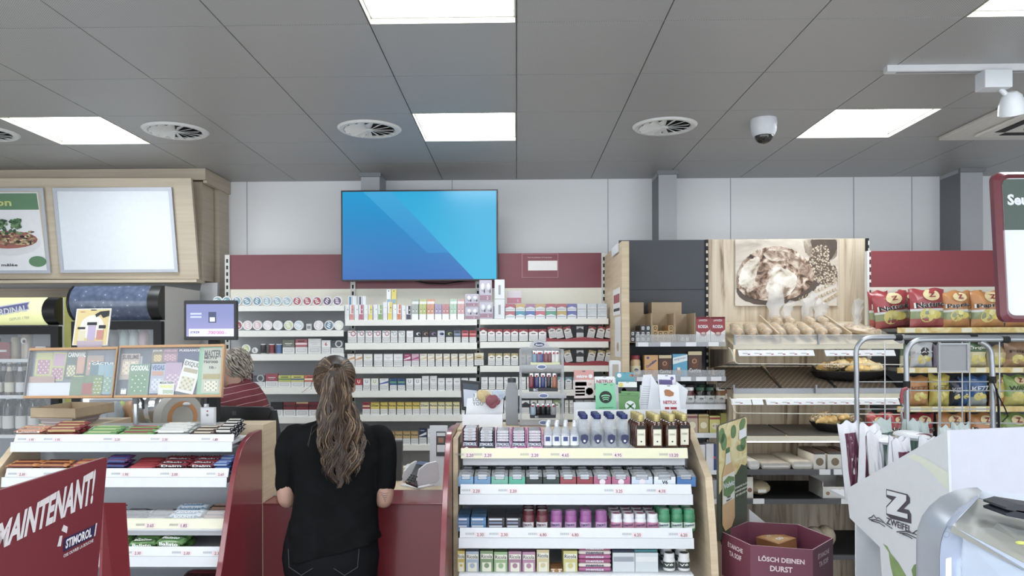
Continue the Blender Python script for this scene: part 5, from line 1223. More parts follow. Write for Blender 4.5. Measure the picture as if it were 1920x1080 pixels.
card([(1076,694),(1113,694),(1113.5,746),(1076.5,747)],3.40,'#c9847c','salmon pink prepaid card at the end of the card holder',d_micro)
card([(1115,706),(1152,706),(1153,735),(1117,735)],3.385,'#dde0e4','white film card standing behind the green music card',lambda T,R,D,s,g: (T('NETFLIX',.5,.32,.85,.22,mt('#a0262e')),))
def d_spot(T,R,D,s,g):
 D(.5,.52,.31,mt('#1f2a26'),2,28)
 for k,(r_,c_,w_) in enumerate(((.24,.50,.035),(.19,.60,.03),(.14,.69,.026))):
  pass
 for k,(cy,w,th_) in enumerate(((.45,.21,.022),(.53,.17,.018),(.60,.14,.016))):
  n=10;top=[];bot=[]
  for i in range(n + 1):
   u=-1 + 2 * i / n;yy=cy + .035 * u * u
   top.append(g(.5 + w * u,yy - th_,3));bot.append(g(.5 + w * u,yy + th_,3))
  s.add(top + bot,[(i,i + 1,n + 2 + i,n + 1 + i) for i in range(n)],mt('#7fd0a0',.4))
 T('',.2,.07,.22,.05,INK);T('12+',.82,.07,.12,.04,INK);T('Spotify Premium',.5,.92,.66,.05,mt('#1f4a34'))
card([(1116,719),(1153,718),(1156,768),(1117,769)],3.325,'#6ac291','green music gift card with a black round logo of three waves',d_spot)
card([(1154,698),(1188,698),(1191,722),(1155,721)],3.41,'#3f94a4','teal travel prepaid card behind the game cards',lambda T,R,D,s,g: (T('',.5,.6,.8,.2,WHITE),D(.2,.25,.12,WHITE),D(.84,.25,.07,mt('#c87a3a')),D(.9,.25,.07,mt('#a8343a'))))
card([(1159,716),(1194,716),(1195,745),(1160,744)],3.375,'#dfe2dc','black and yellow game card between teal and green cards',lambda T,R,D,s,g: (R(0,1,.35,.75,mt('#3a3a3e')),D(.15,.2,.12,mt('#d8cc3c')),D(.3,.55,.12,mt('#8a8a90')),T('',.55,.85,.5,.14,INK)))
def d_xb(T,R,D,s,g):
 D(.55,.72,.26,WHITE,2,24)
 for sg in (1,-1): s.add([g(.55 - .2 * sg,.60,3),g(.55 - .13 * sg,.56,3),g(.55 + .2 * sg,.88,3),g(.55 + .12 * sg,.93,3)],[(0,1,2,3)],mt('#3f7f38'))
 T('',.2,.3,.2,.06,mt('#dce8d8'));T('',.65,.3,.5,.06,mt('#dce8d8'));R(0,1,.12,.14,mt('#386f34'))
card([(1160,737),(1197,738),(1200,770),(1161,770)],3.33,'#4f8c40','grass green game gift card with a white crossed ball logo',d_xb)
card([(1164,733),(1199,734),(1200,745),(1165,745)],3.345,'#5a9a4a','second green game gift card just behind the first',lambda T,R,D,s,g: None)
card([(1233,702),(1266,703),(1270,750),(1235,750)],3.41,'#dcdce2','white and purple parcel card behind the film card',lambda T,R,D,s,g: (R(.06,.8,.2,.42,mt('#5d548c')),D(.8,.14,.1,mt('#6a62a0')),T('',.42,.52,.6,.1,mt('#4d4680'))))
def d_nf(T,R,D,s,g):
 s.add([g(.24,.24,2),g(.34,.18,2),g(.52,.19,2),g(.74,.30,2),g(.70,.42,2),g(.5,.46,2),g(.28,.42,2)],[tuple(range(7))],mt('#b0713c'));T('NETFLIX',.5,.68,.68,.13,mt('#b02a34'),bold=.03)
 R(.22,.44,.86,1,mt('#a8242e'));R(.5,.82,.86,1,mt('#a8242e'))
card([(1235,721),(1272,722),(1276,770),(1239,770)],3.325,'#e4e6ec','white film gift card with an orange blob and red lettering',d_nf)
for k in range(5):
 q=[P(a_,c_,3.395 - .006 * k) for a_,c_ in (((1206,703),(1222,702),(1238,766),(1196,766)),((1200,722),(1232,724),(1236,768),(1198,768)),((1268,715),(1290,731),(1284,768),(1262,766)),((1204,716),(1228,718),(1234,768),(1196,769)),((1222,704),(1234,722),(1238,768),(1214,767)))[k]]
 b=MB();b.slab(q,.001,mt('#d9dde4',.5))
 for j in range(9):
  g_=lambda a_,c_: q[0].lerp(q[1],a_).lerp(q[3].lerp(q[2],a_),c_) + Vector((0,-.0006,0))
  if k in (1,3): b.add([g_(.1,.15 + j * .08),g_(.7,.15 + j * .08),g_(.7,.17 + j * .08),g_(.1,.17 + j * .08)],[(0,1,2,3)],mt('#a9aeb6'))
 tag(b.build('paper_sheet',smooth=False),'loose white paper slip in the card holder, %s of five' % ORD[k],'paper','paper slips in the card holder')
# slim white tube pack
l,r=P(1144,712,3.9),P(1164,676,3.9)
t=thing('paper_cup_stack',((l.x + r.x) / 2,3.9,zc),'tall white dispenser with a brown print behind the gift cards','dispenser')
b=MB();b.rbox(l.x,r.x,3.9,3.95,zc + .006,r.z,WHITE,r=.01);b.build('dispenser_body',t)
b=MB();b.rect(l.x + .012,r.x - .012,r.z - .09,r.z - .02,3.899,mt('#b4a698'));b.text('',(l.x + r.x) / 2,r.z - .055,3.898,.014,INK,w=.03);b.build('print',t,smooth=False)
# --- left rack top
l=P(155,797,3.42)
def plate(pts,label):
 q=[PZ(a_,c_,LZ + .006) for a_,c_ in pts];s=MB();s.prism([(v.x,v.y) for v in q],LZ + .0,LZ + .008,mt('#a6a7a8',.5),'z');tag(s.build('base_plate',smooth=False),label,'base plate')
plate([(155,806),(330,804),(352,794),(200,794)],'grey metal base plate under the first ticket display post');plate([(352,802),(420,804),(474,792),(352,791.5)],'grey metal base plate under the monitor and white card stand')
for i,(px,rr) in enumerate(((255,5.2),(387,4.6))):
 yy=3.32;c_=P(px,790,yy);R=rr * yy / F_PX;zt_=P(px,740,yy).z
 t=thing('display_post',(c_.x,yy,LZ + .008),'round steel post holding up the ticket display, the %s one' % ('thicker','thinner')[i],'post')
 b=MB();b.cyl((c_.x,yy,LZ + .009),(c_.x,yy,zt_),R,STEEL if i == 0 else mt('#d4d6da',.3,metal=.3),16);b.build('tube',t)
 b=MB();b.cyl((c_.x,yy,P(px,757,yy).z),(c_.x,yy,zt_ + .002),R * 1.15,MGREY if i == 0 else BLACK,16);b.build('collar',t)
q=[P(*a_) for a_ in ((264,746,3.31),(268,752,3.31),(268,762,3.31),(269.5,767,3.31))]
t=thing('clamp_lever',tuple(q[0]),'small black clamp lever beside the thicker display post','lever');b=MB();b.tube(q,[.006,.007,.006,.005],BLACK);b.build('grip',t)
# ticket displays
def ticket(corners,y_top,y_bot,label,items,right_side):
 Q=[P(corners[0][0],corners[0][1],y_top),P(corners[1][0],corners[1][1],y_top),P(corners[2][0],corners[2][1],y_bot),P(corners[3][0],corners[3][1],y_bot)]
 c_=(Q[2] + Q[3]) / 2;t=thing('ticket_display',tuple(c_),label,'ticket display','framed scratch ticket displays')
 nrm=(Q[1] - Q[0]).cross(Q[3] - Q[0]).normalized();nrm=-nrm if nrm.y > 0 else nrm
 g=lambda a_,c2,k=0.0: Q[0].lerp(Q[1],a_).lerp(Q[3].lerp(Q[2],a_),c2) + nrm * k
 OW=mt('#c0905c',.4)
 b=MB();b.slab([g(0,0,-.012),g(1,0,-.012),g(1,1,-.012),g(0,1,-.012)],.004,mt('#70757e',.5));b.build('backing',t,smooth=False)
 for (a0,a1,c0,c1) in ((0,1,0,.045),(0,1,.955,1),(0,.012,.045,.955),(.985,1,.045,.955)):
  b=MB();b.slab([g(a0,c0,.008),g(a1,c0,.008),g(a1,c1,.008),g(a0,c1,.008)],.02,OW if (c1 - c0 < .1 or a0 > .5) else MGREY);b.build('frame_rail',t,smooth=False)
 b=MB();b.slab([g(.012,.05,.004),g(.985,.05,.004),g(.985,.95,.004),g(.012,.95,.004)],.0012,clear_mat('display_glass','#eef2f8',.07,.02));b.build('glass',t,smooth=False)
 b=MB();c3=Q[3].lerp(Q[2],.2 if right_side else .9);px_=P(255,745,3.3).x if True else 0
 b.box(px_ - .02 if right_side else c3.x,px_ + .02 if right_side else px_ - .006,Q[3].y + .02,3.30,Q[3].z + .005,Q[3].z + .022,BLACKM)
 b.build('mounting_bracket',t,smooth=False)
 for i,(x0,x1,y0,y1,cc,tx,tc,rot,blocks,nm) in enumerate(items):
  A=lambda x: (x - (corners[0][0] + corners[3][0]) / 2) / (corners[1][0] - corners[0][0]);Bf=lambda y: (y - corners[0][1]) / (corners[3][1] - corners[0][1])
  ca,cb=A((x0 + x1) / 2),Bf((y0 + y1) / 2);wa,wb=A(x1) - A(x0),Bf(y1) - Bf(y0);k=-.011 + i * .0007
  cr,sr=math.cos(rot),math.sin(rot);asp=(corners[1][0] - corners[0][0]) / (corners[3][1] - corners[0][1])
  def loc(u,v,kk): x_,y_=u * wa,v * wb / asp;return g(ca + x_ * cr - y_ * sr,cb + (x_ * sr + y_ * cr) * asp,kk)
  s=MB();s.poly([loc(-.5,-.5,k),loc(.5,-.5,k),loc(.5,.5,k),loc(-.5,.5,k)],mt(cc,.35))
  if tx:
   v,f,tw,th_=text_geo(tx,.03);s.add([loc(a / tw * .88,-.37 - c / th_ * .17,k + .0003) for a,c,_ in v],f,mt(tc))
  for (u0,u1,v0,v1,bc) in blocks: s.poly([loc(u0,v0,k + .00015),loc(u1,v0,k + .00015),loc(u1,v1,k + .00015),loc(u0,v1,k + .00015)],mt(bc,.4))
  if blocks:
   u0,u1,v0,v1,_=blocks[-1]
   for p_ in range(5):
    for q_ in range(5): uu,vv=u0 + (u1 - u0) * (p_ + .5) / 5,v0 + (v1 - v0) * (q_ + .5) / 5;s.poly([loc(uu - .03,vv - .018,k + .0003),loc(uu + .03,vv - .018,k + .0003),loc(uu + .03,vv + .018,k + .0003),loc(uu - .03,vv + .018,k + .0003)],mt('#dfe0dc' if (p_ + q_) % 2 else '#8a8c90'))
  tag(s.build('scratch_ticket',smooth=False),nm + ' scratch ticket behind the glass','scratch ticket','scratch tickets in the framed displays')
 return t
itR=[(221,415,651,743,'#6e7784','','',0,[],'grey paper sheet under the tickets'),(224,262,668,700,'#aab4c0','','#e6e6e0',0,[],'dull blue'),(279,300,655,681,'#8b8574','JOUR','#e8e8e4',0,[(-.3,.4,-.1,.4,'#c8b070')],'brown gold'),(300,328,655,680,'#9a7f92','OVERLOOK','#e0b8c4',0,[(-.4,.4,-.1,.4,'#b8909c')],'rose grey'),
 (328,372,655,680,'#5a6480','PUISSANCE','#f0e6ee',0,[],'night blue'),(223,258,663,712,'#b8a9a0','SUBLIME','#5a5a60',0,[(-.4,.4,-.2,.3,'#d8c8b0')],'beige pyramid'),(281,307,683,738,'#a9b4c6','VEGAS','#4a6a9a',0,[(-.4,.4,-.25,-.1,'#c79a80'),(-.4,.4,0,.4,'#c4ccd8')],'pale blue casino'),
 (307,338,681,734,'#b79fb8','','#c8a060',0,[(-.4,.4,-.1,.3,'#c4a8c0')],'lilac'),(241,279,683,741,'#7c9c84','GOXXAL','#eef2ee',0,[(-.38,.38,-.18,.42,'#6f9a72')],'green football'),(336,369,677,738,'#dfe0de','EXQUIS','#6a6a62',.22,[(-.4,.4,-.25,-.12,'#b3a684'),(-.38,.38,.02,.42,'#cfc9a8')],'tilted white'),
 (298,327,715,741,'#dcdfda','MEGATREIN','#2c3a34',0,[(-.4,.4,-.2,0,'#d8dc7c'),(-.2,.45,.15,.4,'#a8cc98')],'small white and lime'),(369,378,652,742,'#7fb28e','','',0,[],'narrow green'),(372,413,651,742,'#86bc98','','',0,[],'green panel behind the tall one'),(377,412,655,738,'#b9beaa','MASTER','#4a4c4c',0,[(-.45,.45,.08,.2,'#a89a5c'),(-.35,.35,.24,.46,'#dcd8b4')],'tall master words'),
 (230,240,729,739,'#e6e8ea','18+','#2a2c30',0,[],'small eighteen plus notice')]
itL=[(58,222,656,744,'#868e9a','','',0,[],'grey paper sheet under the left tickets'),(61,92,661,706,'#b5ba7e','','#8a8c60',0,[(-.35,.4,-.2,.4,'#b48a9c')],'lime and rose'),(92,118,661,714,'#b4ba80','','',.05,[(-.4,.4,-.45,-.02,'#b89ab0'),(-.4,.4,.05,.46,'#b48a9c')],'second lime and rose'),
 (119,157,659,712,'#6e7c78','CARNAVAL','#e4e6e0',0,[(.05,.42,-.3,.3,'#c49c8c'),(-.42,0,0,.4,'#b8b488')],'dark carnival'),(158,190,668,712,'#a8998f','','',0,[(-.4,.4,-.3,.2,'#c09a84')],'peach coloured'),(166,212,680,706,'#6f8a94','CACTUS','#dfe4e4',0,[],'blue grey cactus'),(182,211,686,740,'#8fb0bc','','',0,[(-.42,.42,-.1,.42,'#8fb09c')],'pale turquoise'),
 (54,102,706,726,'#b0938c','','#d8c08c',0,[],'brown rose strip'),(52,134,718,743,'#cdd3dc','','',0,[],'white glossy leaflet'),(133,193,705,742,'#7a8f76','','',0,[(-.12,.2,-.1,.45,'#a8605c'),(.22,.48,-.4,.45,'#8aa05c')],'green and red solo'),(136,158,705,716,'#7a8f76','Solo','#e8e48c',0,[],'solo heading')]
tL=ticket([(57,653.5),(223,650.5),(212,746),(45,747)],3.27,3.22,'framed glass case of scratch tickets, the one nearest the beer cooler',itL,False)
tR=ticket([(226,648.5),(422,645.5),(416,744.5),(215,746)],3.25,3.20,'framed glass case of scratch tickets in front of the shopkeeper',itR,True)
s=MB()
for tx,px,py,w in (('MOTS',395,671,.055),("750'000",395,678.5,.065),('10.-',399,689,.03)): q=P(px,py,3.249 - .05 * (py - 648) / 97);s.text(tx,q.x,q.z,q.y - .0005,.012,INK,w=w,bold=.02)
s.build('ticket_lettering',tR,smooth=False)
# advertising card above left display
def d_tray(T,R,D,s,g):
 R(.04,.96,.03,.97,mt('#d9c277',.3));D(.5,.5,.34,mt('#e2dfd2'),1.5,20);T('NEO',.2,.09,.14,.04,mt('#c06a5a'));R(.4,.62,.46,.86,mt('#b9a9c9'),3);R(.14,.34,.6,.88,mt('#d9cfae'),3);R(.66,.86,.58,.84,mt('#c7867c'),3)
 R(.36,.64,.37,.45,INK,3);R(.1,.32,.5,.56,INK,3);R(.7,.9,.45,.54,INK,3);D(.5,.88,.38,mt('#b9a9b9'),2,16,180,360);s.add([g(.56,.16,4),g(.7,.08,4),g(.96,.06,4),g(.96,.2,4),g(.8,.26,4),g(.72,.16,4),g(.6,.24,4)],[tuple(range(7))],INK)
 T('',.5,.41,.24,.035,WHITE,4)
card([(144,579),(209,578),(201,648),(135,647.5)],3.30,'#dcd8cc','yellow advertising card with three tickets on a tray above the ticket case',d_tray,'advertising_card',.004)
# customer monitor
y0_=3.38;l,r=P(345,638,y0_),P(443,563,y0_)
t=thing('customer_monitor',((l.x + r.x) / 2,y0_,LZ),'black lottery monitor showing 700000 above the ticket case','monitor')
b=MB();b.rbox(l.x,r.x,y0_,y0_ + .025,l.z,r.z,BLACK,r=.006);b.build('bezel',t)
a_,c_=P(349.5,631,y0_ - .001),P(438.5,570,y0_ - .001)
b=MB();sc_=screen_mat('lottery_screen','#8890c6','#a5a4d6',a_.z - LZ + .1,a_.z - LZ,.62);b.rect(a_.x,c_.x,a_.z,c_.z,y0_ - .001,sc_)
q=P(400,597,y0_);b.rect(q.x - .022,q.x + .014,q.z - .02,q.z + .03,y0_ - .0016,mt('#3c4260',emit=.4));b.rect(q.x - .016,q.x + .008,q.z - .015,q.z + .005,y0_ - .002,mt('#b8bce0',emit=.5))
q0,q1=P(349.5,631,y0_),P(438.5,618,y0_);b.rect(q0.x + .012,q1.x,q0.z,q1.z + .004,y0_ - .0016,mt('#b9b8e2',emit=.65))
q=P(366,623.5,y0_);b.text('JOKER',q.x,q.z,y0_ - .0022,.013,mt('#3a3a5c',emit=.1),w=.045,bold=.02);q=P(407,623.5,y0_);b.text(".700'000.-",q.x,q.z,y0_ - .0022,.016,mt('#c0488a',emit=.4),w=.092,bold=.02)
for k in range(2): q=P(366,590 + k * 6,y0_);b.rect(q.x - .022,q.x + .03,q.z,q.z + .008,y0_ - .0018,mt('#9aa0d4',emit=.6))
b.build('screen',t,smooth=False)
q=P(397,640,y0_);b=MB();b.box(q.x - .02,q.x + .02,y0_ + .008,y0_ + .05,LZ + .009,l.z + .03,BLACKM);b.build('column',t,smooth=False)
# small white card stand
l,r=P(376,797,3.27),P(402,764,3.27);t=thing('card_stand',((l.x + r.x) / 2,3.27,LZ + .009),'small white upright card holder in front of the black register','card stand')
b=MB();b.box(l.x,r.x,3.27,3.29,LZ + .009,r.z,mt('#cfd1d6',.4));b.build('holder',t,smooth=False)
b=MB();xm=(l.x + r.x) / 2;b.rect(l.x + .004,r.x - .004,LZ + .02,r.z - .004,3.2694,mt('#dfe0e4'));b.disc(xm,r.z - .016,.004,3.2688,REDINK,10);b.disc(xm,r.z - .034,.006,3.2688,mt('#8a8c92'),12);b.text('',xm,LZ + .028,3.2688,.006,MGREY,w=.03);b.build('card_print',t,smooth=False)
# register seen from behind
t=thing('cash_register',(-1.2,3.6,zc),'black touch screen register seen from behind, left of the customer','cash register')
yq=3.62;f_=[P(*a_) for a_ in ((402,762,yq),(506,764,yq),(510,770,yq),(527,872,yq - .02),(520,905,yq - .02),(513,905,yq - .02),(500,800,yq),(402,800,yq))]
b=MB();b.slab([f_[0],f_[1],f_[2],f_[6],f_[7]],.045,BLACK);b.build('monitor_back',t,bevel=.004,smooth=False)
b=MB();b.slab([f_[2],f_[3],f_[4],f_[5],f_[6]],.05,BLACKM);b.build('side_wing',t,smooth=False)
q=P(440,775,yq);b=MB();b.rbox(q.x - .012,q.x + .008,yq - .002,yq - .0005,q.z - .01,q.z + .01,mt('#3c3c40',.3),r=.003);b.build('logo_plate',t,smooth=False)
q=P(450,800,yq);b=MB();b.box(q.x - .06,q.x + .06,yq + .06,yq + .14,zc + .005,q.z + .02,BLACKM);b.build('stand',t,smooth=False)
# cardboard tray over paper stack
zr,zb_=1.412,1.366
F0,F1=PZ(57,765,zr),PZ(141,766,zr);B1,B0=PZ(214,754.5,zr),PZ(133,753.5,zr)
t=thing('cardboard_tray',(F0.x,F0.y,zb_),'shallow open cardboard tray on a stack of papers at the left','tray')
R_=[F0,F1,B1,B0];s=MB()
for i in range(4):
 p0,p1=R_[i],R_[(i + 1) % 4];n_=(p1 - p0).cross(Vector((0,0,1))).normalized() * .004
 s.add([(p.x + o_.x,p.y + o_.y,z_) for z_ in (zb_,zr) for p,o_ in ((p0,Vector()),(p1,Vector()),(p1,-n_),(p0,-n_))],[(0,1,5,4),(2,3,7,6),(4,5,6,7),(0,3,2,1),(1,2,6,5),(3,0,4,7)],CARDB)
s.prism([(p.x,p.y) for p in R_],zb_,zb_ + .004,CARDB,'z');s.build('walls_and_base',t,smooth=False)
for k in range(7):
 c0=(F0 + F1 + B0 + B1) / 4;zz=LZ + k * .0058;sc=.62 + .02 * (k % 3) + .02 * k
 s=MB();s.prism([(c0.x + (p.x - c0.x) * sc,c0.y - .02 + (p.y - c0.y) * sc) for p in R_],zz,zz + .0052,mt(('#b9a6a6','#a89490','#c8bcc0')[k % 3],.6),'z')
 tag(s.build('magazine',smooth=False),'magazine in the stack under the cardboard tray, %s from the bottom' % ORD[k],'magazine','magazines under the cardboard tray')
b=MB();b.box(P(40,800,3.3).x,P(160,800,3.3).x,3.42,3.7,zc + .006,LZ - .002,WOOD);tag(b.build('wood_block',smooth=False),'plain wooden box behind the chocolate rack under the magazines','box')
# slicing machine
ym=3.95
q0,q1=P(262,770,ym),P(330,762,ym)
t=thing('slicing_machine',(q0.x + .1,ym,zc),'steel slicing machine with a ribbed drum and an orange ringed guard','slicer')
path=[(q0.x + .03 * k,ym + .0,q0.z + .002 * k) for k in range(8)];b=MB();b.tube(path,[.075,.082,.078,.088,.084,.094,.09,.07],STEEL,n=28);b.build('ribbed_drum',t,ang=20)
q=P(335,782,ym - .12);b=MB();b.cyl((q.x - .03,ym - .1,q.z),(q.x + .03,ym - .14,q.z),.12,mt('#b6b5b0',.4),36);b.build('round_guard',t)
b=MB();n_=Vector((.06,-.04,0)).normalized();c0=Vector((q.x + .031,ym - .1405,q.z));u=Vector((0,0,1));v=n_.cross(u)
vs_=[]
for k in range(33): a=2 * PI * k / 32;d_=v * math.cos(a) + u * math.sin(a);vs_ += [c0 + d_ * .06,c0 + d_ * .085]
b.add(vs_,[(2 * k,2 * k + 1,2 * k + 3,2 * k + 2) for k in range(32)],mt('#c98c52',.4));b.build('orange_ring',t)
b=MB();b.ball((q.x + .06,ym - .16,q.z + .07),(.02,.02,.012),mt('#c9cbcf',.3));b.build('knob',t)
b=MB();b.box(q0.x - .02,q.x + .05,ym - .05,ym + .08,zc + .005,q0.z - .06,mt('#b8bbc0',.4));b.build('machine_base',t,smooth=False)
for i,(px,cc,nm) in enumerate(((228,'#a3b45a','yellow green'),(244,'#c9996a','peach orange'),(216,'#8f9aa0','grey crinkled'))):
 q=P(px,770,4.0 - .05 * i);s=MB();s.ball((q.x,4.0 - .05 * i,q.z - .03),(.05,.02,.085),mt(cc,.25,bump=.5,bscale=40),14);s.box(q.x - .04,q.x + .04,3.98 - .05 * i,4.02 - .05 * i,zc + .005,q.z - .08,mt(cc))
 tag(s.build('snack_bag'),nm + ' bag standing beside the slicing machine','bag')
# --- counter things
zt=zc + .0045
q=P(806,903,3.62);q1_=P(839,798,3.62)
t=thing('payment_sign',((q.x + q1_.x) / 2,3.62,zt),'tall white sign board with a payment sticker behind the card terminal','sign')
b=MB();b.box(q.x,q1_.x,3.62,3.63,zt,q1_.z,WHITE);b.build('board',t,smooth=False)
a_,c_=P(818,855,3.619),P(836,809,3.619);b=MB();b.box(a_.x,c_.x,3.617,3.6195,a_.z,c_.z,mt('#45464e',.4));b.rect(a_.x + .003,c_.x - .003,c_.z - .022,c_.z - .006,3.616,mt('#dfe0e4'));b.rect(a_.x + .01,c_.x - .01,c_.z - .055,c_.z - .03,3.616,mt('#a9765a'));b.rect(a_.x + .004,c_.x - .004,a_.z + .02,a_.z + .055,3.616,mt('#dcdde2'));b.text('',(a_.x + c_.x) / 2,c_.z - .014,3.615,.008,INK,w=.03);b.build('payment_sticker',t,smooth=False)
# card terminal
t=thing('card_terminal',(P(790,900,3.45).x,3.45,zt),'white hooded card payment terminal with black keys on the counter','card terminal')
A=lambda px,py,y: P(px,py,y)
TW=mt('#d6d7da',.35)
b=MB();q=[PZ(a_,c_,zt + .004) for a_,c_ in ((750,909),(783,916),(836,905),(800,899))];b.prism([(v.x,v.y) for v in q],zt,zt + .006,TW,'z');b.build('base_plate',t,smooth=False)
def wing(pts,y,th,dy=0):
 s=MB();s.slab([P(a_,c_,y + dy * (a_ - pts[0][0])) for a_,c_ in pts],th,TW);s.build('side_shell',t,bevel=.003,smooth=False)
wing([(783,912),(781,900),(786,880),(800,869),(818,865),(822,868),(824,898),(818,905)],3.42,.012,.0012)
wing([(757,906),(755,894),(758,884),(768,871),(780,864),(785,866),(779,880),(762,904)],3.47,.012,.0012)
b=MB();b.slab([P(759,903,3.43),P(781,911,3.40),P(783,891,3.44),P(777,884,3.47)],.02,mt('#47484c',.4));b.build('keypad_base',t,smooth=False)
b=MB();b.slab([P(771,889,3.46),P(784,893,3.43),P(806,869,3.46),P(783,864,3.50)],.02,mt('#3a3b40',.4));b.build('terminal_body',t,smooth=False)
b=MB();b.slab([P(780,869.5,3.462),P(794,872.5,3.445),P(806,867,3.455),P(786,864.5,3.485)],.002,mt('#59617c',.15,emit=.12));b.build('terminal_screen',t,smooth=False)
for i in range(4):
 for j in range(3):
  q=P(763 + j * 5.4 + i * 2.6,903 + j * 1.8 - i * 4.2,3.405 + .008 * i - .005 * j);b=MB();b.ball(tuple(q),(.0045,.004,.0035),BLACK if i or j == 1 else mt(('#b8b23c','','#a83a3a')[j] if j != 1 else '#111111'),8);b.build('key',t)
# dark upright box and papers
l,r=P(727,877,3.75),P(753,827,3.75);b=MB();b.box(l.x,r.x,3.75,3.80,zt,r.z,mt('#3c3c40',.5));tag(b.build('black_speaker',bevel=.003,smooth=False),'dark grey upright box at the right shoulder of the customer','speaker')
q=[PZ(a_,c_,zt + .002) for a_,c_ in ((490,922),(512,911),(530,915),(520,930),(497,930))];b=MB();b.prism([(v.x,v.y) for v in q],zt,zt + .003,mt('#7c7a72',.4,noise_amt=.5,scale=80),'z');tag(b.build('change_mat',smooth=False),'dark patterned change mat on the counter beside the wood post','mat')
for i,(pts,cc) in enumerate((((475,931),(500,924),(512,930),(486,936)),) and ((((475,930),(500,924),(512,929),(486,935)),'#8f8580'),(((508,914),(524,906),(530,912),(516,920)),'#b8b05a'))):
 q=[PZ(a_,c_,zt + .004) for a_,c_ in pts];b=MB();b.prism([(v.x,v.y) for v in q],zt + .0032 if i else zt,zt + .006 if i else zt + .002,mt(cc,.5),'z');tag(b.build('leaflet',smooth=False),('grey','yellow')[i] + ' leaflet lying on the counter beside the customer','leaflet')
q=[PZ(a_,c_,zt + .004) for a_,c_ in ((756,880),(764,873),(790,872),(782,879))];b=MB();b.prism([(v.x,v.y) for v in q],zt,zt + .014,mt('#c9cacb',.5,noise_amt=.4,scale=120),'z');tag(b.build('flyer_stack',smooth=False),'stack of pale flyers on the worktop behind the card terminal','flyers')
# ================================================================ GABLE, COFFEE SHELVES
GX=.66;gy=4.63
zt=P(1170,452,gy).z
t=thing('wood_gable',(GX + .02,5.1,0),'tall pale wood gable between the tobacco shelves and coffee shelves','shelf gable')
x1=P(1180,600,gy).x
b=MB();b.box(GX,x1,gy,5.53,0,zt,WOOD);b.build('board',t,smooth=False)
b=MB();a_,c_=PX(1150,482,GX),PX(1161,456,GX);b.box(GX - .012,GX - .001,min(a_.y,c_.y),max(a_.y,c_.y) ,a_.z,c_.z,WHITE);b.build('alarm_sensor',t,bevel=.003,smooth=False)
b=MB();
for (ya,yb__,xa,xb,mk) in ((538,592,1149.5,1163,1),(593,668,1153,1164,0)):
 p0,p1=PX(xa,yb__,GX - .002),PX(xb,ya,GX - .002)
 b.add([(GX - .002,p0.y,p0.z),(GX - .002,p1.y,p0.z),(GX - .002,p1.y,p1.z),(GX - .002,p0.y,p1.z)],[(0,1,2,3)],mt('#dddcdc'))
 f=lambda u,v: (GX - .0025,p0.y + (p1.y - p0.y) * u,p1.z + (p0.z - p1.z) * v)
 if mk: b.add([f(.1,.22),f(.9,.22),f(.9,.55),f(.1,.55)],[(0,1,2,3)],mt('#a0404a'));b.add([f(.1,.75),f(.9,.75),f(.9,.86),f(.1,.86)],[(0,1,2,3)],INK)
 else: b.add([f(.5 + .2 * math.cos(k),.75 + .12 * math.sin(k)) for k in [i * .7 for i in range(9)]],[tuple(range(9))],mt('#b9a08a'))
b.build('paper_notices',t,smooth=False)
CY_,CF=5.1,4.65
DK=mt('#3d4149',.45)
xa,xb=x1 + .002,P(1322,450,CY_).x
t=thing('coffee_shelving',((xa + xb) / 2,CY_,0),'dark grey backed shelving holding coffee, cocoa, jam and tea','shelving')
zt=P(1250,450,CY_).z;zm=P(1250,543,CY_).z
b=MB();b.box(xa,xb,CY_,CY_ + .02,zm + .003,zt,DK);b.box(xa,xb,CY_ + .005,CY_ + .02,zm - .003,zm + .003,BLACK);b.box(xa,xb,CY_,CY_ + .02,0.02,zm - .003,DK);b.build('back_panel',t,smooth=False)
b=MB();b.box(xb,xb + .02,CY_ - .01,CY_ + .03,0,zt,BLACKM);
z=.1
while z < zt - .03: b.box(xb + .004,xb + .016,CY_ - .0112,CY_ - .0101,z,z + .02,mt('#cfc6b6'));z += .05
b.build('slotted_upright',t,smooth=False)
GM=mt('#9b9da2',.35,metal=.4)
CS=[]
for i,(y1_,y2_,xl,xr_,gt) in enumerate(((641,650,1192,1361,627),(706,715,1188,1361,694),(758,768,1186,1361,748),(812,821,1186,1345,0),(882,890,1186,1345,0),(936,945,1186,1345,0),(1040,1049,1186,1345,0))):
 l,r=P(xl,y2_,CF),P(xr_,y1_,CF);l.x=max(l.x,xa)
 b=MB();b.box(l.x,r.x,CF,CF + .01,l.z,r.z,GM if i < 2 else WHITE);b.box(l.x,r.x - .01,CF + .011,CY_ - .002,r.z - .02,r.z - .004,BLACKM);
 b.build('shelf',t,smooth=False)
 if gt:
  b=MB();g=P(1250,gt,CF).z;b.box(l.x,r.x - .004,CF + .002,CF + .004,r.z + .001,g,CLEAR)
  q=l.x
  while q < r.x - .01: b.box(q,q + .0015,CF + .001,CF + .002,r.z + .001,g,mt('#9fa1a6'));q += .012
  b.build('clear_guard',t,smooth=False)
 for px in ((1196,1238,1286,1328) if i == 0 else (1194,1236,1276,1305,1333) if i == 1 else (1300,1340) if i < 4 else (1325,)):
  q=P(px,y1_,CF);b=MB();w_=.065;b.rect(q.x,min(q.x + w_,r.x - .002),l.z + .001,r.z - .001,CF - .001,mt('#e4e5ea'));b.text('',q.x + w_ * .7,(l.z + r.z) / 2 - .003,CF - .0016,.009,REDINK if px % 4 == 0 else INK,w=.02);b.text('',q.x + w_ * .3,r.z - .008,CF - .0016,.005,MGREY,w=.025);b.build('price_label',t,smooth=False)
 CS.append(r.z - .004)
yy=CF + .02
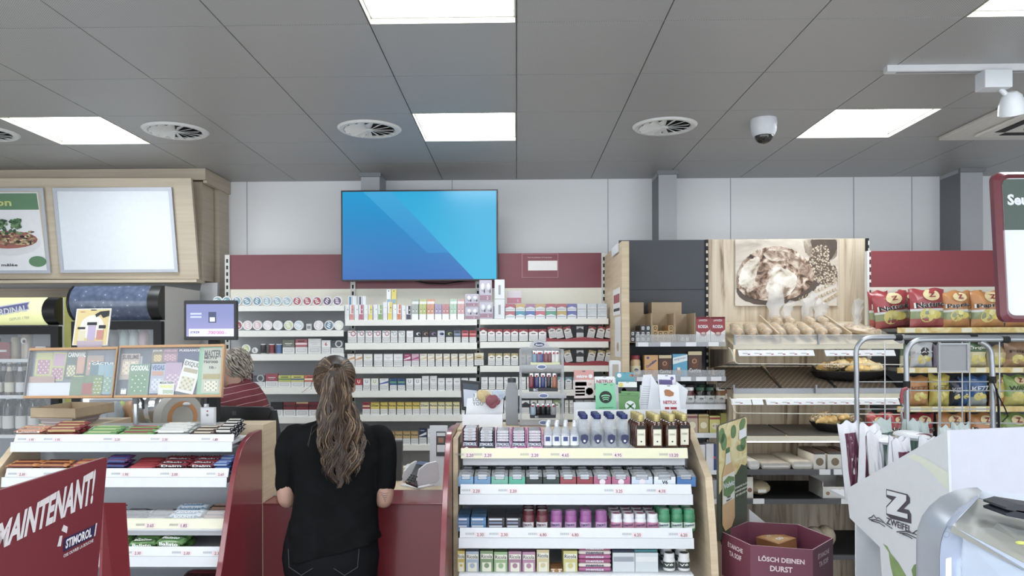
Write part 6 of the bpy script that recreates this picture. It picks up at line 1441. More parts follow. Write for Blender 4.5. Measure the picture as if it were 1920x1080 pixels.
def cbox(px0,px1,top,base_z,y,d,cc,name,label,cat,group=None,art=None,front=None):
 l,r=P(px0,640,y),P(px1,640,y);zt_=P((px0 + px1) / 2,top,y).z
 s=MB();s.box(l.x + .001,r.x - .001,y,y + d,base_z + .001,zt_,mt(cc,.4),front=front)
 if art: art(s,l.x + .001,r.x - .001,base_z + .001,zt_,y)
 return tag(s.build(name,smooth=False),label,cat,group)
z=CS[0]
for (px0,px1,top,dark,nm) in ((1180.5,1222,587,1,'black'),(1222.5,1265,587,0,'gold'),(1265.5,1304,587,2,'nearly empty')):
 l,r=P(px0,640,yy),P(px1,640,yy);zt_=P(1240,top,yy).z;x0,x1_=max(l.x,xa + .001),r.x;d=.22
 t=thing('capsule_carton',((x0 + x1_) / 2,yy,z),'open brown carton of %s coffee capsule sleeves' % nm if dark < 2 else 'open brown carton with few capsule sleeves beside the red coffee bricks','carton','open cartons of coffee capsules')
 b=MB();b.box(x0,x0 + .004,yy,yy + d,z + .001,zt_,CARDB);b.box(x1_ - .004,x1_,yy,yy + d,z + .001,zt_,CARDB);b.box(x0 + .004,x1_ - .004,yy + d - .004,yy + d,z + .001,zt_,CARDB);b.box(x0 + .004,x1_ - .004,yy,yy + d - .004,z + .001,z + .004,CARDB);b.build('carton_walls',t,smooth=False)
 w=(x1_ - x0 - .010) / 4;hh=.034
 rows={1: [(0,1,2,3),(0,1,2,3),(2,3)],0: [(0,1,2,3),(0,1,2,3),(0,3)],2: [(1,2)]}[dark]
 for k,rr in enumerate(rows):
  for j in rr:
   bx=x0 + .005 + w * j;bz=z + .0055 + k * (hh + .001);cc={1: '#2f3238',0: '#b98d48',2: '#96845f'}[dark]
   s=MB();s.box(bx + .0005,bx + w - .0005,yy + .006,yy + .2,bz,bz + hh,mt(cc,.4));s.rect(bx + w * .26,bx + w * .74,bz + hh * .22,bz + hh * .78,yy + .0052,mt('#dcdcdc' if dark else '#2c2a26'));s.rect(bx + w * .4,bx + w * .6,bz + hh * .38,bz + hh * .62,yy + .0046,mt(cc if dark else '#d8c08a'))
   tag(s.build('capsule_sleeve',smooth=False),'%s capsule sleeve, %s layer, %s along, in its open carton' % (('gold','black','tan')[dark],ORD[k],ORD[j]),'coffee capsules',('gold','black','tan')[dark] + ' capsule sleeves')
for i,(a_,c_,top) in enumerate(((1177,1207,567),(1222,1278,567))):
 l,r=P(a_,600,4.92),P(c_,600,4.92);l.x=max(l.x,xa + .002);s=MB();s.box(l.x,r.x,4.92,5.08,z + .001,P(1200,top,4.92).z,CARDB);tag(s.build('closed_carton',smooth=False),'closed brown carton behind the %s capsule carton' % ('black','gold')[i],'carton')
def brick(s,x0,x1_,z0,z1_,y):
 w,h=x1_ - x0,z1_ - z0
 s.poly([(x0,y - .0006,z0 + h * .45),(x0 + w * .5,y - .0006,z0 + h * .30),(x1_,y - .0006,z0 + h * .5),(x1_,y - .0006,z1_ - h * .04),(x0,y - .0006,z1_ - h * .04)],mt('#9c2430',.4));s.rect(x0,x1_,z1_ - h * .06,z1_,y - .0006,mt('#8a1c28'))
 s.text('LAVAZZA',x0 + w / 2,z0 + h * .86,y - .0012,h * .07,WHITE,w=w * .6,bold=.02);s.text('',x0 + w / 2,z0 + h * .75,y - .0012,h * .04,mt('#e8b8b8'),w=w * .4);s.text('ROSSA',x0 + w / 2,z0 + h * .62,y - .0012,h * .13,WHITE,w=w * .72,bold=.03)
 s.disc(x0 + w * .5,z0 + h * .33,w * .22,y - .0016,mt('#a4454a'),14,rz=h * .10);s.disc(x0 + w * .5,z0 + h * .36,w * .16,y - .0022,mt('#d8c4b8'),12,rz=h * .04)
for i,(a_,c_) in enumerate(((1305,1332),(1332.5,1360))): cbox(a_,c_,594,z,yy,.06,'#e2dfde','coffee_brick',('red and white coffee brick beside the cartons','red and white coffee brick at the shelf end')[i],'coffee','red coffee bricks',brick)
z=CS[1]
def mk_pack(txt,band,tcol,shape):
 def f(s,x0,x1_,z0,z1_,y):
  w,h=x1_ - x0,z1_ - z0
  if shape == 'ovo': s.text(txt,x0 + w * .5,z0 + h * .62,y - .001,h * .13,mt(tcol),w=w * .9,bold=.03,rot=.65);s.disc(x0 + w * .4,z0 + h * .25,w * .3,y - .0006,mt('#c07a3c'),12,rz=h * .12);s.disc(x0 + w * .25,z0 + h * .88,w * .1,y - .0006,mt('#3a4a8c'),8)
  elif shape == 'cao':
   s.rect(x0,x1_,z1_ - h * .14,z1_,y - .0006,mt('#cbb98c'));s.disc(x0 + w * .5,z0 + h * .55,w * .27,y - .0006,mt('#6b3a20'),14,rz=h * .22);s.ring(x0 + w * .45,z0 + h * .62,w * .12,w * .17,y - .0012,mt('#c89a6a'),14);s.text(txt,x0 + w * .5,z0 + h * .26,y - .0012,h * .17,WHITE,w=w * .86,bold=.02)
  else:
   s.poly([(x0,y - .0006,z0 + h * .55),(x1_,y - .0006,z0 + h * .72),(x1_,y - .0006,z0 + h * .98),(x0,y - .0006,z0 + h * .84)],mt('#dfe6ea'));s.text(txt,x0 + w * .5,z0 + h * .78,y - .0012,h * .10,mt(tcol),w=w * .8,rot=.2);s.rect(x0 + w * .25,x0 + w * .55,z0 + h * .1,z0 + h * .4,y - .0006,mt('#b98a64'));s.rect(x0 + w * .3,x0 + w * .5,z0 + h * .3,z0 + h * .42,y - .0012,WHITE)
 return f
cbox(1208,1234,666,z,yy,.07,'#cf9a58','cocoa_box','orange cocoa drink box with slanted lettering','drink powder',None,mk_pack('Ovomaltine','','#2a3c86','ovo'))
cbox(1235,1259.5,666,z,yy,.07,'#4a2a1c','cocoa_box','dark brown cocoa box between the orange and cyan boxes','drink powder',None,mk_pack('Caotina','','','cao'))
cbox(1261,1289,664,z,yy,.07,'#4ba3cc','cocoa_box','cyan instant drink box with a white slanted band','drink powder',None,mk_pack('express','','#3a6a9a','exp'))
cbox(1290,1316,659,z,yy,.07,'#4c2c1e','cocoa_box','dark brown cocoa box right of the cyan box','drink powder',None,mk_pack('Caotina','','','cao'))
def jar(px,base_z,y,rp,hp,body,lid,lab,label,cat='jar',group=None):
 q=P(px,700,y);r=rp * y / F_PX;h=hp * y / F_PX
 t=thing('glass_jar',(q.x,y + r,base_z + .001),label,cat,group)
 s=MB();s.lathe([(r * .9,0),(r,.006),(r,h * .72),(r * .8,h * .82)],(q.x,y + r,base_z + .001),mt(body,.12,coat=.5),n=18);s.build('jar_body',t)
 s=MB();s.lathe([(r * .86,h * .82),(r * .88,h),(r * .8,h + .002)],(q.x,y + r,base_z + .001),mt(lid,.35),n=18);s.build('jar_lid',t)
 s=MB();s.lathe([(r + .0008,h * .12),(r + .0008,h * .52)],(q.x,y + r,base_z + .001),mt(lab,.5),n=18);s.disc(q.x,base_z + h * .33,r * .45,y - .001,mt('#5a5a60'),10,rz=h * .08);s.build('jar_label',t)
jar(1193,z,yy,9.5,40,'#c7a878','#8e2430','#d8cfae','instant coffee jar with a dark red lid beside the orange box')
z=CS[2]
for i,(px,b_,l_,la,nm) in enumerate(((1276,'#5a2028','#e0e2e2','#d8d6d2','dark jam jar with a white lid'),(1294.5,'#5a1c24','#e2e2e2','#dedcd8','red jam jar with a white lid'),(1315,'#23201e','#2f5a44','#d6d8d6','black jam jar with a green lid'),(1333,'#2a2426','#2c5440','#d6d6d4','dark jam jar with a green lid, beside the honey coloured jar'),(1353,'#8a5a34','#e2e4e4','#dcdad2','honey coloured jam jar with a white lid'))):
 jar(px,z,yy + .01,9.2,31,b_,l_,la,nm,group='jam jars')
 jar(px + 3,z,yy + .085,9.2,34,b_,'#3c3a3c' if i % 2 else l_,la,'jam jar behind the %s' % nm,group='jam jars in the back row')
z=CS[3]
def tea(tx,tc):
 def f(s,x0,x1_,z0,z1_,y):
  w,h=x1_ - x0,z1_ - z0;s.rect(x0,x1_,z0 + h * .8,z0 + h * .92,y - .0006,mt(tc));s.disc(x0 + w * .5,z0 + h * .42,w * .33,y - .0006,mt('#e4dcb8'),14);s.text(tx,x0 + w * .5,z0 + h * .42,y - .0012,h * .10,mt(tc),w=w * .5)
 return f
cbox(1287,1308,777,z,yy,.06,'#c2a592','tea_box','rose brown tea box on the tea shelf','tea',None,tea('','#8a4a4a'));cbox(1309,1328.5,777,z,yy,.06,'#bda568','tea_box','ochre tea box on the tea shelf','tea',None,tea('','#9a8238'));cbox(1330,1350,780,z,yy,.06,'#d8d060','tea_box','yellow tea box with a red mark','tea',None,tea('0','#a8343a'))
cbox(1350.5,1364,775,z,yy + .04,.05,'#ccc85c','tea_box','lime yellow tea box at the end of the shelf','tea')
z=CS[4]
cbox(1304,1322,834,z,yy,.08,'#d9dade','baking_box','white food box with a bowl picture partly behind the rack','box',None,lambda s,x0,x1_,z0,z1_,y: s.disc((x0 + x1_) / 2,(z0 + z1_) / 2,.02,y - .001,mt('#c9a070')))
cbox(1323,1343,832,z,yy,.08,'#e0e2e6','baking_box','white box with a navy edge beside the mint display','box',None,lambda s,x0,x1_,z0,z1_,y: (s.rect(x1_ - .018,x1_,z0,z1_,y - .001,mt('#3a4a86')),s.disc(x1_ - .012,z0 + .08,.008,y - .0015,mt('#c8505a'),10)))
cbox(1322,1344,900,CS[5],yy,.08,'#a9aab0','baking_box','grey food box on the shelf below the navy edged box','box')
# ================================================================ BAKERY SHELVES
BY,BF=5.1,4.5
xa,xb=P(1326,450,BY).x,P(1622,450,BY).x
t=thing('bakery_shelving',((xa + xb) / 2,BY,0),'bakery shelving with striped wood back and sloping trays','shelving')
zt=P(1480,448,BY).z
bakery=t
b=MB();b.box(xa,xb,BY,BY + .02,0.02,zt,PLANK);b.build('back_panel',t,smooth=False)
b=MB();b.box(xb,xb + .022,BY - .01,BY + .03,0,zt,BLACKM)
z=.1
while z < zt - .03: b.box(xb + .016,xb + .024,BY - .012,BY + .03,z,z + .03,mt('#dcdad4'));z += .05
b.build('slotted_upright',t,smooth=False)
xl,xr_=1.33,2.335
STR=mt('#ddd6bd',.45)
def bstrip(y0_,y1_,xL_,mat,yf=BF,d=.02,name='front_strip'):
 l,r=P(xL_,y1_,yf),P(1500,y0_,yf);b=MB();b.box(l.x,xr_,yf,yf + d,l.z,r.z,mat);return b.build(name,t,smooth=False),r.z,l.z
o_,zA,zA0=bstrip(645,655,1376,STR)
zAb=P(1480,603,5.06).z
b=MB();b.slab([(xl,BF + .02,zA - .004),(xr_,BF + .02,zA - .004),(xr_,BY - .004,zAb),(xl,BY - .004,zAb)],.012,mt('#cdbb94',.5));b.build('sloping_deck',t,smooth=False)
l=P(1376,628,BF - .01);b=MB();b.box(l.x,xr_,BF - .012,BF - .009,zA,l.z,CLEAR);b.box(l.x,xr_,BF - .014,BF - .0121,l.z - .004,l.z,mt('#d4d2c8'));b.build('clear_guard',t,smooth=False)
for px in (1376,1533): q=P(px,640,BF - .02);b=MB();b.box(q.x,q.x + .008,BF - .03,BF - .0141,zA - .004,l.z + .004,GM);b.build('guard_clip',t,smooth=False)
def wire(pts,yv,r=.003,m=None): b=MB();b.tube([P(a_,c_,yv) for a_,c_ in pts],r,m or mt('#e0dccb',.3),n=6);b.build('acrylic_edge',t)
wire([(1366,652),(1371,656),(1376,670),(1379,679),(1384,682),(1500,682.5),(1690,683.5)],BF - .03);wire([(1368,745),(1372,752),(1376,768),(1379,773),(1384,774.5),(1500,775.5),(1690,777)],BF - .03)
def labels(y0_,y1_,spans):
 for a_,c_ in spans:
  l,r=P(a_,y1_,BF - .035),P(c_,y0_,BF - .035);b=MB();b.slab([(l.x,BF - .035,l.z),(r.x,BF - .035,l.z),(r.x - .004,BF - .02,r.z),(l.x - .004,BF - .02,r.z)],.002,mt('#e6e8ec',.4))
  n_=int((r.x - l.x) / .07)
  for k in range(n_): q=l.x + .02 + k * .07;b.rect(q + .03,q + .045,l.z + .008,l.z + .013,BF - .037,REDINK);b.rect(q,q + .03,l.z + .014,l.z + .017,BF - .0375,MGREY)
  b.build('label_strip',t,smooth=False)
labels(656,667.5,((1386,1528),(1549,1680)));labels(748,759,((1372,1410),(1412,1432),(1438,1688)))
# perforated black trays on the second level (sloping)
def tray_mat():
 m,nt,b_=nodes('perforated_black_tray');tc=nt.nodes.new('ShaderNodeTexCoord');br=nt.nodes.new('ShaderNodeTexBrick');nt.links.new(tc.outputs['Object'],br.inputs['Vector'])
 br.inputs['Color1'].default_value=lin('#1d1b1b');br.inputs['Color2'].default_value=lin('#242121');br.inputs['Mortar'].default_value=lin('#8b7a68')
 br.inputs['Scale'].default_value=1;br.inputs['Mortar Size'].default_value=.0035;br.inputs['Brick Width'].default_value=.034;br.inputs['Row Height'].default_value=.028;br.inputs['Mortar Smooth'].default_value=.2
 nt.links.new(br.outputs['Color'],b_.inputs['Base Color']);b_.inputs['Roughness'].default_value=.5;return m
TRAY=tray_mat()
o_,zB,zB0=bstrip(738,747.5,1376,STR)
l,r=P(1376,738,BF),P(1500,728,BF);b=MB();b.box(l.x,xr_,BF + .002,BF + .015,l.z,r.z,GM);b.build('metal_rail',t,smooth=False)
zf_=P(1480,727.5,BF + .02).z;zb3=P(1480,688,BY - .03).z
for i,(a0,a1,c0,c1) in enumerate(((1338,1427,1348,1463),(1436,1523,1467,1566),(1532,1640,1571,1684))):
 q=[P(c0,727.5,BF + .02),P(c1,727.5,BF + .02),P(a1,688,BY - .03),P(a0,688,BY - .03)]
 for v in q[:2]: v.z=zf_
 for v in q[2:]: v.z=zb3
 b=MB();b.slab([v for v in q],.008,TRAY)
 o=b.build('perforated_tray',t,smooth=False)
 b=MB();b.slab([q[1] + Vector((-.004,0,.008)),q[1] + Vector((.008,0,.008)),q[2] + Vector((.008,0,.008)),q[2] + Vector((-.004,0,.008))],.012,BLACK);b.slab([q[3] + Vector((0,-.004,.012)),q[2] + Vector((0,-.004,.012)),q[2] + Vector((0,.006,.012)),q[3] + Vector((0,.006,.012))],.01,BLACK);b.build('tray_rim',o,smooth=False)
for px in (1376,1530): q=P(px,737,BF - .012);b=MB();b.box(q.x - .004,q.x + .004,BF - .02,BF - .002,q.z,q.z + .05,GM);b.build('rail_clip',t,smooth=False)
# third level flat trays
o_,zC,zC0=bstrip(819,827.5,1376,STR)
for i,(a0,a1,c0,c1) in enumerate(((1350,1436,1350,1473),(1440,1522,1478,1580))):
 q=[P(c0,816.5,BF + .03),P(c1,816.5,BF + .03),P(a1,803,BY - .05),P(a0,803,BY - .05)]
 zz=zC + .003
 b=MB();b.prism([(v.x,v.y) for v in q],zz,zz + .008,mt('#57534f',.5,noise_amt=.25,scale=160),'z');b.build('flat_tray',t,smooth=False)
b=MB();b.box(xl,xr_,BF + .02,BY - .002,zC - .025,zC + .002,mt('#b4a488',.5));b.build('deck',t,smooth=False)
DG=mt('#4b4b4e',.4,metal=.2)
DZ=[]
for (y0_,y1_,labs) in ((881,890.5,(1536,1563,1596)),(936,945,(1412,1577)),(1041,1049,())):
 o_,zz,zz0=bstrip(y0_,y1_,1376,DG);b=MB();b.box(xl,xr_,BF + .02,BY - .002,zz - .03,zz - .004,BLACKM);b.build('dark_deck',t,smooth=False);DZ.append(zz - .004)
 for px in labs: l,r=P(px,y1_,BF),P(px + 21,y0_,BF);b=MB();b.rect(l.x,r.x,l.z + .001,r.z + .004,BF - .001,mt('#dfe0e4'));b.text('',(l.x + r.x) / 2 + .01,(l.z + r.z) / 2 - .003,BF - .0016,.010,REDINK,w=.025);b.build('price_label',t,smooth=False)
# left wooden cheeks of the bakery unit
for (ya,yb__) in ((655,690),(748,805)):
 b=MB();b.prism([(BY - .01,P(1340,ya,BY).z),(4.56,P(1368,ya,4.56).z),(4.56,P(1368,yb__ - 12,4.56).z),(BY - .01,P(1340,yb__,BY).z)],xl,xl + .015,PLANK,'x');b.build('side_cheek',t,smooth=False)
# bread poster
l,r=P(1379,574,BY - .012),P(1571,448,BY - .012)
t=thing('bread_poster',((l.x + r.x) / 2,BY,l.z),'sepia poster of a crusty round loaf, grain sack and wheat ears','poster')
b=MB();b.box(l.x,r.x,BY - .012,BY - .002,l.z,r.z,ramp_mat('poster_cloth',[(.3,'#a99a89'),(.5,'#c9bcab'),(.7,'#e0d6c8')],tex='noise',scale=(1,1,2.4),tscale=3,distort=1.5));b.build('board',t,smooth=False)
def Z3(a_,c_): return P(1130 + a_ / 3.765,440 + c_ / 3.765,BY - .013)
def blob(name,pts,m,k):
 if len(pts) > 5 and k > 1:
  q=[];n_=len(pts)
  for i in range(n_):
   p0,p1,p2,p3=[Vector(pts[(i + d) % n_]) for d in (-1,0,1,2)]
   for j in range(5): f=j / 5;w_=.5 * (2 * p1 + (p2 - p0) * f + (2 * p0 - 5 * p1 + 4 * p2 - p3) * f * f + (3 * p1 - p0 - 3 * p2 + p3) * f ** 3);q.append((w_.x + noise.noise(Vector((w_.x * .08,w_.y * .08,k))) * 9,w_.y + noise.noise(Vector((w_.x * .08,w_.y * .08,k + 5))) * 9))
  pts=[(max(926,min(1655,a_)),max(33,min(503,c_))) for a_,c_ in q]
 s=MB();s.poly([Z3(a_,c_) + Vector((0,-.0008 * k,0)) for a_,c_ in pts],m);s.build(name,t,smooth=False)
crust=ramp_mat('bread_crust',[(.36,'#3d2a1e'),(.45,'#7a5a42'),(.53,'#b0917a'),(.64,'#ddd0bf')],tex='noise',tscale=16,distort=.9,detail=9)
flour=ramp_mat('floured_crust',[(.36,'#8d755e'),(.46,'#cfc1ae'),(.6,'#eee8de')],tex='noise',tscale=12,distort=.6,detail=9)
grain=ramp_mat('grain_kernels',[(0,'#e4d9c6'),(.35,'#bca88e'),(.6,'#5c4a3a')],tex='voronoi',scale=(1,1,1),tscale=75)
sack=ramp_mat('sack_cloth',[(.35,'#6d5c4c'),(.5,'#9c8b78'),(.7,'#c6b8a4')],tex='noise',tscale=12,distort=.6)
def cl(pts,k=0): return [(max(926,min(1652,a_)),max(34,min(502,c_))) for a_,c_ in pts]
blob('poster_table',[(935,390),(1100,330),(1652,300),(1652,502),(935,502)],mt('#d6cbbd'),1)
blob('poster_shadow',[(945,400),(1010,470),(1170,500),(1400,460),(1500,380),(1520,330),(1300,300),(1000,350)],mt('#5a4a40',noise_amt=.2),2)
blob('poster_sack',cl([(1440,34),(1430,110),(1470,160),(1560,195),(1652,150),(1652,34)]),sack,2)
blob('poster_sack_mouth',cl([(1470,50),(1500,34),(1640,34),(1648,110),(1590,190),(1510,150)]),mt('#54453a',noise_amt=.3),3)
blob('poster_grain',cl([(1490,90),(1560,70),(1600,110),(1600,190),(1652,240),(1652,330),(1540,350),(1490,290),(1450,200),(1470,140)]),grain,4)
loaf=[(945,320),(955,260),(985,200),(1030,150),(1090,110),(1160,90),(1240,85),(1320,100),(1390,135),(1440,185),(1480,245),(1492,300),(1470,355),(1420,405),(1330,450),(1200,468),(1080,455),(1000,425),(955,375)]
blob('poster_loaf',loaf,crust,5)
blob('poster_loaf_flour',[(960,300),(1000,210),(1070,160),(1110,170),(1085,290),(1050,370),(1000,380),(965,350)],flour,6)
blob('poster_loaf_flour',[(1170,330),(1210,235),(1300,245),(1370,300),(1350,380),(1290,440),(1190,430),(1150,380)],flour,6)
blob('poster_loaf_flour',[(1130,130),(1230,112),(1340,135),(1400,190),(1440,250),(1380,250),(1290,190),(1190,185)],ramp_mat('thin_flour',[(.4,'#7d6250'),(.55,'#b59c84'),(.7,'#e0d5c6')],tex='noise',tscale=14,distort=2,detail=8),6)
for (a0,c0,a1,c1) in ((1380,460,1650,330),(1420,490,1652,380),(1520,502,1652,420)):
 s=MB()
 for k in range(12):
  f=k / 12;q=Z3(a0 + (a1 - a0) * f,c0 + (c1 - c0) * f);a_=math.atan2(-(c1 - c0),a1 - a0)
  for sg in (1,-1):
   v=Vector((math.cos(a_ + sg * .5),0,math.sin(a_ + sg * .5))) * .022;n_=Vector((-v.z,0,v.x)) * .22
   s.add([q + Vector((0,-.0056,0)),q + v * .5 + n_ + Vector((0,-.0056,0)),q + v + Vector((0,-.0056,0)),q + v * .5 - n_ + Vector((0,-.0056,0))],[(0,1,2,3)],mt('#c2ac8c' if k % 2 else '#a8906e'))
 s.build('poster_wheat_ear',t,smooth=False)
LED=mt('#f4f4ec',emit=7)
for (zl,yl) in ((zA - .03,BF + .03),(zB - .035,BF + .03),(zC - .04,BF + .05)):
 b=MB();b.box(xl + .02,xr_ - .02,yl,yl + .02,zl,zl + .01,LED);b.build('shelf_light',bakery,smooth=False)
# bread in clear bags on the top deck
BAG=clear_mat('crinkled_clear_bag','#eceae6',.22,.12)
crustB=ramp_mat('baked_loaf',[(.3,'#b08a5c'),(.5,'#cdac7c'),(.7,'#e0c9a2')],tex='noise',tscale=14,distort=.6,bump=.3)
def deck_z(y): return zA + (zAb - zA) * (y - BF) / (BY - BF)
_bl=[]
def bagged_loaf(x,y0_,L,w,label,rz=0.0,neck=0):
 t=thing('bagged_bread',(x,y0_ + L / 2,deck_z(y0_ + L / 2) + .012),label,'bagged bread','bagged breads on the top bakery deck')
 sl=math.atan2(zAb - zA,BY - BF);M=Matrix.Rotation(sl,4,'X');c0=Vector(t['_o'])
 T_=Matrix.Translation(c0) @ M @ Matrix.Translation((0,0,.025))
 s=MB();s.ball((0,0,0),(w * .42,L * .42,.03),crustB,16,T_)
 for k in range(6): s.ball((0,-L * .32 + k * L * .12,.014),(w * .36,L * .05,.021),crustB,10,T_)
 s.build('loaf',t)
 s=MB();r_=random.Random(int(x * 1000));n=12;vs_=[];fs_=[]
 m_=9
 for i in range(m_ + 1):
  f=i / m_;yy_=-L * .5 + L * f;rad=math.sin(PI * min(1,max(0,f * .94 + .03))) ** .4
  for k in range(n):
   a_=2 * PI * k / n;j=1 + r_.uniform(-.16,.16)
   vs_.append((w * .5 * rad * math.cos(a_) * j,yy_,(.036 * rad * math.sin(a_)) * j + .004))
 fs_=[(i * n + k,i * n + (k + 1) % n,(i + 1) * n + (k + 1) % n,(i + 1) * n + k) for i in range(m_) for k in range(n)]
 s.add(vs_,fs_,BAG,T_)
 if neck:
  vs_=[];q=8
  for i in range(6):
   f=i / 5;rr=(.022 + .05 * (f - f * f * .55) * neck)
   for k in range(q): a_=2 * PI * k / q;j=1 + r_.uniform(-.45,.45);vs_.append((rr * math.cos(a_) * j + .01 * f,.02 + rr * .5 * math.sin(a_) * j,.03 + f * .15 * min(1.2,neck) * (1 + (r_.uniform(-.3,.25) if i == 5 else 0))))
  s.add(vs_,[(i * q + k,i * q + (k + 1) % q,(i + 1) * q + (k + 1) % q,(i + 1) * q + k) for i in range(5) for k in range(q)],clear_mat('white_bag_neck','#e9e7e4',.38,.15),Matrix.Translation(c0))
 o=s.build('clear_bag',t)
 t.rotation_euler=(0,0,rz)
xs=[1391 + 26.5 * i for i in range(8)]
for i,px in enumerate(xs):
 q=P(px,630,BF + .07);bagged_loaf(q.x,BF + .05,.29,.08,'bread in a clear bag, %s from the coffee shelves on the top deck' % ORD[i],rz=-.12 + .02 * (i % 3),neck=0)
for i,(px,nk,yy_) in enumerate(((1462,1.25,4.86),(1486,.8,4.86),(1524,1.25,4.86),(1550,1.0,4.86))):
 q=P(px,600,yy_);t_=bagged_loaf(q.x,yy_,.16,.07,'bagged bread with its twisted bag neck sticking up, %s along' % ORD[i],neck=nk)
q=P(1630,615,4.56);bagged_loaf(q.x,BF + .03,.3,.2,'large bagged loaf at the right end of the top bakery deck',rz=.9,neck=1.6)
for i,(px,) in enumerate(((1457,),(1592,))):
 q=P(px,625,BF + .05);b=MB();b.box(q.x - .006,q.x + .006,BF + .03,BY - .05,0,.05,WOOD)
 o=b.build('wood_divider',loc=(q.x,BF + .03,0),smooth=False);o.location=(q.x,BF + .03,deck_z(BF + .03) + .012);o.rotation_euler=(math.atan2(zAb - zA,BY - BF),0,-.10)
 tag(o,'slim wooden divider between the breads, the one %s' % ('near the left breads','beside the large loaf')[i],'divider')
# pastry baskets
def basket(px0,px1,ytop,zbase,y,label,seed):
 l,r=P(px0,700,y),P(px1,700,y);xm=(l.x + r.x) / 2;a_=(r.x - l.x) / 2;bb=.16
 t=thing('pastry_basket',(xm,y + bb,zbase),label,'basket')
 s=MB();s.lathe([(.72,0),(.9,.022),(1.0,.05),(1.03,.052),(1.0,.056),(.9,.03),(.7,.012)],(0,0,0),mt('#1d1b1c',.45,noise_amt=.5,scale=120,bump=.8,bscale=160),n=36,M=Matrix.Translation((xm,y + bb,zbase)) @ Matrix.Diagonal((a_,bb,1,1)));s.build('woven_tray',t)
 r_=random.Random(seed);gold=ramp_mat('golden_pastry',[(.3,'#a87c34'),(.5,'#cfa95a'),(.7,'#e6cd8a')],tex='noise',tscale=22,distort=.8,bump=.4)
 pale=ramp_mat('pale_braid',[(.3,'#c6ab72'),(.55,'#e0cfa0'),(.8,'#ece2c4')],tex='noise',tscale=20,distort=.8,bump=.4)
 seedm=ramp_mat('nutty_crust',[(.2,'#6b5238'),(.45,'#a88c64'),(.8,'#dccba6')],tex='voronoi',tscale=90,bump=.6)
 for k in range(13):
  u,v=r_.uniform(-.72,.72),r_.uniform(-.6,.6);m=(gold,pale,seedm)[k % 3]
  zz=.05 + r_.uniform(0,.05) * (1 - u * u)
  th=r_.uniform(-.7,.7);R_=r_.uniform(.045,.065)
  s=MB();path=[]
  for i in range(9): f=-1 + i / 4;path.append((xm + u * a_ + R_ * 1.2 * f * math.cos(th),y + bb + v * bb + R_ * f * math.sin(th),zbase + zz + .012 * (1 - f * f)))
  s.tube(path,[R_ * (.12 + .42 * (1 - abs(-1 + i / 4) ** 2)) * (1.1 if i % 2 else .92) for i in range(9)],m,n=10)
  tag(s.build('pastry'),'%s pastry, %s in the %s basket' % (('golden','pale braided','nut crusted')[k % 3],ORD[k],'upper' if seed == 5 else 'lower'),'pastry','pastries in the %s basket' % ('upper' if seed == 5 else 'lower'))
b_z=P(1620,727,BF + .06).z
basket(1540,1682,680,zf_ + .04,BF + .1,'large black woven tray of pastries on the sloping trays',5)
basket(1541,1640,780,zC + .012,BF + .05,'smaller black basket of pastries on the flat tray level',9)
# packs on the dark decks
z=DZ[0] + .001
def flat(px0,px1,y,d,h,cc,label,z,name='bread_pack',cat='packed bread',clearcol=None,rz=0):
 l,r=P(px0,880,y),P(px1,880,y);s=MB();m=mt(cc,.3,bump=.5,bscale=30,noise_amt=.15)
 s.rbox(l.x,r.x,y,y + d,z,z + h,m,r=h * .3);s.rect(l.x + .01,r.x - .01,z + h * .3,z + h * .6,y - .001,mt('#e2e0da'));tag(s.build(name),label,cat)
flat(1404,1424,BF + .04,.3,.05,'#cfcdc8','white wrapped flat bread pack beside the mint leaf board',z);flat(1428,1482,BF + .05,.38,.035,'#b3aca2','flat grey brown bread pack on the upper dark deck',z);flat(1486,1524,BF + .05,.38,.045,'#c3bcb2','pale flat bread pack in the middle of the dark deck',z)
for i,(a_,c_) in enumerate(((1526,1548),(1552,1580),(1584,1600))):
 l,r=P(a_,880,BF + .04),P(c_,880,BF + .04);s=MB();s.box(l.x,r.x,BF + .04,BF + .3,z,z + .09,mt('#d6d2c8',.4));s.disc((l.x + r.x) / 2,z + .045,.024,BF + .039,mt('#7a6a4c',noise_amt=.4,scale=60),14);s.box(l.x + .003,r.x - .003,BF + .042,BF + .29,z + .0905,z + .105,mt('#3a2c26',.3,noise_amt=.4))
 s.text('',(l.x + r.x) / 2,z + .078,BF + .039,.012,INK,w=.03);tag(s.build('cake_box',smooth=False),'cream coloured cake box with a dark top, %s from the flat packs' % ORD[i],'cake box','cake boxes on the dark deck')
z=DZ[1] + .001
q=P(1426,930,BF + .1);s=MB();s.ball((q.x,BF + .16,z + .045),(.075,.1,.045),mt('#cbb68e',.4,bump=.5,bscale=30),14);s.rect(q.x - .03,q.x + .02,z + .03,z + .05,BF + .055,mt('#e4e0d6'));tag(s.build('bread_bag'),'beige bread bag lying on the lower dark deck','bread bag')
q=P(1406,930,BF + .04);s=MB();s.box(q.x - .02,q.x + .02,BF + .04,BF + .1,z,z + .13,mt('#d8d2c4',.4));s.disc(q.x,z + .05,.014,BF + .039,mt('#8a5a48'),12);tag(s.build('biscuit_pack',smooth=False),'tall cream biscuit pack beside the beige bread bag','biscuits')
l,r=P(1543,930,BF + .04),P(1598,930,BF + .04);t=thing('onion_box',((l.x + r.x) / 2,BF + .04,z),'open white carton with a round bread picture on the lower dark deck','carton')
s=MB();WB=mt('#d8d5ce',.5);s.box(l.x,r.x,BF + .04,BF + .044,z,z + .07,WB);s.box(l.x,l.x + .004,BF + .044,BF + .26,z,z + .1,WB);s.box(r.x - .004,r.x,BF + .044,BF + .26,z,z + .1,WB);s.box(l.x + .004,r.x - .004,BF + .256,BF + .26,z,z + .1,WB);s.box(l.x + .004,r.x - .004,BF + .044,BF + .256,z,z + .004,WB);s.build('carton_walls',t,smooth=False)
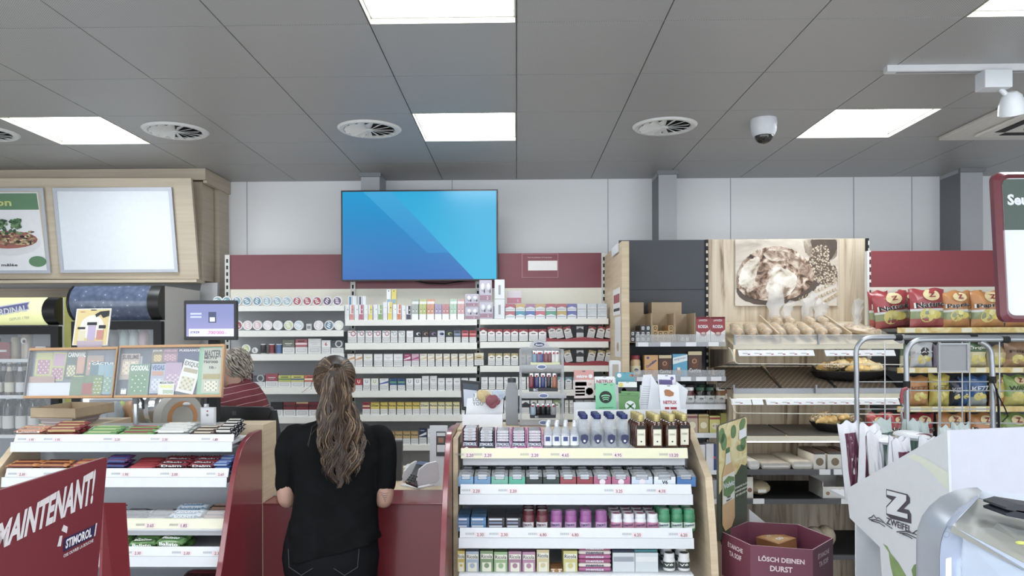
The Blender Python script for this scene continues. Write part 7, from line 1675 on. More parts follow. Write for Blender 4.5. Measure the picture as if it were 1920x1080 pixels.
s=MB();s.disc(l.x + .1,z + .035,.022,BF + .039,mt('#b8915c'),14);s.disc(l.x + .03,z + .03,.012,BF + .039,mt('#9a7a54'),12);s.build('carton_print',t,smooth=False)
z=DZ[2] + .001
for i,(px,cc) in enumerate(((1530,'#a89a84'),(1555,'#b3a38a'),(1500,'#8e8272'))):
 q=P(px,1030,BF + .12);s=MB();s.ball((q.x,BF + .15 + .03 * i,z + .07),(.06,.07,.07),mt(cc,.6,bump=.8,bscale=25,noise_amt=.2),14);s.box(q.x - .02,q.x + .02,BF + .12,BF + .16,z,z + .02,mt(cc));tag(s.build('paper_bread_bag'),'brown paper bread bag, %s on the lowest deck' % ORD[i],'bread bag','paper bread bags')
# ================================================================ CRISPS SHELVES
KF,KB=4.55,4.9
xa,xb=P(1632,470,KB).x,3.5
t=thing('crisps_shelving',((xa + xb) / 2,KB,0),'shelving with a red fascia full of crisp bags at the right','shelving')
z2,z1,z0=P(1750,470,KB).z,P(1750,538,KB).z,P(1750,606,KB).z
b=MB();b.box(xa,xb,KB,KB + .02,z1,z2,mt('#8a2a36',.4));b.build('red_fascia',t,smooth=False)
b=MB();b.box(xa,xb,KB,KB + .02,z0,z1,CREAM);b.build('cream_panel',t,smooth=False)
b=MB();b.box(xa,xb,KB,KB + .02,.02,z0,mt('#56575c',.5));b.build('back_panel',t,smooth=False)
b=MB();b.box(xa - .025,xa - .001,KB - .01,KB + .03,0,z2,mt('#dcdad4'))
z=.1
while z < z2 - .03: b.box(xa - .012,xa - .002,KB - .0115,KB - .0101,z,z + .03,mt('#5a2a30'));z += .05
b.build('slotted_upright',t,smooth=False)
YS=ramp_mat('yellow_shelf_edge',[(.3,'#cfa23a'),(.5,'#dcc06a'),(.7,'#e6d79a')],tex='noise',tscale=6,rough=.4)
KS=[]
for (ya,yb__,labs) in ((614,624.5,(1697,1803)),(689,699.5,(1697,1740,1800,1830,1899)),(762,772.5,(1708,1748,1790,1830)),(850,860,()),(930,940,())):
 l,r=P(1684,yb__,KF),P(1750,ya,KF);b=MB();b.box(l.x,xb,KF,KF + .012,l.z,r.z,YS);b.box(xa + .002,xb,KF + .012,KB - .002,r.z - .025,r.z - .005,mt('#5c5d62'));b.build('shelf',t,smooth=False);KS.append(r.z - .005)
 for px in labs: q=P(px,ya,KF);b=MB();b.rect(q.x,q.x + .06,l.z + .003,r.z - .003,KF - .001,mt('#e8e2c8'));b.text('',q.x + .042,(l.z + r.z) / 2,KF - .0016,.011,mt('#b0722c'),w=.024);b.text('',q.x + .016,(l.z + r.z) / 2 + .004,KF - .0016,.006,MGREY,w=.02);b.build('price_label',t,smooth=False)
def crisp_bag(px0,px1,ytop,zbase,y,zones,txt,tcol,label,logo='Z',rot=0.0,tilt=0.0,tx_h=.14,tx_z=.60,thick=.045,cat='crisp bag',group=None,name='crisp_bag',chips=True,out=True,h=None,w=None,x=None,panel=False):
 """pillow bag: zones = [(upper limit 0..1, colour)] from the bottom"""
 if x is None: l,r=P(px0,700,y),P(px1,700,y);w=r.x - l.x;xm=(l.x + r.x) / 2;h=P((px0 + px1) / 2,ytop,y).z - zbase
 else: xm=x
 t=thing(name,(xm,y,zbase),label,cat,group)
 r_=random.Random(int(xm * 997 + zbase * 131));nx,nz=12,16
 ph=r_.uniform(0,6)
 def wr_(u,v): return noise.noise(Vector((u * 2.6 + ph,v * 3.6,ph))) * .012 + noise.noise(Vector((u * 6 + ph,v * 7,1.3))) * .004
 def S(u,v,sg):   # u,v in -1..1 , 0..1
  e=(1 - abs(2 * v - 1) ** 3.2);f=(1 - abs(u) ** 2.6);k=max(0,e * f) ** .75
  xx=u * w / 2 * (1 - .07 * math.sin(PI * v));
  if v > .96 or v < .03: k=0
  zz=v * h + (.012 * math.sin(u * 5 + ph) if v > .9 else 0) * (v - .8) * 3
  yy_=-sg * (thick * k + .0015) + wr_(u,v) * (1 if k > 0 else .3)
  return Vector((xm + xx,y + thick + yy_,zbase + zz))
 s=MB()
 for sg in (1,-1):
  vs_=[S(-1 + 2 * i / nx,j / nz,sg) for j in range(nz + 1) for i in range(nx + 1)]
  for j in range(nz):
   v=(j + .5) / nz;cc=next(c for lim_,c in zones if v <= lim_ + 1e-6)
   fs_=[(j * (nx + 1) + i,j * (nx + 1) + i + 1,(j + 1) * (nx + 1) + i + 1,(j + 1) * (nx + 1) + i) for i in range(nx)]
   if sg < 0: fs_=[f[::-1] for f in fs_]
   if j == 0: base_i=len(s.v);s.add(vs_,fs_,mt(cc,.3,coat=.25))
   else:
    i_=s.mi(mt(cc,.3,coat=.25))
    for f in fs_: s.f.append(tuple(base_i + a for a in f));s.m.append(i_)
 s.build('bag_film',t,ang=50)
 def warp(q):
  u=max(-1,min(1,(q[0] - xm) / (w / 2)));v=max(0,min(1,(q[2] - zbase) / h));p=S(u,v,1);return (q[0],p.y - .0012 - q[1],q[2])
 s=MB()
 if panel:
  for i in range(8):
   for j in range(10):
    u0,u1,v0,v1=-.62 + 1.24 * i / 8,-.62 + 1.24 * (i + 1) / 8,.03 + .84 * j / 10,.03 + .84 * (j + 1) / 10
    s.add([warp((xm + u_ * w / 2,0,zbase + v_ * h)) for u_,v_ in ((u0,v0),(u1,v0),(u1,v1),(u0,v1))],[(0,1,2,3)],mt('#642040',.3,coat=.2))
  s.add([warp((xm + u_ * w / 2,.002,zbase + v_ * h)) for u_,v_ in ((-.3,.36),(.3,.36),(.3,.56),(-.3,.56))],[(0,1,2,3)],mt('#dcd8dc'));s.text('',xm,zbase + h * .46,.003,h * .04,INK,warp=warp)
 if chips:
  s.disc(xm - w * .1,zbase + h * .33,w * .2,.0,mt('#d8c860'),14,warp=warp);s.disc(xm + w * .16,zbase + h * .34,w * .17,.001,mt('#dccb50'),14,rz=w * .12,warp=warp);s.disc(xm + w * .02,zbase + h * .42,w * .09,.002,mt('#e6da86'),10,warp=warp)
 if logo == 'Z':
  s.disc(xm + w * .05,zbase + h * .84,w * .24,.005,mt('#dfc890'),16,rz=w * .16,warp=warp);s.text('Z',xm + w * .05,zbase + h * .845,.010,h * .12,mt('#8c1c2c'),w=w * .19,bold=.03,skew=.1,warp=warp)
 elif logo == 'O': s.disc(xm,zbase + h * .62,w * .2,0,mt('#3a3638'),14,warp=warp)
 if txt:
  s.text(txt,xm,zbase + h * tx_z,.007,h * tx_h,mt('#e6e2dc') if out else mt(tcol),w=w * .86,bold=.05,rot=.05,warp=warp) if out else None
  s.text(txt,xm,zbase + h * tx_z,.011,h * tx_h,mt(tcol),w=w * .80,bold=.02,rot=.05,warp=warp)
 s.text('',xm,zbase + h * .13,.002,h * .025,mt('#4a2a20'),w=w * .35,warp=warp)
 s.build('bag_print',t,smooth=False)
 t.rotation_euler=(-tilt,rot,0)
 return t
NAT=[(.08,'#9c3038'),(.22,'#b0524e'),(.42,'#8e9a6c'),(.50,'#d4d6d4'),(1,'#a3323a')];PAP=[(.08,'#b8722c'),(.22,'#c98a44'),(.42,'#8e9a6c'),(.50,'#d8d8d0'),(1,'#bf7c34')]
z=KS[0] + .001
cb=lambda *a,**k: crisp_bag(*a,**k)
G='crisp bags on the top shelf'
cb(1637,1675,545,z,KF + .25,NAT,'Nature','#26242a','red salted crisp bag standing behind at the left end',group=G,rot=-.06);cb(1648,1716,548,z,KF + .2,NAT,'Nature','#26242a','red salted crisp bag tilting to the left, front row',group=G,rot=-.13)
cb(1684,1722,545,z,KF + .26,NAT,'','','red crisp bag squeezed behind the two front red bags',group=G,rot=.1);cb(1713,1780,541,z,KF + .03,NAT,'Nature','#26242a','upright red salted crisp bag in the front row',group=G,rot=-.03)
cb(1774,1828,545,z,KF + .03,PAP,'Paprika','#26242a','orange paprika crisp bag beside the upright red bag',group=G,rot=-.04);cb(1810,1850,545,z,KF + .16,PAP,'','','orange crisp bag standing between the two front orange bags',group=G);cb(1828,1892,545,z,KF + .03,PAP,'Paprika','#26242a','orange paprika crisp bag beside the red framed sign',group=G,rot=-.02)
cb(1893,1950,546,z,KF + .03,PAP,'Paprika','#26242a','orange crisp bag mostly hidden by the red framed sign',group=G)
z=KS[1] + .001
cb(1694,1718,645,z,KF + .08,[(.5,'#c9ccb4'),(1,'#6c8a72')],'','','green and white crisp bag behind the cage post',logo='',group='snack bags on the second shelf')
cb(1713,1756,641,z,KF + .03,[(.4,'#c9cdd4'),(.6,'#bfc3cc'),(1,'#d3d6dc')],'NAYA','#e8e8e8','white bag with a dark round emblem',logo='O',tx_z=.62,tx_h=.07,out=False,group='snack bags on the second shelf')
cb(1757,1778,645,z,KF + .06,[(1,'#b9b0c4')],'','','lilac snack bag behind the grey cage plate',logo='',chips=False,group='snack bags on the second shelf')
cb(1779,1812,645,z,KF + .06,[(1,'#c3b884')],'','','beige snack bag right behind the grey cage plate',logo='',group='snack bags on the second shelf')
cb(1814,1858,642,z,KF + .03,[(.62,'#d6c894'),(1,'#4f7048')],'Original','#e8e6d8','green topped cream crisp bag',logo='',tx_z=.78,out=False,group='snack bags on the second shelf')
cb(1856,1894,648,z,KF + .05,[(.7,'#d2bf88'),(1,'#b9a070')],'','','sand coloured crisp bag beside the brown one',logo='',group='snack bags on the second shelf')
cb(1890,1935,640,z,KF + .03,[(.3,'#b98f64'),(1,'#9a7452')],'Flips','#3a2a22','light brown peanut snack bag with dark lettering',logo='',tx_z=.62,out=False,group='snack bags on the second shelf')
z=KS[2] + .001
for (a_,c_,top,zn,tx,tc,nm,lg) in ((1706,1748,706,[(.3,'#c8904c'),(1,'#bb7a34')],'KEZZ','#7a4a28','orange brown crisp bag',''),(1748,1788,703,[(.3,'#cfc04c'),(1,'#cdb936')],'KEZZ','#6a5a20','yellow crisp bag',''),(1786,1806,710,[(1,'#34384c')],'KEZZ','#c8c8d0','dark blue grey crisp bag',''),(1803,1822,708,[(1,'#3a6494')],'','','slim blue crisp bag',''),
  (1820,1858,706,[(.3,'#a8b0a8'),(1,'#33649c')],'KEZZ','#dfe4ec','blue crisp bag with white lettering',''),(1862,1890,706,[(.4,'#b8742c'),(1,'#b9a63a')],'','','yellow orange crisp bag behind the strap','Z'),(1889,1935,704,[(.3,'#c9c05a'),(1,'#8fae4c')],'WAVY','#26302a','green wavy crisp bag','Z')):
 cb(a_,c_,top,z,KF + .03,zn,tx,tc,nm + ' on the third crisps shelf',logo=lg,tx_z=.6,tx_h=.16,out=False,group='crisp bags on the third shelf')
z=KS[3] + .001
for (a_,c_,zn,tx,nm) in ((1630,1664,NAT,'','first red crisp bag'),(1666,1706,NAT,'Nature','second red crisp bag'),(1708,1758,NAT,'Nature','third red crisp bag'),(1762,1818,PAP,'Paprika','orange crisp bag beside the red ones'),(1822,1876,PAP,'Paprika','orange crisp bag near the strap'),(1880,1935,[(.5,'#c9c05a'),(1,'#7f9a40')],'Wavy','green crisp bag at the right')):
 cb(a_,c_,776,z,KF + .03,zn,tx,'#26242a',nm + ' on the fourth crisps shelf',group='crisp bags on the fourth shelf')
# sauce pots on the little shelf between bakery and crisps
for i,(px,py,cc,nm) in enumerate(((1672,690,'#6c6e72','clear tub of dark berries'),(1684,712,'#9a3a44','red tub'),(1668,790,'#9a2a34','red pouch'))):
 q=P(px,py,4.62)
# ================================================================ ROLL CAGES
def cage(yc,label,posts,bars_,wires,coup,name='roll_cage'):
 t=thing(name,(P(1760,700,yc).x,yc,0),label,'roll cage','metal roll cages in front of the crisps')
 for pts in posts:
  p_=[P(a_,c_,yc) for a_,c_ in pts];
  if pts[0][1] > 780: p_[0].z=.12
  if pts[-1][1] > 780: p_[-1].z=.12
  b=MB();b.tube(p_,.0135,GALV,n=12);b.build('tube_frame',t)
 for (a0,c0,a1,c1) in wires:
  b=MB();p0,p1=P(a0,c0,yc + .004),P(a1,c1,yc + .004)
  if c1 > 790 and a0 == a1: p1.z=.3
  b.cyl(p0,p1,.0034,mt('#c3c6ca',.3,metal=.6),6);b.build('wire',t)
 for (px,py,hz) in coup:
  q=P(px,py,yc);b=MB();d_=Vector((.018,0,0)) if hz else Vector((0,0,.018));b.cyl(q - d_,q + d_,.0175,BLACKM,12);b.build('coupler',t)
 return t
def arc(cx_,cy_,r,a0,a1,n=6,ry=None): return [(cx_ + r * math.cos(math.radians(a0 + (a1 - a0) * k / n)),cy_ - (ry or r) * math.sin(math.radians(a0 + (a1 - a0) * k / n))) for k in range(n + 1)]
c1=cage(4.12,'rear metal roll cage with a rounded top tube beside the pastries',[[(1608,795),(1606,700)] + arc(1634,662,29,180,90) + [(1700,632.5),(1800,632.5),(1960,632)]],[],
 [(1659,640,1659,795),(1609,716,1860,715.5),(1610,767,1860,767),(1610,792,1900,793),(1763,640,1763,795),(1818,640,1818,795)],[(1684,633,1),(1824,631,1)])
c2=cage(3.95,'front metal roll cage with a grey plate and a hanging black strap',[[(1702,795),(1700,720)] + arc(1727,668,28,180,90,ry=31) + [(1780,636.5),(1960,636)],[(1864,797),(1861,700)] + arc(1832,668,27,0,80)],[],
 [(1760,640,1760,795),(1804,640,1804,795),(1705,732,1960,733),(1705,793,1960,794),(1874,640,1874,795),(1705,767,1860,767)],[(1885,637,1),(1700,721,0),(1861,712,0)])
for t,yc in ((c1,4.12),(c2,3.95)):
 x0,x1_=P(1607 if yc > 4 else 1701,700,yc).x,P(1960,700,yc).x
 b=MB();b.box(x0 - .015,x1_ + .015,yc - .02,yc + .02,.1,.13,GALV);b.build('base_rail',t,smooth=False)
 for q in (x0 + .03,x1_ - .03): b=MB();b.cyl((q,yc - .012,.05),(q,yc + .012,.05),.05,BLACKM,18);b.box(q - .02,q + .02,yc - .018,yc + .018,.06,.105,GALV);b.build('caster',t)
t=c2
l,r=P(1758,698,3.93),P(1814,643,3.93);b=MB();PL=mt('#8f9296',.4);b.box(l.x,r.x,3.925,3.935,l.z,r.z,PL)
for (u0,u1,v0,v1) in ((0,1,0,.06),(0,1,.94,1),(0,.05,.06,.94),(.95,1,.06,.94)): b.box(l.x + (r.x - l.x) * u0,l.x + (r.x - l.x) * u1,3.918,3.9251,l.z + (r.z - l.z) * v0,l.z + (r.z - l.z) * v1,mt('#a4a7ab',.4))
b.text('',r.x - .045,l.z + .016,3.923,.012,mt('#a9acb0'),w=.07,bold=.03);b.build('grey_plate',t,smooth=False)
p_=[P(*a_) for a_ in ((1853,705,3.92),(1862,715,3.91),(1872,742,3.92),(1884,765,3.92),(1890,780,3.93),(1880,790,3.93))]
b=MB();b.tube(p_,.012,BLACKM,n=6,flat=.25);b.tube([P(1868,728,3.915),P(1872,760,3.915),P(1873,800,3.92),P(1876,830,3.92)],.010,BLACKM,n=6,flat=.25);b.build('black_strap',t)
p_=[P(*a_) for a_ in ((1701,728,3.92),(1693,730,3.92),(1690,742,3.92),(1691,756,3.92))];b=MB();b.tube(p_,.009,mt('#a4404c',.4),n=8);b.build('red_hook',t)
b=MB();b.tube([P(1691,756,3.92),P(1694,764,3.92),P(1690,772,3.92),P(1692,790,3.92)],.006,STEEL,n=8);b.build('latch',t)
# ================================================================ FOREGROUND
# --- volvic style hexagonal dump bin
RZ_=.95
def R_(px,py): return PZ(px,py,RZ_)
hexa=[R_(1353,997),R_(1407,1022),R_(1524,1031),R_(1562,1009),R_(1496,983),R_(1401,978)]
cx_=sum(v.x for v in hexa) / 6;cy_=sum(v.y for v in hexa) / 6
t=thing('drink_dump_bin',(cx_,cy_,0),'purple hexagonal cardboard bin with a tall mint leaf drink board','display bin')
PUR_=mt('#74324a',.45);PIN=mt('#7c3a52',.5);n=6
b=MB();zsplit=RZ_ - .17
for i in range(6):
 p0,p1=hexa[i],hexa[(i + 1) % 6];q0,q1=p0.lerp(Vector((cx_,cy_,RZ_)),.02),p1.lerp(Vector((cx_,cy_,RZ_)),.02)
 for (za,zb,m) in ((zsplit,RZ_,PUR_),(.02,zsplit,mt('#b98f92',.5,noise_amt=.25,scale=14))):
  b.add([(p0.x,p0.y,za),(p1.x,p1.y,za),(p1.x,p1.y,zb),(p0.x,p0.y,zb)],[(0,1,2,3)],m);b.add([(q0.x,q0.y,za),(q1.x,q1.y,za),(q1.x,q1.y,zb),(q0.x,q0.y,zb)],[(3,2,1,0)],PIN)
 b.add([(p0.x,p0.y,RZ_),(p1.x,p1.y,RZ_),(q1.x,q1.y,RZ_),(q0.x,q0.y,RZ_)],[(0,1,2,3)],mt('#c9a4b0'))
b.build('hexagonal_bin',t,smooth=False)
def face_text(b,p0,p1,items,off=.002):
 u=(p1 - p0);L_=u.length;u.normalize();nn=Vector((u.y,-u.x,0)).normalized()
 if nn.y > 0: nn=-nn
 for tx,a_,dz,h,w,m in items:
  v,f,tw,th=text_geo(tx,.03);sx=w * L_ / tw;sy_=h / th
  b.add([p0 + u * (L_ * a_ + x * sx) + nn * off + Vector((0,0,-dz + z * sy_)) for x,z,_ in v],f,m)
PT=mt('#dcc3c9',.5)
for fi,(pa,pb,its) in enumerate(((hexa[1],hexa[2],[('LÖSCH DEINEN',.5,.045,.022,.74,PT),('DURST',.5,.08,.021,.36,PT)]),(hexa[0],hexa[1],[('ÉTANCHE',.5,.035,.022,.52,PT),('TA SOIF',.5,.068,.020,.42,PT)]),(hexa[2],hexa[3],[('ÉTANCHE',.5,.035,.022,.55,PT),('TA SOIF',.5,.068,.020,.45,PT)]))):
 b=MB();face_text(b,pa,pb,its);b.build('bin_lettering',t,smooth=False)
u=hexa[1] - hexa[0]
for (pa,pb,a0,a1,d0,d1,tx) in ((hexa[0],hexa[1],.05,.6,.19,.23,'-80% DU SUCRE'),(hexa[1],hexa[2],.1,.5,.2,.235,'-80% ZUCKER')):
 uu=pb - pa;nn=Vector((uu.y,-uu.x,0)).normalized();nn=-nn if nn.y > 0 else nn
 b=MB();b.poly([pa + uu * a0 + nn * .002 + Vector((0,0,-d1)),pa + uu * a1 + nn * .002 + Vector((0,0,-d1)),pa + uu * a1 + nn * .002 + Vector((0,0,-d0)),pa + uu * a0 + nn * .002 + Vector((0,0,-d0))],mt('#4f6a3c'));face_text(b,pa,pb,[(tx,(a0 + a1) / 2,(d0 + d1) / 2,.02,(a1 - a0) * .85,mt('#d8dcae'))],.003);b.build('green_banner',t,smooth=False)
# header board
A0,A1=hexa[0] + Vector((-.02,-.03,0)),hexa[5] + Vector((0,.0,0))
zt=P(1343,797,A0.y).z
ub=(A1 - A0);nb=Vector((ub.y,-ub.x,0)).normalized();nb=-nb if nb.y > 0 else nb
H0=zt - (RZ_ - .03)
g=lambda a_,c_,k=0: A0 + ub * a_ + Vector((0,0,(zt - RZ_) - H0 * c_ + .016 * a_)) + nb * (.0008 * k)
b=MB();pts=[g(0,.02),g(.03,.005),g(.92,0),g(1,.02),g(1,1),g(0,1)];b.slab(pts,.008,mt('#3f4637',.45));b.build('header_board',t,smooth=False)
def bp(name,pts,m,k): s=MB();s.poly([g(a_,c_,k) for a_,c_ in pts],m);s.build(name,t,smooth=False)
bp('board_upper_print',[(0.01,.02),(.05,.008),(.92,.005),(.99,.02),(.99,.43),(.85,.47),(.78,.42),(.6,.5),(.45,.46),(.3,.52),(.12,.56),(.01,.6)],ramp_mat('lemon_splash',[(.3,'#c9a85a'),(.5,'#d8c888'),(.7,'#dcd6ac')],tex='noise',tscale=18,distort=1),1)
bp('board_green_print',[(.55,.50),(.78,.42),(.99,.46),(.99,.72),(.5,.74)],mt('#3c4a34',noise_amt=.4,scale=30),2)
lf=mt('#5f8450',.4,noise_amt=.25,scale=40)
for (a_,c_,ra,rc,ro) in ((.1,.1,.10,.07,.3),(.17,.16,.10,.08,-.3),(.5,.10,.1,.065,.5),(.82,.06,.13,.055,-.6),(.85,.24,.1,.06,-.3),(.75,.27,.15,.03,.3),(.92,.17,.08,.04,.2)):
 pts=[]
 for k in range(14):
  th=2 * PI * k / 14;x_,y_=ra * math.cos(th),rc * math.sin(th) ;x2,y2=x_ * math.cos(ro) - y_ * math.sin(ro) * 1.0,x_ * math.sin(ro) * .4 + y_ * math.cos(ro);pts.append((min(.985,max(.015,a_ + x2)),max(.012,c_ + y2)))
 bp('mint_leaf',pts,lf,3)
bp('white_sticker',[(.68,.11),(.95,.10),(.95,.18),(.68,.19)],mt('#dfe2e8'),5)
AMB2=mt('#c9a26a',.3,noise_amt=.2,scale=25)
bp('bottle_neck_print',[(.23,.26),(.36,.25),(.4,.36),(.2,.37)],mt('#cfd2cc'),4);bp('bottle_cap_print',[(.24,.225),(.35,.22),(.36,.265),(.23,.27)],mt('#3e7048'),5)
bp('bottle_body_print',[(.18,.37),(.42,.36),(.52,.44),(.53,.86),(.42,.93),(.2,.94),(.1,.87),(.1,.45)],AMB2,4)
bp('bottle_label_print',[(.11,.46),(.52,.45),(.52,.69),(.11,.70)],mt('#d4d8cc'),5);bp('bottle_label_green',[(.13,.50),(.3,.47),(.5,.50),(.5,.62),(.3,.66),(.13,.62)],mt('#5f8248',noise_amt=.3),6)
def btx(tx,a_,c_,w,h,m,k=7):
 v,f,tw,th=text_geo(tx,.03);s=MB();s.add([g(a_ + x / tw * w,c_ - z_ / th * h,k) for x,z_,_ in v],f,m);s.build('board_lettering',t,smooth=False)
btx('Volvic',.31,.545,.36,.05,WHITE);btx('THÉ',.31,.655,.12,.015,INK);btx('VERT',.31,.68,.2,.013,INK);btx('ÉTANCHE TA SOIF',.76,.605,.46,.022,mt('#dcdcd0'));btx('RAFRAÎCHISSANT',.76,.64,.46,.02,mt('#dcdcd0'));btx('ET DÉLICIEUX',.76,.675,.4,.02,mt('#dcdcd0'));btx('-80% DU SUCRE',.72,.36,.38,.02,mt('#e0e4b8'));btx('',.72,.395,.34,.018,mt('#e0e4b8'));btx('',.8,.83,.3,.01,mt('#c8ccc0'))
b=MB();c0=Vector((cx_,cy_,0));fl=[v.lerp(Vector((cx_,cy_,RZ_)),.03) for v in hexa];b.prism([(v.x,v.y) for v in fl],.70,.71,PIN,'z');b.build('inner_floor',t,smooth=False)
# drink carton in the bin
q=PZ(1462,1020,.87);b=MB();M=Matrix.Translation((q.x,q.y,.711)) @ Matrix.Rotation(.5,4,'Z') @ Matrix.Rotation(-.12,4,'Y')
b.box(-.05,.05,-.06,.06,.02,.19,mt('#b3783c',.4),M);b.add([(-.04,-.0605,.03),(.04,-.0605,.03),(.04,-.0605,.12),(-.04,-.0605,.12)],[(0,1,2,3)],mt('#dcd0b0'),M);b.add([(-.04,-.05,.1906),(.03,-.05,.1906),(.03,.05,.1906),(-.04,.05,.1906)],[(0,1,2,3)],mt('#c89a58',noise_amt=.4,scale=60),M)
b.add([(x * .03 - .0,-.02 + z_ * .03,.1914) for x,z_,_ in text_geo('50',.04)[0]],text_geo('50',.04)[1],WHITE,M);b.add([(x * .03 - .01,.03 + z_ * .02,.1914) for x,z_,_ in text_geo('-2',.04)[0]],text_geo('-2',.04)[1],WHITE,M)
tag(b.build('drink_carton',smooth=False),'orange and white carton lying in the purple bin','carton')
q=[P(*a_) for a_ in ((1405,955,3.2),(1434,979,3.2),(1434,990,3.2),(1405,990,3.2))];b=MB();b.slab(q,.006,mt('#d6d8dc'));b.box(q[0].x,q[1].x,3.2,3.206,0.0,q[2].z,mt('#c8cace'));tag(b.build('white_board',smooth=False),'white cardboard edge sticking up behind the purple bin','cardboard')
b=MB();l,r=P(1340,1078,2.98),P(1352,1016,2.98);b.box(l.x,r.x,2.98,3.02,0,r.z,CARDB);tag(b.build('brown_carton',smooth=False),'narrow brown carton standing between rack and purple bin','carton')
# --- white crisps floor display with the Z mark
NEAR,FAR=Vector((1.237,2.106,0)),Vector((1.174,2.60,0))
def onface(px,py):   # point on the vertical plane through NEAR-FAR
 d=fwd + rgt * ((px - CX) / F_PX) + upv * ((CY - py) / F_PX);n_=(FAR - NEAR).cross(Vector((0,0,1)));k=n_.dot(NEAR) / n_.dot(Vector((d.x,d.y,0)));return Vector((d.x * k,d.y * k,CAM_Z + d.z * k))
t=thing('crisps_floor_display',(1.3,2.3,0),'large white cardboard crisps display with a big outlined letter','floor display')
WC=mt('#cdd1d6',.5)
poly=[(1776,807),(1785,1080),(1790,1250),(1665,1250),(1652,1060),(1650,1026),(1593,971),(1589,930),(1592,914)]
F3=[onface(*a_) for a_ in poly]
b=MB();b.add([v for v in F3] + [v + Vector((.008,.001,0)) for v in F3],[tuple(range(9)),tuple(range(17,8,-1))] + [(i,9 + i,9 + (i + 1) % 9,(i + 1) % 9) for i in range(9)],WC);b.build('side_board',t,smooth=False)
q0,q1=F3[0],P(1925,797,2.228);q1.x += .35
FR=[Vector((q0.x + .003,q0.y,q0.z)),Vector((q1.x,2.30,q0.z + .002)),Vector((q1.x,2.30,0.02)),Vector((q0.x + .003,q0.y,0.02))]
b=MB();b.slab(FR,.008,mt('#c3c5d6',.45));b.build('front_board',t,smooth=False)
b=MB();nd=Vector((-1,-.13,0)).normalized()
def fp(pts,m,k=1): b.poly([onface(*a_) + nd * (.0012 * k) for a_ in pts],m)
def Zz(a_,c_): return (1560 + a_ / 3.6,780 + c_ / 3.6)
ZD=mt('#4a464e',.5)
fp([Zz(*p) for p in ((368,492),(512,528),(528,552),(528,586),(486,626),(520,634),(536,664),(537,727),(398,692),(368,665),(368,610),(405,568),(384,556),(368,545))],ZD,1)
fp([Zz(*p) for p in ((375,501),(506,535),(506,572),(440,643),(514,662),(515,694),(374,657),(374,617),(440,546),(375,531))],mt('#d4d7dc'),2)
v,f,tw,th=text_geo('ZWEIFEL',.02)
b.add([onface(1560 + (453 + x / tw * 168) / 3.6,780 + (735 + x / tw * 62 - z_ / th * 44) / 3.6) + nd * .0016 for x,z_,_ in v],f,ZD)
b.build('logo_print',t,smooth=False)
b=MB()
def ln(pts,w=.0016):
 p_=[onface(*Zz(*a_)) + nd * .002 for a_ in pts];b.tube(p_,w,ZD,n=4)
ln([(250,690),(270,683),(285,668),(300,690),(318,686),(340,705),(358,722)]);ln([(256,700),(300,700),(350,718),(410,760)]);ln([(270,707),(320,720),(360,745)]);ln([(440,782),(500,778),(560,795),(600,815)]);ln([(548,792),(570,775),(600,768)]);ln([(460,790),(510,795),(585,830)]);ln([(480,798),(520,812),(545,828)])
b.build('landscape_sketch',t)
b=MB();fp([Zz(*p) for p in ((505,275),(560,255),(640,290),(720,340),(790,385),(790,500),(740,460),(680,390),(600,320))],mt('#d3d9c8'),1);b.build('leaf_shadow_print',t,smooth=False);b=MB()
grn=mt('#7d9a54',.4,noise_amt=.3,scale=20)
fp([Zz(*p) for p in ((345,860),(375,880),(400,930),(450,990),(520,1110),(420,1110),(395,1000),(385,920))],grn,1);fp([Zz(*p) for p in ((583,992),(555,1005),(538,1040),(555,1110),(583,1110))],mt('#6f8c4e',.4),1);b.build('vegetable_print',t,smooth=False)
b=MB();b.slab([FAR + Vector((.01,0,.02)),FAR + Vector((.5,.05,.02)),FAR + Vector((.5,.05,1.16)),FAR + Vector((.01,0,1.16))],.008,WC);b.build('rear_board',t,smooth=False)
b=MB();b.box(1.28,1.66,2.32,2.58,.86,.875,WC);b.build('inner_shelf',t,smooth=False)
# white and purple bags in the display
WP=[(.1,'#dcdde4'),(.75,'#6a2442'),(.9,'#dcdde6'),(1,'#e2e3ea')]
spots=[(1592,1628,792,2.78,-.1,1),(1612,1650,798,2.72,.05,1),(1640,1668,812,2.66,-.05,0),(1662,1700,822,2.60,.08,1),(1690,1724,826,2.54,-.06,1),(1716,1750,822,2.48,.1,0)]
for i,(a_,c_,top,yy,ro,pp) in enumerate(spots):
 l,r=P(a_,800,yy),P(c_,800,yy);ztop=P((a_ + c_) / 2,top,yy).z
 crisp_bag(0,0,0,ztop - .30,yy,[(1,'#dcdde6')] if pp else [(.5,'#b9b4a4'),(1,'#dcdde4')],'','','%s bag, %s from the bakery end of the white display' % ('white and purple' if pp else 'white',ORD[i]),logo='',chips=False,rot=ro,thick=.03,h=.30,w=(r.x - l.x) * 1.05,x=(l.x + r.x) / 2,group='white and purple bags in the floor display',name='snack_bag',cat='snack bag',panel=bool(pp))
for i,(a_,c_,top,yy) in enumerate(((1655,1690,786,2.95),(1684,1706,790,2.98),(1706,1732,788,2.92),(1734,1760,792,2.94),(1752,1778,800,2.86),(1790,1815,796,2.95),(1815,1838,795,2.98))):
 l,r=P(a_,800,yy),P(c_,800,yy);ztop=P((a_ + c_) / 2,top,yy).z
 crisp_bag(0,0,0,ztop - .28,yy,[(.82,'#3c5c52'),(1,'#b4c2c0')],'','','pale green topped bag behind the white display, %s along' % ORD[i],logo='',chips=False,rot=(-.1,.1,0)[i % 3],thick=.025,h=.28,w=(r.x - l.x),x=(l.x + r.x) / 2,group='green topped bags behind the display',name='snack_bag',cat='snack bag')
b=MB();zz=P(1665,828,2.62).z
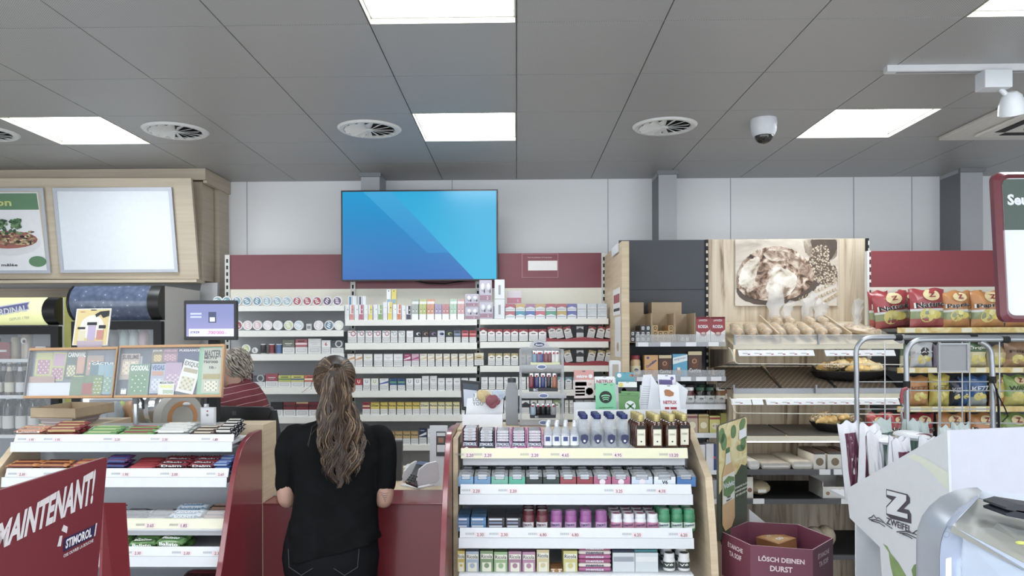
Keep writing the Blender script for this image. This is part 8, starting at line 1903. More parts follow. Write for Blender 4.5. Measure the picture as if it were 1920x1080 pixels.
for i,(a_,c_,py,yy,cc) in enumerate(((1645,1700,826,2.66,'#dfe0e4'),(1700,1752,818,2.6,'#cfd2d8'))):
 q0_,q1_=P(a_,py,yy),P(c_,py,yy);s=MB();s.ball(((q0_.x + q1_.x) / 2,yy + .06,q0_.z - .005),((q1_.x - q0_.x) / 2,.09,.016),mt(cc,.35,bump=.7,bscale=30,noise_amt=.08),16);s.disc((q0_.x + q1_.x) / 2 + .01,q0_.z + .002,.03,yy + .0,mt('#7a3a50'),12,rz=.008)
 tag(s.build('lying_snack_bag'),'white snack bag lying on top of the upright ones, the %s one' % ('left','right')[i],'snack bag')
b=MB();zp=P(1700,790,2.9).z - .29;b.box(P(1668,900,2.85).x,P(1850,900,2.85).x,2.75,3.02,.0,zp - .01,mt('#c9ccd2',.5));b.box(P(1602,900,2.8).x,P(1850,900,2.85).x,2.5,3.02,zp - .01,zp,mt('#c9ccd2',.5));tag(b.build('display_pedestal',smooth=False),'pale cardboard pedestal carrying the snack bags behind the white display','pedestal')
# a second smaller display low beside it
q=[P(*a_) for a_ in ((1617,990,2.75),(1637,1015,2.72),(1652,1060,2.70),(1652,1100,2.70),(1617,1100,2.75))]
b=MB();b.slab(q,.01,mt('#cfccc6',.5));b.box(q[4].x,q[3].x,2.705,2.72,0,q[3].z,mt('#cfccc6'));b.text('Kambly',q[0].x + .035,q[1].z - .01,2.695,.014,INK,w=.05);tag(b.build('small_display_board',smooth=False),'narrow cream printed board beside the white crisps display','display board')
# --- grey white appliance in the right corner
t=thing('glass_chest',(1.1,1.25,0),'silver framed glass fronted chest in the lower right corner','display chest')
ya=1.32
SIL=mt('#a4abb6',.3,metal=.35);SIL2=mt('#b9bec8',.35,metal=.2)
outer=[(1725,1250),(1724,1100),(1724,1020),(1727,998),(1735,975),(1750,955),(1770,938),(1797,926),(1825,921),(1841,920)]
inner=[(1761,1250),(1761,1100),(1761,1045),(1763,1020),(1768,1000),(1777,982),(1790,965),(1805,951),(1822,940),(1834,933)]
def loft(a_,c_,m,y0_,y1_,name,th=.03):
 s=MB();vs_=[];n_=len(a_)
 for (p,q_) in zip(a_,c_): P0,P1=P(p[0],p[1],y0_),P(q_[0],q_[1],y1_);vs_ += [P0,P1,P0 + Vector((.01,th,0)),P1 + Vector((.0,th,-.005))]
 fs_=[]
 for i in range(n_ - 1): o_=4 * i;fs_ += [(o_,o_ + 1,o_ + 5,o_ + 4),(o_ + 2,o_ + 6,o_ + 7,o_ + 3),(o_,o_ + 4,o_ + 6,o_ + 2),(o_ + 1,o_ + 3,o_ + 7,o_ + 5)]
 fs_ += [(0,2,3,1),(4 * n_ - 4,4 * n_ - 3,4 * n_ - 1,4 * n_ - 2)]
 s.add(vs_,fs_,m);return s.build(name,t,ang=40)
loft(outer,inner,SIL,1.36,1.30,'silver_arch_frame')
# inner end panel
mid=[(1800,1250),(1802,1100),(1802,1060),(1803,1035),(1806,1012),(1800,998),(1786,986),(1800,968),(1818,950),(1834,934)]
loft([(a_ + 1,c_) for a_,c_ in inner],mid,mt('#a9b7d2',.25,coat=.4),1.30,1.26,'end_panel',.02)
s=MB()
for (px,py) in ((1799,955),(1772,1001)): q=P(px,py,1.275);s.ring(q.x,q.z,.0045,.0052,q.y - .004,mt('#8f9ab0'),20)
s.build('screw_cover',t,smooth=False)
LA,LB=P(1786,985,1.25),P(1834,934,1.36);LC=P(2050,1003,1.30);LD=P(2050,1122,1.02)
b=MB();b.slab([LA,LB,LC,LD],.012,mt('#9f9f97',.35,coat=.2));b.build('stone_lid',t,smooth=False)
b=MB();b.slab([LA + Vector((0,0,-.001)),LD + Vector((0,0,-.001)),P(2050,1142,1.01),P(1806,1006,1.24)],.01,mt('#b2c0d8',.25,coat=.3));b.build('lid_edge',t,smooth=False)
b=MB();b.slab([P(1841,920,1.37),P(2050,938,1.36),LC + Vector((0,.002,.001)),LB + Vector((0,.002,.001))],.012,mt('#b8c0ce',.35));b.build('rear_top_rail',t,smooth=False)
b=MB();b.slab([P(1803,1035,1.25),P(1806,1008,1.24),P(2050,1143,1.01),P(2050,1260,1.0),P(1801,1260,1.24)],.006,clear_mat('chest_glass','#cfe0f6',.55,.05));b.build('glass_front',t,smooth=False)
b=MB();b.slab([P(1774,1048,1.27),P(1782,1046,1.265),P(1782,1260,1.265),P(1772,1260,1.27)],.004,mt('#e8f2ff',emit=1.1));b.build('light_strip',t,smooth=False)
zlow=P(1725,1250,1.3).z
b=MB();l=P(1727,1240,1.33);b.prism([(l.x + .02,1.365),(l.x + .12,1.5),(1.1,1.5),(1.05,1.3),(.81,1.05),(.80,1.25)],.02,zlow + .02,mt('#9ba3b0',.4),'z');b.prism([(l.x + .10,1.40),(l.x + .15,1.5),(1.1,1.5),(1.08,1.38)],zlow + .021,P(1841,945,1.5).z - .1,mt('#c9d6ea',.4),'z');b.build('cabinet_body',t,smooth=False)
for i,(dy,cc) in enumerate(((0,'#3a3c42'),(12,'#2a2c36'))):
 q=[P(a_,c_ + dy,1.24) for a_,c_ in ((1886,951),(1908,945),(1990,958),(1990,975),(1887,955.5))]
 b=MB();b.slab(q,.06,mt(cc,.7));tag(b.build('card_wallet',smooth=False),'dark flat wallet lying on the chest lid, the %s one' % ('upper','lower')[i],'wallet')
q=P(1914,1018,1.17);b=MB();b.ball((q.x,q.y,q.z),(.008,.006,.003),mt('#c9cf4a',.5),10);tag(b.build('yellow_sticker'),'small yellow sticker on the chest lid','sticker')
# --- red framed sign, upper right
t=thing('framed_sign',(1.75,2.4,1.8),'red framed hanging sign with a dark green heading','sign')
ys=2.45;q=[P(1861,323,ys + .02),P(2200,320,ys + .02),P(2200,606,ys - .02),P(1876,604,ys - .02)]
g2=lambda a_,c_,k=0: q[0].lerp(q[1],a_).lerp(q[3].lerp(q[2],a_),c_) + Vector((0,-.001 * k,0))
def rr(u0,u1,v0,v1,ru,rv,k):
 o_=[]
 for (cu,cv,st) in ((u1 - ru,v0 + rv,0),(u0 + ru,v0 + rv,90),(u0 + ru,v1 - rv,180),(u1 - ru,v1 - rv,270)):
  for i in range(6): th=math.radians(st + 90 * i / 5);o_.append(g2(cu + ru * math.cos(th) * (1),cv - rv * math.sin(th),k))
 return o_
FRM=mt('#70222f',.35,coat=.3)
O1=rr(0,1,0,1,.05,.055,0);I1=rr(.055,.945,.04,.955,.04,.045,0);M1=rr(.028,.972,.02,.978,.045,.05,12)
b=MB();n_=len(O1);back=[v + Vector((0,.02,0)) for v in O1];bi=[v + Vector((0,.004,0)) for v in I1]
b.add(O1 + M1 + bi + back,[(i,(i + 1) % n_,n_ + (i + 1) % n_,n_ + i) for i in range(n_)] + [(n_ + i,n_ + (i + 1) % n_,2 * n_ + (i + 1) % n_,2 * n_ + i) for i in range(n_)] + [(3 * n_ + i,3 * n_ + (i + 1) % n_,(i + 1) % n_,i) for i in range(n_)],FRM);b.build('red_frame',t)
b=MB();b.slab([v + Vector((0,.005,0)) for v in I1],.004,mt('#dbe2ee',.4));b.build('white_panel',t,smooth=False)
b=MB();b.poly([g2(.057,.045,-4),g2(.943,.045,-4),g2(.943,.388,-4),g2(.057,.388,-4)],mt('#46584f',.35))
v,f,tw,th=text_geo('Seulement',.04);H_t=.075;Wt=H_t * tw / th * (q[3] - q[0]).length / (q[1] - q[0]).length
b.add([g2(.078 + Wt / 2 + x / tw * Wt,.185 - z_ / th * H_t,-3) for x,z_,_ in v],f,WHITE);b.build('green_heading',t,smooth=False)
for a_ in (.3,.8):
 p_=g2(a_,.0);b=MB();b.cyl((p_.x,p_.y + .01,p_.z),(p_.x,p_.y + .01,CZ - .001),.003,STEEL,6);b.build('hanging_wire',t)
# --- red chewing gum cardboard display, lower left
t=thing('red_gum_display',(-1.15,1.8,0),'red cardboard chewing gum display with slanted white lettering','cardboard display')
NR,FRr=Vector((-1.10,2.0,0)),Vector((-1.078,1.553,0))
def onr(px,py):
 d=fwd + rgt * ((px - CX) / F_PX) + upv * ((CY - py) / F_PX);n_=(FRr - NR).cross(Vector((0,0,1)));k=n_.dot(NR) / n_.dot(Vector((d.x,d.y,0)));return Vector((d.x * k,d.y * k,CAM_Z + d.z * k))
RC=mt('#7c2230',.4,coat=.15)
K=[onr(-60,938),onr(198,857.5),onr(201,862),onr(194,945),onr(180,1120),onr(-60,1300)]
b=MB();nr=Vector((1,.05,0)).normalized()
b.add(K + [v - nr * .008 for v in K],[tuple(range(6)),tuple(range(11,5,-1))] + [(i,6 + i,6 + (i + 1) % 6,(i + 1) % 6) for i in range(6)],RC);b.build('lettered_board',t,smooth=False)
def rw(tx,x0,y0b,x1,y1b,h0,h1,m,k=1,bold=.04,slant=0.0):
 """writing between (x0,y0b) and (x1,y1b) on the board, letter heights h0..h1 in picture units, growing evenly"""
 v,f,tw,th=text_geo(tx,bold);o_=[]
 A,B_=onr(x0,y0b),onr(x1,y1b);At,Bt=onr(x0,y0b - h0),onr(x1,y1b - h1)
 for x,z_,_ in v:
  u=x / tw + .5;w_=z_ / th + .5;u2=u + slant * (w_ - .5)
  o_.append(A.lerp(B_,u2).lerp(At.lerp(Bt,u2),w_) + nr * (.0015 * k))
 b.add(o_,f,m)
LT=mt('#dcd3d6',.5)
b=MB();rw('MAINTENANT!',-7,1034,176,942,50,62,LT,slant=.05);b.build('headline_lettering',t,smooth=False)
b=MB();b.add([v + nr * .001 for v in (onr(119,1010),onr(176,985),onr(179,981),onr(174,1007),onr(118,1035))],[(0,1,2,3,4)],mt('#332c5c',.4));rw('STIMOROL',121,1029,170,1006,17,17,mt('#e2dce4'),2,slant=.03);rw('OSE OUVRIR LA BOUCHE',118,1046,174,1016,6,6,LT,1,.02)
for pts in (((118,984),(126,988),(124,1000),(114,995)),((111,1005),(116,1004),(113,1024),(106,1025))): b.add([onr(*a_) + nr * .0015 for a_ in pts],[(0,1,2,3)],LT)
rw('/',174,1006,180,1002,22,22,LT,2);b.build('brand_print',t,smooth=False)
# adjoining side panel of the red display
q=[P(189,943,2.02),P(232,943,2.14),P(239,1120,2.13),P(184,1120,2.0)]
q2=[P(189,943,2.02),P(231,943,2.14),P(240,1090,2.14),P(240,1400,2.14),P(178,1400,2.02)]
b=MB();b.slab(q2,.008,mt('#851f2b',.4,coat=.15));b.build('side_panel',t,smooth=False)
b=MB();b.tube([P(187,1028,2.015),P(224,1082,2.12)],.0012,mt('#b0505c'),n=4);b.build('fold_line',t)
b=MB();l=P(240,1300,2.14);b.box(-1.62,l.x - .01,2.16,2.45,0,l.z,RC);b.box(-1.6,-1.13,1.6,2.1,0,.02,RC);b.build('display_base',t,smooth=False)
# ================================================================ PEOPLE
def remesh(mb_list,name,parent,mat,voxel=.008,smooth_it=6,thing_o=None):
 o=mb_list.build(name + '_tmp',loc=(0,0,0),smooth=True)
 m=o.modifiers.new('r','REMESH');m.mode='VOXEL';m.voxel_size=voxel;m.use_smooth_shade=True
 s=o.modifiers.new('s','SMOOTH');s.iterations=smooth_it;s.factor=.5
 bpy.context.view_layer.update()
 me=bpy.data.meshes.new_from_object(o.evaluated_get(bpy.context.evaluated_depsgraph_get()))
 bpy.data.objects.remove(o)
 me.materials.clear();me.materials.append(mat);me.name=name
 L=Vector(parent['_o'])
 me.transform(Matrix.Translation(-L))
 me.polygons.foreach_set('use_smooth',[True] * len(me.polygons))
 q=bpy.data.objects.new(name,me);C.objects.link(q);q.parent=parent;q['_o']=tuple(L)
 return q
D0=BLACKM
def ell(s,rings,n=22,p=2.3):
 """loft of super-elliptic rings: (centre, half width x, half depth y)"""
 vs_=[]
 for (c,a,b_) in rings:
  for k in range(n):
   t=2 * PI * k / n;ct,st=math.cos(t),math.sin(t)
   vs_.append((c[0] + a * math.copysign(abs(ct) ** (2 / p),ct),c[1] + b_ * math.copysign(abs(st) ** (2 / p),st),c[2]))
 m=len(rings)
 fs_=[(i * n + k,i * n + (k + 1) % n,(i + 1) * n + (k + 1) % n,(i + 1) * n + k) for i in range(m - 1) for k in range(n)] + [tuple(range(n - 1,-1,-1)),tuple(range((m - 1) * n,m * n))]
 s.add(vs_,fs_,D0)
def limb(s,pts,rs,n=14,sub=5):
 P_=[Vector(a) for a in pts];path=[];rr=[]
 for i in range(len(P_) - 1):
  for k in range(sub):
   f=k / sub;p0=P_[max(i - 1,0)];p1=P_[i];p2=P_[i + 1];p3=P_[min(i + 2,len(P_) - 1)]
   path.append(.5 * ((2 * p1) + (p2 - p0) * f + (2 * p0 - 5 * p1 + 4 * p2 - p3) * f * f + (3 * p1 - p0 - 3 * p2 + p3) * f ** 3));f2=f * f * (3 - 2 * f);rr.append(rs[i] * (1 - f2) + rs[i + 1] * f2)
 path.append(P_[-1]);rr.append(rs[-1]);s.tube(path,rr,D0,n=n)
 s.ball(tuple(P_[0]),rs[0] * .98,D0,12);s.ball(tuple(P_[-1]),rs[-1] * .98,D0,12)
def hand(s,wrist,palm_dir,side,nrm,curl=.5,sc=1.0):
 """palm, four jointed fingers, thumb from the side; side = towards the thumb"""
 w=Vector(wrist);d=Vector(palm_dir).normalized();sd=Vector(side).normalized();nn=Vector(nrm).normalized()
 for k in range(5):
  f=k / 4;c=w + d * .085 * f * sc
  for j in (-1,-.33,.33,1): s.ball(tuple(c + sd * j * (.022 + .012 * f) * sc),.0125 * sc,D0,8)
 for j,(o_,L_,r_) in enumerate(((.034,.072,.0088),(.012,.08,.009),(-.011,.075,.0087),(-.033,.06,.0078))):
  p=w + d * .088 * sc + sd * o_ * sc;dd=d.copy();path=[p - d * .02];rr=[r_ * sc]
  for k in range(4):
   dd=(dd + nn * curl * (.3 + .35 * k * .5)).normalized();path.append(path[-1] + dd * L_ * sc * (.42,.3,.24,.06)[k]);rr.append(r_ * sc * (1,.96,.88,.7)[k])
  s.tube(path,rr,D0,n=8);s.ball(tuple(path[-1]),rr[-1],D0,8)
 p=w + d * .025 * sc + sd * .03 * sc;path=[p,p + (sd * .8 + d * .6).normalized() * .03 * sc,p + (sd * .8 + d * .8).normalized() * .05 * sc + nn * .012,p + (sd * .75 + d).normalized() * .072 * sc + nn * .022]
 s.tube(path,[.013 * sc,.0115 * sc,.010 * sc,.008 * sc],D0,n=8);s.ball(tuple(path[-1]),.0085 * sc,D0,8)
def head_shape(s,c,sc=1.0,face=Vector((0,1,0)),tilt=0.0):
 """skull, jaw, nose, ears, lips, brows; face = where it looks"""
 a=math.atan2(-face.x,face.y);M=Matrix.Translation(c) @ Matrix.Rotation(a,4,'Z') @ Matrix.Rotation(tilt,4,'X') @ Matrix.Scale(sc,4)
 s.ball((0,-.012,.025),(.074,.092,.088),D0,22,M);s.ball((0,.022,-.03),(.060,.066,.078),D0,20,M);s.ball((0,.055,-.088),(.030,.026,.022),D0,14,M)
 s.ball((0,.090,-.012),(.010,.014,.024),D0,10,M);s.ball((0,.100,-.026),(.014,.013,.010),D0,10,M);s.ball((0,.083,-.056),(.021,.009,.006),D0,10,M);s.ball((0,.080,-.067),(.018,.010,.007),D0,10,M)
 for q in (-1,1): s.ball((q * .030,.076,.020),(.020,.010,.007),D0,10,M);s.ball((q * .040,.060,-.03),(.018,.018,.02),D0,10,M);s.ball((q * .076,-.004,-.008),(.009,.018,.031),D0,12,M);s.ball((q * .083,-.012,.008),(.005,.014,.014),D0,10,M)
 return M
def eyes(t,M,iris='#4a3a2c'):
 for q in (-1,1):
  s=MB();s.ball((q * .031,.074,.006),(.0125,.0115,.0085),mt('#e2dedb',.2),14,M);s.ball((q * .031,.0835,.006),(.0052,.003,.0052),mt(iris,.2),10,M);s.build('eye',t)
SKIN=mt('#b98d78',.5,noise_amt=.08,scale=20)
# ---------------- customer seen from behind
HX=P(628,700,3.02).x;BX=P(630,850,3.0).x;HIPX=P(621,1030,3.0).x
t=thing('person',(BX,3.0,0),'person seen from behind in black tee shirt with a long wavy brown ponytail','person')
zS=1.375
def A(px,py,y=3.0): return P(px,py,y)
shL,shR=A(545,822),A(716,826);elL,elR=A(536,940,3.0),A(722,942,3.0)
wrL,wrR=A(560,936,3.24),A(700,938,3.24)
wrL.z=wrR.z=zc + .045;wrL.x += .05;wrR.x -= .05
shL.z=shR.z=1.315;elL.z=elR.z=1.075
s=MB()
M1=head_shape(s,Vector((HX,3.03,1.535)),.98,Vector((0.05,1,0)))
limb(s,[(HX,3.0,1.47),(BX,2.995,1.40),(BX,3.0,1.34)],[.056,.055,.075])
ell(s,[((BX,3.0,z_),a_,b_) for z_,a_,b_ in ((1.37,.10,.055),(1.33,.155,.07),(1.27,.165,.085),(1.18,.155,.095),(1.08,.14,.09),(1.02,.145,.092))] + [((HIPX + .01,3.0,z_),a_,b_) for z_,a_,b_ in ((.96,.15,.09),(.90,.16,.10),(.84,.165,.105),(.78,.155,.10))])
for sh,el,wr_,sd in ((shL,elL,wrL,1),(shR,elR,wrR,-1)):
 limb(s,[sh + Vector((sd * .03,0,.0)),sh,sh.lerp(el,.5),el,el.lerp(wr_,.35),wr_],[.044,.045,.040,.035,.034,.025])
 hand(s,wr_,(sd * .45,1,-.18),(sd * .9,-.4,.1),(0,.1,-1),.22,.92)
for sd in (-1,1):
 hx=HIPX + sd * .085
 limb(s,[(hx,3.0,.84),(hx + sd * .005,3.0,.62),(hx,3.015,.46),(hx,2.99,.28),(hx,2.975,.09)],[.092,.08,.056,.052,.036])
 limb(s,[(hx,2.96,.05),(hx + sd * .01,3.06,.04),(hx + sd * .015,3.14,.03)],[.036,.034,.024])
body=remesh(s,'body',t,SKIN,.007,4)
eyes(t,M1)
# tee shirt
SH=ramp_mat('black_cotton',[(.3,'#0c0d0f'),(.5,'#0f1012'),(.7,'#131417')],tex='noise',tscale=6,rough=.85,distort=1.2)
SH.node_tree.nodes['Principled BSDF'].inputs['Specular IOR Level'].default_value=.12
s=MB()
hemL,hemR=P(531,1039,3.0),P(712,1000,3.0)
def wob(z_): return 0
rings=[]
prof=[(1.400,.062,.055),(1.385,.10,.062),(1.368,.15,.070),(1.345,.178,.080),(1.31,.186,.092),(1.25,.178,.104),(1.18,.170,.110),(1.10,.166,.110),(1.02,.172,.112),(.96,.184,.120),(.91,.192,.128),(.868,.198,.132)]
n=44;vs_=[]
for i,(z_,a_,b_) in enumerate(prof):
 f=max(0,(1.1 - z_) / .23);cx__=BX + (HIPX + .006 - BX) * min(1,f)
 for k in range(n):
  th=2 * PI * k / n;ct,st=math.cos(th),math.sin(th);e=2 / 2.5
  x_=a_ * math.copysign(abs(ct) ** e,ct);y_=b_ * math.copysign(abs(st) ** e,st)
  fold=(math.sin(th * 9 + z_ * 30) * .003 + math.sin(th * 5 - z_ * 44) * .004) * min(1,f * 1.5 + .2)
  zz=z_ + (x_ / .19) * .042 * max(0,min(1,(1.02 - z_) / .15))
  vs_.append((cx__ + x_ * (1 + fold * 4),3.0 + y_ * (1 + fold * 8),zz))
m_=len(prof)
s.add(vs_,[(i * n + k,(i + 1) * n + k,(i + 1) * n + (k + 1) % n,i * n + (k + 1) % n) for i in range(m_ - 1) for k in range(n)] + [tuple(range(n)),tuple(range(m_ * n - 1,(m_ - 1) * n - 1,-1))],D0)
for sh,el,px_,sd in ((shL,elL,531,-1),(shR,elR,725,1)):
 end=A(px_,908 if sd < 0 else 912);end.z=sh.lerp(el,.85).z
 limb(s,[sh + Vector((-sd * .05,0,.012)),sh + Vector((0,0,.006)),sh.lerp(el,.35) + Vector((sd * .006,0,0)),sh.lerp(el,.62) + Vector((sd * .004,0,0)),sh.lerp(el,.80) + Vector((sd * .002,0,0))],[.046,.049,.050,.047,.0455])
shirt=remesh(s,'tee_shirt',t,SH,.006,5)
for v in shirt.data.vertices:      # soft creases in the cloth
 p=v.co;q=noise.noise(Vector((p.x * 5,p.y * 5,p.z * 11 + p.x * 6))) + .8 * max(0,noise.noise(Vector((p.x * 7,3,p.z * 22 - abs(p.x) * 16)))) * (1 if p.z < 1.12 else .4);v.co += v.normal * (q * .007)
# trousers
s=MB()
ell(s,[((HIPX,3.0,z_),a_,b_) for z_,a_,b_ in ((1.03,.150,.098),(.96,.176,.112),(.90,.190,.124),(.84,.198,.130),(.78,.190,.124),(.74,.17,.115))])
for sd in (-1,1):
 hx=HIPX + sd * .09;limb(s,[(hx,3.0,.82),(hx + sd * .004,3.0,.62),(hx,3.012,.46),(hx,2.992,.28),(hx,2.98,.11)],[.102,.088,.066,.062,.05])
JN=mt('#121317',.85,noise_amt=.2,scale=60,spec=.15);remesh(s,'trousers',t,JN,.008,5)
for sd in (-1,1):
 b=MB();hx=HIPX + sd * .085;yb2=3.0 - .1305
 b.tube([(hx - .055,yb2 + .012,.90),(hx - .05,yb2 + .006,.83),(hx,yb2,.80),(hx + .05,yb2 + .006,.83),(hx + .055,yb2 + .012,.90)],.0018,mt('#33343a'),n=5);b.build('back_pocket',t)
for sd in (-1,1):
 b=MB();hx=HIPX + sd * .09;b.box(hx - .04,hx + .04,2.91,3.17,.0,.03,mt('#d6d6d4',.6));b.ball((hx,3.05,.045),(.042,.115,.035),mt('#2a2a2e',.6),14);b.build('shoe',t)
# tattoo lines on the right forearm
b=MB();a0=elR + Vector((0,-.041,-.0))
for k in range(5): b.tube([elR + Vector((-.014 + .005 * k,-.0395,.03 - .008 * k)),elR + Vector((.006,-.0405,.026 - .008 * k)),elR + Vector((.020 - .003 * k,-.0375,.028 - .008 * k))],.0009,mt('#4a4a58'),n=4)
b.build('forearm_tattoo',t)
# hair: a combed cap and a long wavy ponytail of separate locks
HC=[mt(c,.42,noise_amt=.25,scale=70,spec=.4) for c in ('#3f3028','#4d3b2e','#33271f','#66503b','#866c4e','#46352a')]
hc=Vector((HX,3.02,1.562));tie=P(632,690,2.905)
s=MB();s.ball(tuple(hc),(.082,.102,.097),HC[2],28);capo=s.build('hair_cap',t)
# open the cap towards the face
r_=random.Random(11);s=[MB() for _ in HC]
for i in range(420):
 az=r_.uniform(-1.0,1.0) * 2.05;el_=r_.uniform(-.75,.95) if abs(az) > .9 else r_.uniform(-.75,.5)
 # start on the rim of the hairline or anywhere on the scalp
 th=-PI / 2 + az;d=Vector((math.cos(el_) * math.cos(th),math.cos(el_) * math.sin(th),math.sin(el_)))
 if el_ > .8 or True:
  path=[];td=(tie - hc);td.normalize()
  for k in range(9):
   f=k / 8;dd=d.lerp(td,f ** .9);dd.normalize();lift=1.015 + .02 * math.sin(PI * f) + r_.uniform(0,.006)
   path.append(hc + Vector((dd.x * .082,dd.y * .102,dd.z * .097)) * lift)
  path[-1]=tie + Vector((r_.uniform(-.012,.012),.006,r_.uniform(-.012,.012)))
  s[i % 6].tube(path,[.0024 * (1 - .4 * abs(k / 8 - .5)) for k in range(9)],HC[i % 6],n=4,cap=False)
for i in range(6): s[i].build('combed_strands',t)
b=MB()
vs_=[];b.tube([tie + Vector((.024 * math.cos(a_),-.006 + .004 * math.sin(2 * a_),.017 * math.sin(a_))) for a_ in [2 * PI * k / 16 for k in range(17)]],.004,mt('#2c2422',.6),n=6);b.build('hair_tie',t)
# silhouette of the tail in the photo: (py, left px, right px)
sil=[(690,620,645),(710,604,654),(735,598,661),(760,594,668),(785,591,676),(805,590,686),(825,592,688),(845,596,684),(865,599,681),(885,604,672),(900,612,662),(916,620,652)]
YT=2.85
def edge(py):
 for (p0,l0,r0),(p1,l1,r1) in zip(sil,sil[1:]):
  if py <= p1: f=(py - p0) / (p1 - p0);return l0 + (l1 - l0) * f,r0 + (r1 - r0) * f
 return sil[-1][1],sil[-1][2]
locks=[MB() for _ in HC]
for i in range(720):
 u=r_.uniform(-1,1);layer=r_.random();gr=round(u * 4 + r_.uniform(-.35,.35));L_=1.0 - .05 * ((gr * 7) % 5) * .6 - .16 * abs(u) * r_.random() - .10 * r_.random() ** 2;py_end=690 + 226 * L_
 amp=4.2 + (gr * 5 % 4) * .7 + r_.uniform(-2,2);wl=50 + (gr * 3 % 5) * 3 + r_.uniform(-1,1);ph=r_.uniform(-.7,.7) + gr * 1.1;path=[];rr=[]
 N=24;rad=r_.uniform(.0014,.0032)
 for k in range(N):
  f=k / (N - 1);py=690 + (py_end - 690) * f;l,r=edge(py);mid=(l + r) / 2;hw=(r - l) / 2
  x_=mid + (u * .85 + gr / 4 * .1) * hw * .93 + amp * min(1,f * 2.2) * math.sin(2 * PI * (py - 690) / wl + ph) * (.6 + .6 * f)
  depth=2.905 - .055 * math.sin(PI * min(1,f * 1.4) * .6) - (.035 * (1 - u * u) * layer) * min(1,f * 4) + .005 * math.cos(2 * PI * (py - 690) / wl + ph)
  depth=min(depth,2.895 if f > .25 else 3)
  path.append(P(x_,py,depth - .01));rr.append(rad * (1 if f < .7 else (1.12 - f) / .42))
 locks[i % 6].tube(path,rr,HC[i % 6],n=4,cap=False)
for i in range(6): locks[i].build('ponytail_locks',t)
b=MB();core=[];rr=[]
for k in range(12): py=695 + 180 * k / 11;l,r=edge(py);core.append(P((l + r) / 2,py,2.885 if k > 2 else 2.90));rr.append((r - l) / 2 * 2.87 / F_PX * .72)
b.tube(core,rr,HC[2],n=14,flat=.28 if False else 1.0)
cc_=Vector((core[6].x,2.892,0))
b.v=[(x,cc_.y - .012 + (y - cc_.y) * .35,z) for x,y,z in b.v];b.build('ponytail_core',t)
b=MB()
for k,(x0,y0_,x1,y1_,x2,y2_) in enumerate(((590,700,582,724,566,736),(592,694,586,712,583,730),(600,790,585,800,578,838),(596,800,582,816,576,836),(680,820,690,826,694,834),(660,880,668,872,672,876))):
 b.tube([P(x0,y0_,2.93),P(x1,y1_,2.92),P(x2,y2_,2.90)],.0008,HC[1],n=4)
b.build('flyaway_hairs',t)
# ---------------- shopkeeper behind the counter, facing left
t=thing('person',(-1.75,4.45,0),'grey haired shopkeeper in a dark red striped shirt bending behind the ticket display','person')
yk=4.48;hc=P(433,690,yk);hc2=Vector((hc.x,yk,hc.z))
neck=P(450,735,yk);chest=P(440,790,yk)
SK2=mt('#b78a76',.5,noise_amt=.1,scale=18)
s=MB()
M2=head_shape(s,hc2 + Vector((-.005,0,.0)),1.0,Vector((-1,-.25,0)),-.25)
limb(s,[(hc2.x + .03,yk,hc2.z - .07),(neck.x,yk,neck.z - .03),(chest.x,yk,chest.z + .02)],[.06,.06,.09])
cx0=chest.x
ell(s,[((cx0 + dx,yk,z_),a_,b_) for z_,a_,b_,dx in ((1.32,.11,.14,.02),(1.22,.14,.18,.0),(1.1,.15,.17,.03),(.98,.16,.17,.06),(.86,.17,.18,.08),(.80,.15,.16,.08))])
sh1,sh2=Vector((cx0 + .03,yk - .17,1.345)),Vector((cx0 + .03,yk + .17,1.345))
for sh,sd in ((sh1,-1),(sh2,1)):
 el_=sh + Vector((-.04,sd * .04,-.27));wr_=el_ + Vector((-.22,-sd * .05,.0));wr_.z=max(wr_.z,zc + .06)
 limb(s,[sh,sh.lerp(el_,.5),el_,el_.lerp(wr_,.4),wr_],[.058,.05,.042,.04,.028]);hand(s,wr_,(-1,-sd * .2,-.15),(0,-sd,.2),(0,0,-1),.3)
for sd in (-1,1):
 limb(s,[(cx0 + .09,yk + sd * .09,.84),(cx0 + .09,yk + sd * .1,.6),(cx0 + .07,yk + sd * .1,.45),(cx0 + .1,yk + sd * .1,.25),(cx0 + .12,yk + sd * .1,.08)],[.1,.085,.062,.055,.04]);limb(s,[(cx0 + .13,yk + sd * .1,.045),(cx0 - .06,yk + sd * .11,.035)],[.038,.028])
remesh(s,'body',t,SK2,.008,4);eyes(t,M2,'#54606a')
def stripes():
 m,nt,b_=nodes('striped_red_cotton');tc=nt.nodes.new('ShaderNodeTexCoord');mp=nt.nodes.new('ShaderNodeMapping');mp.inputs['Rotation'].default_value=(0,.22,0);nt.links.new(tc.outputs['Object'],mp.inputs[0])
 w=nt.nodes.new('ShaderNodeTexWave');w.bands_direction='Z';w.inputs['Scale'].default_value=8.0;w.inputs['Distortion'].default_value=1.2;w.inputs['Detail'].default_value=1;w.inputs['Detail Scale'].default_value=.6
 nt.links.new(mp.outputs[0],w.inputs['Vector']);r=nt.nodes.new('ShaderNodeValToRGB');e=r.color_ramp.elements
 e[0].position=0;e[0].color=lin('#6d1f2c');e[1].position=.985;e[1].color=lin('#6d1f2c');q=e.new(.994);q.color=lin('#c9a0a6')
 nt.links.new(w.outputs['Fac'],r.inputs[0]);nt.links.new(r.outputs[0],b_.inputs['Base Color']);b_.inputs['Roughness'].default_value=.8;return m
STRP=stripes()
s=MB()
ell(s,[((cx0 + dx,yk,z_),a_,b_) for z_,a_,b_,dx in ((1.455,.068,.075,.055),(1.43,.095,.12,.05),(1.37,.135,.19,.03),(1.25,.165,.205,.015),(1.12,.172,.195,.04),(.98,.18,.19,.06),(.86,.19,.2,.08))],n=30)
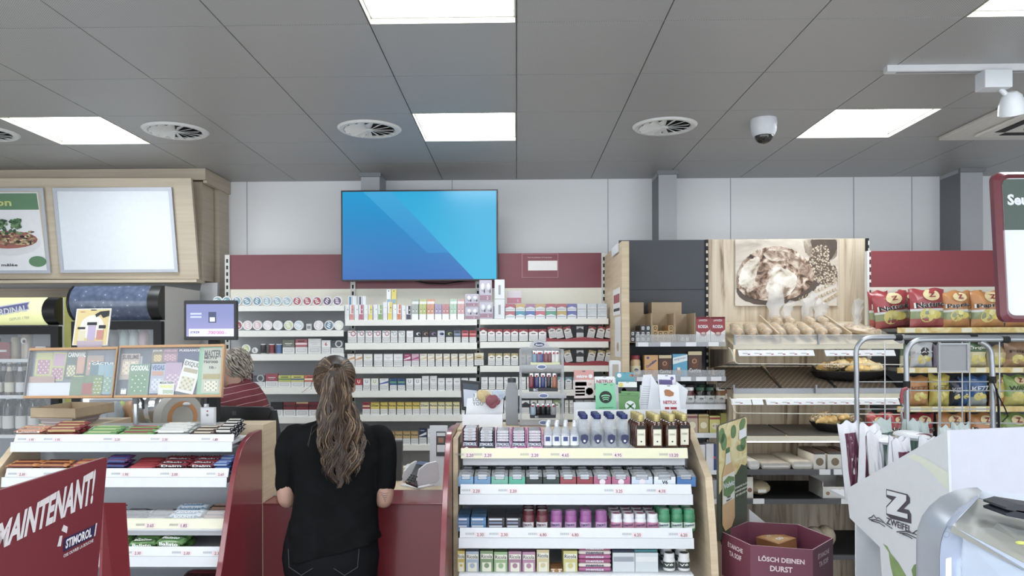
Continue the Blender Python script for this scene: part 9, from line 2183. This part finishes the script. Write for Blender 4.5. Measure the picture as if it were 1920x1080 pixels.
for sh,sd in ((sh1,-1),(sh2,1)):
 el_=sh + Vector((-.04,sd * .04,-.27));limb(s,[sh + Vector((.0,-sd * .06,.0)),sh,sh.lerp(el_,.4),sh.lerp(el_,.85)],[.066,.07,.068,.066])
limb(s,[P(458,730,yk),P(476,750,yk),P(487,782,yk),P(488,830,yk)],[.07,.075,.07,.06])
so=remesh(s,'striped_shirt',t,STRP,.008,5)
s=MB();nk=Vector((hc2.x + .035,yk,hc2.z - .115))
for q in (-1,1): s.add([nk + Vector((.05,q * .02,.035)),nk + Vector((-.03,q * .07,.015)),nk + Vector((-.075,q * .05,-.05)),nk + Vector((.03,q * .09,-.03))],[(0,1,2,3)],STRP)
s.build('collar',t,smooth=False)
s=MB();ell(s,[((cx0 + .085,yk,z_),a_,.17) for z_,a_ in ((.98,.15),(.9,.17),(.8,.17),(.74,.15))])
for sd in (-1,1): limb(s,[(cx0 + .09,yk + sd * .095,.82),(cx0 + .09,yk + sd * .1,.6),(cx0 + .07,yk + sd * .1,.45),(cx0 + .1,yk + sd * .1,.25),(cx0 + .12,yk + sd * .1,.1)],[.108,.092,.07,.063,.052])
remesh(s,'trousers',t,mt('#26282e',.8),.009,4)
for sd in (-1,1): b=MB();b.ball((cx0 + .03,yk + sd * .11,.038),(.13,.045,.038),mt('#1a1a1c',.4),16);b.build('shoe',t)
GH=[mt(c,.6,noise_amt=.3,scale=90) for c in ('#8f8578','#a39a8c','#766c62','#b3aa9c')]
hb=[MB() for _ in GH];hcen=hc2 + Vector((.018,0,.03))
for i in range(420):
 th=r_.uniform(-1.9,1.9);ph=r_.uniform(-.75,1.5);d=Vector((math.cos(ph) * math.cos(th),math.cos(ph) * math.sin(th),math.sin(ph)))
 if d.x < -.35 and d.z < .55: continue
 base=hcen + Vector((d.x * .09,d.y * .074,d.z * .086));comb=(Vector((.8,0,-.75)) + Vector((r_.uniform(-.3,.3),r_.uniform(-.5,.5),r_.uniform(-.2,.2))));comb=(comb - d * comb.dot(d) * .85).normalized()
 L_=r_.uniform(.035,.06);path=[base,base + comb * L_ * .35 + d * .008,base + comb * L_ * .7 + d * .010,base + comb * L_ + d * .007]
 hb[i % 4].tube(path,[.004,.005,.004,.0015],GH[i % 4],n=4,cap=False)
hb[2].ball(tuple(hcen + Vector((.004,0,.003))),(.090,.074,.086),GH[2],20)
for i in range(4): hb[i].build('grey_hair',t)
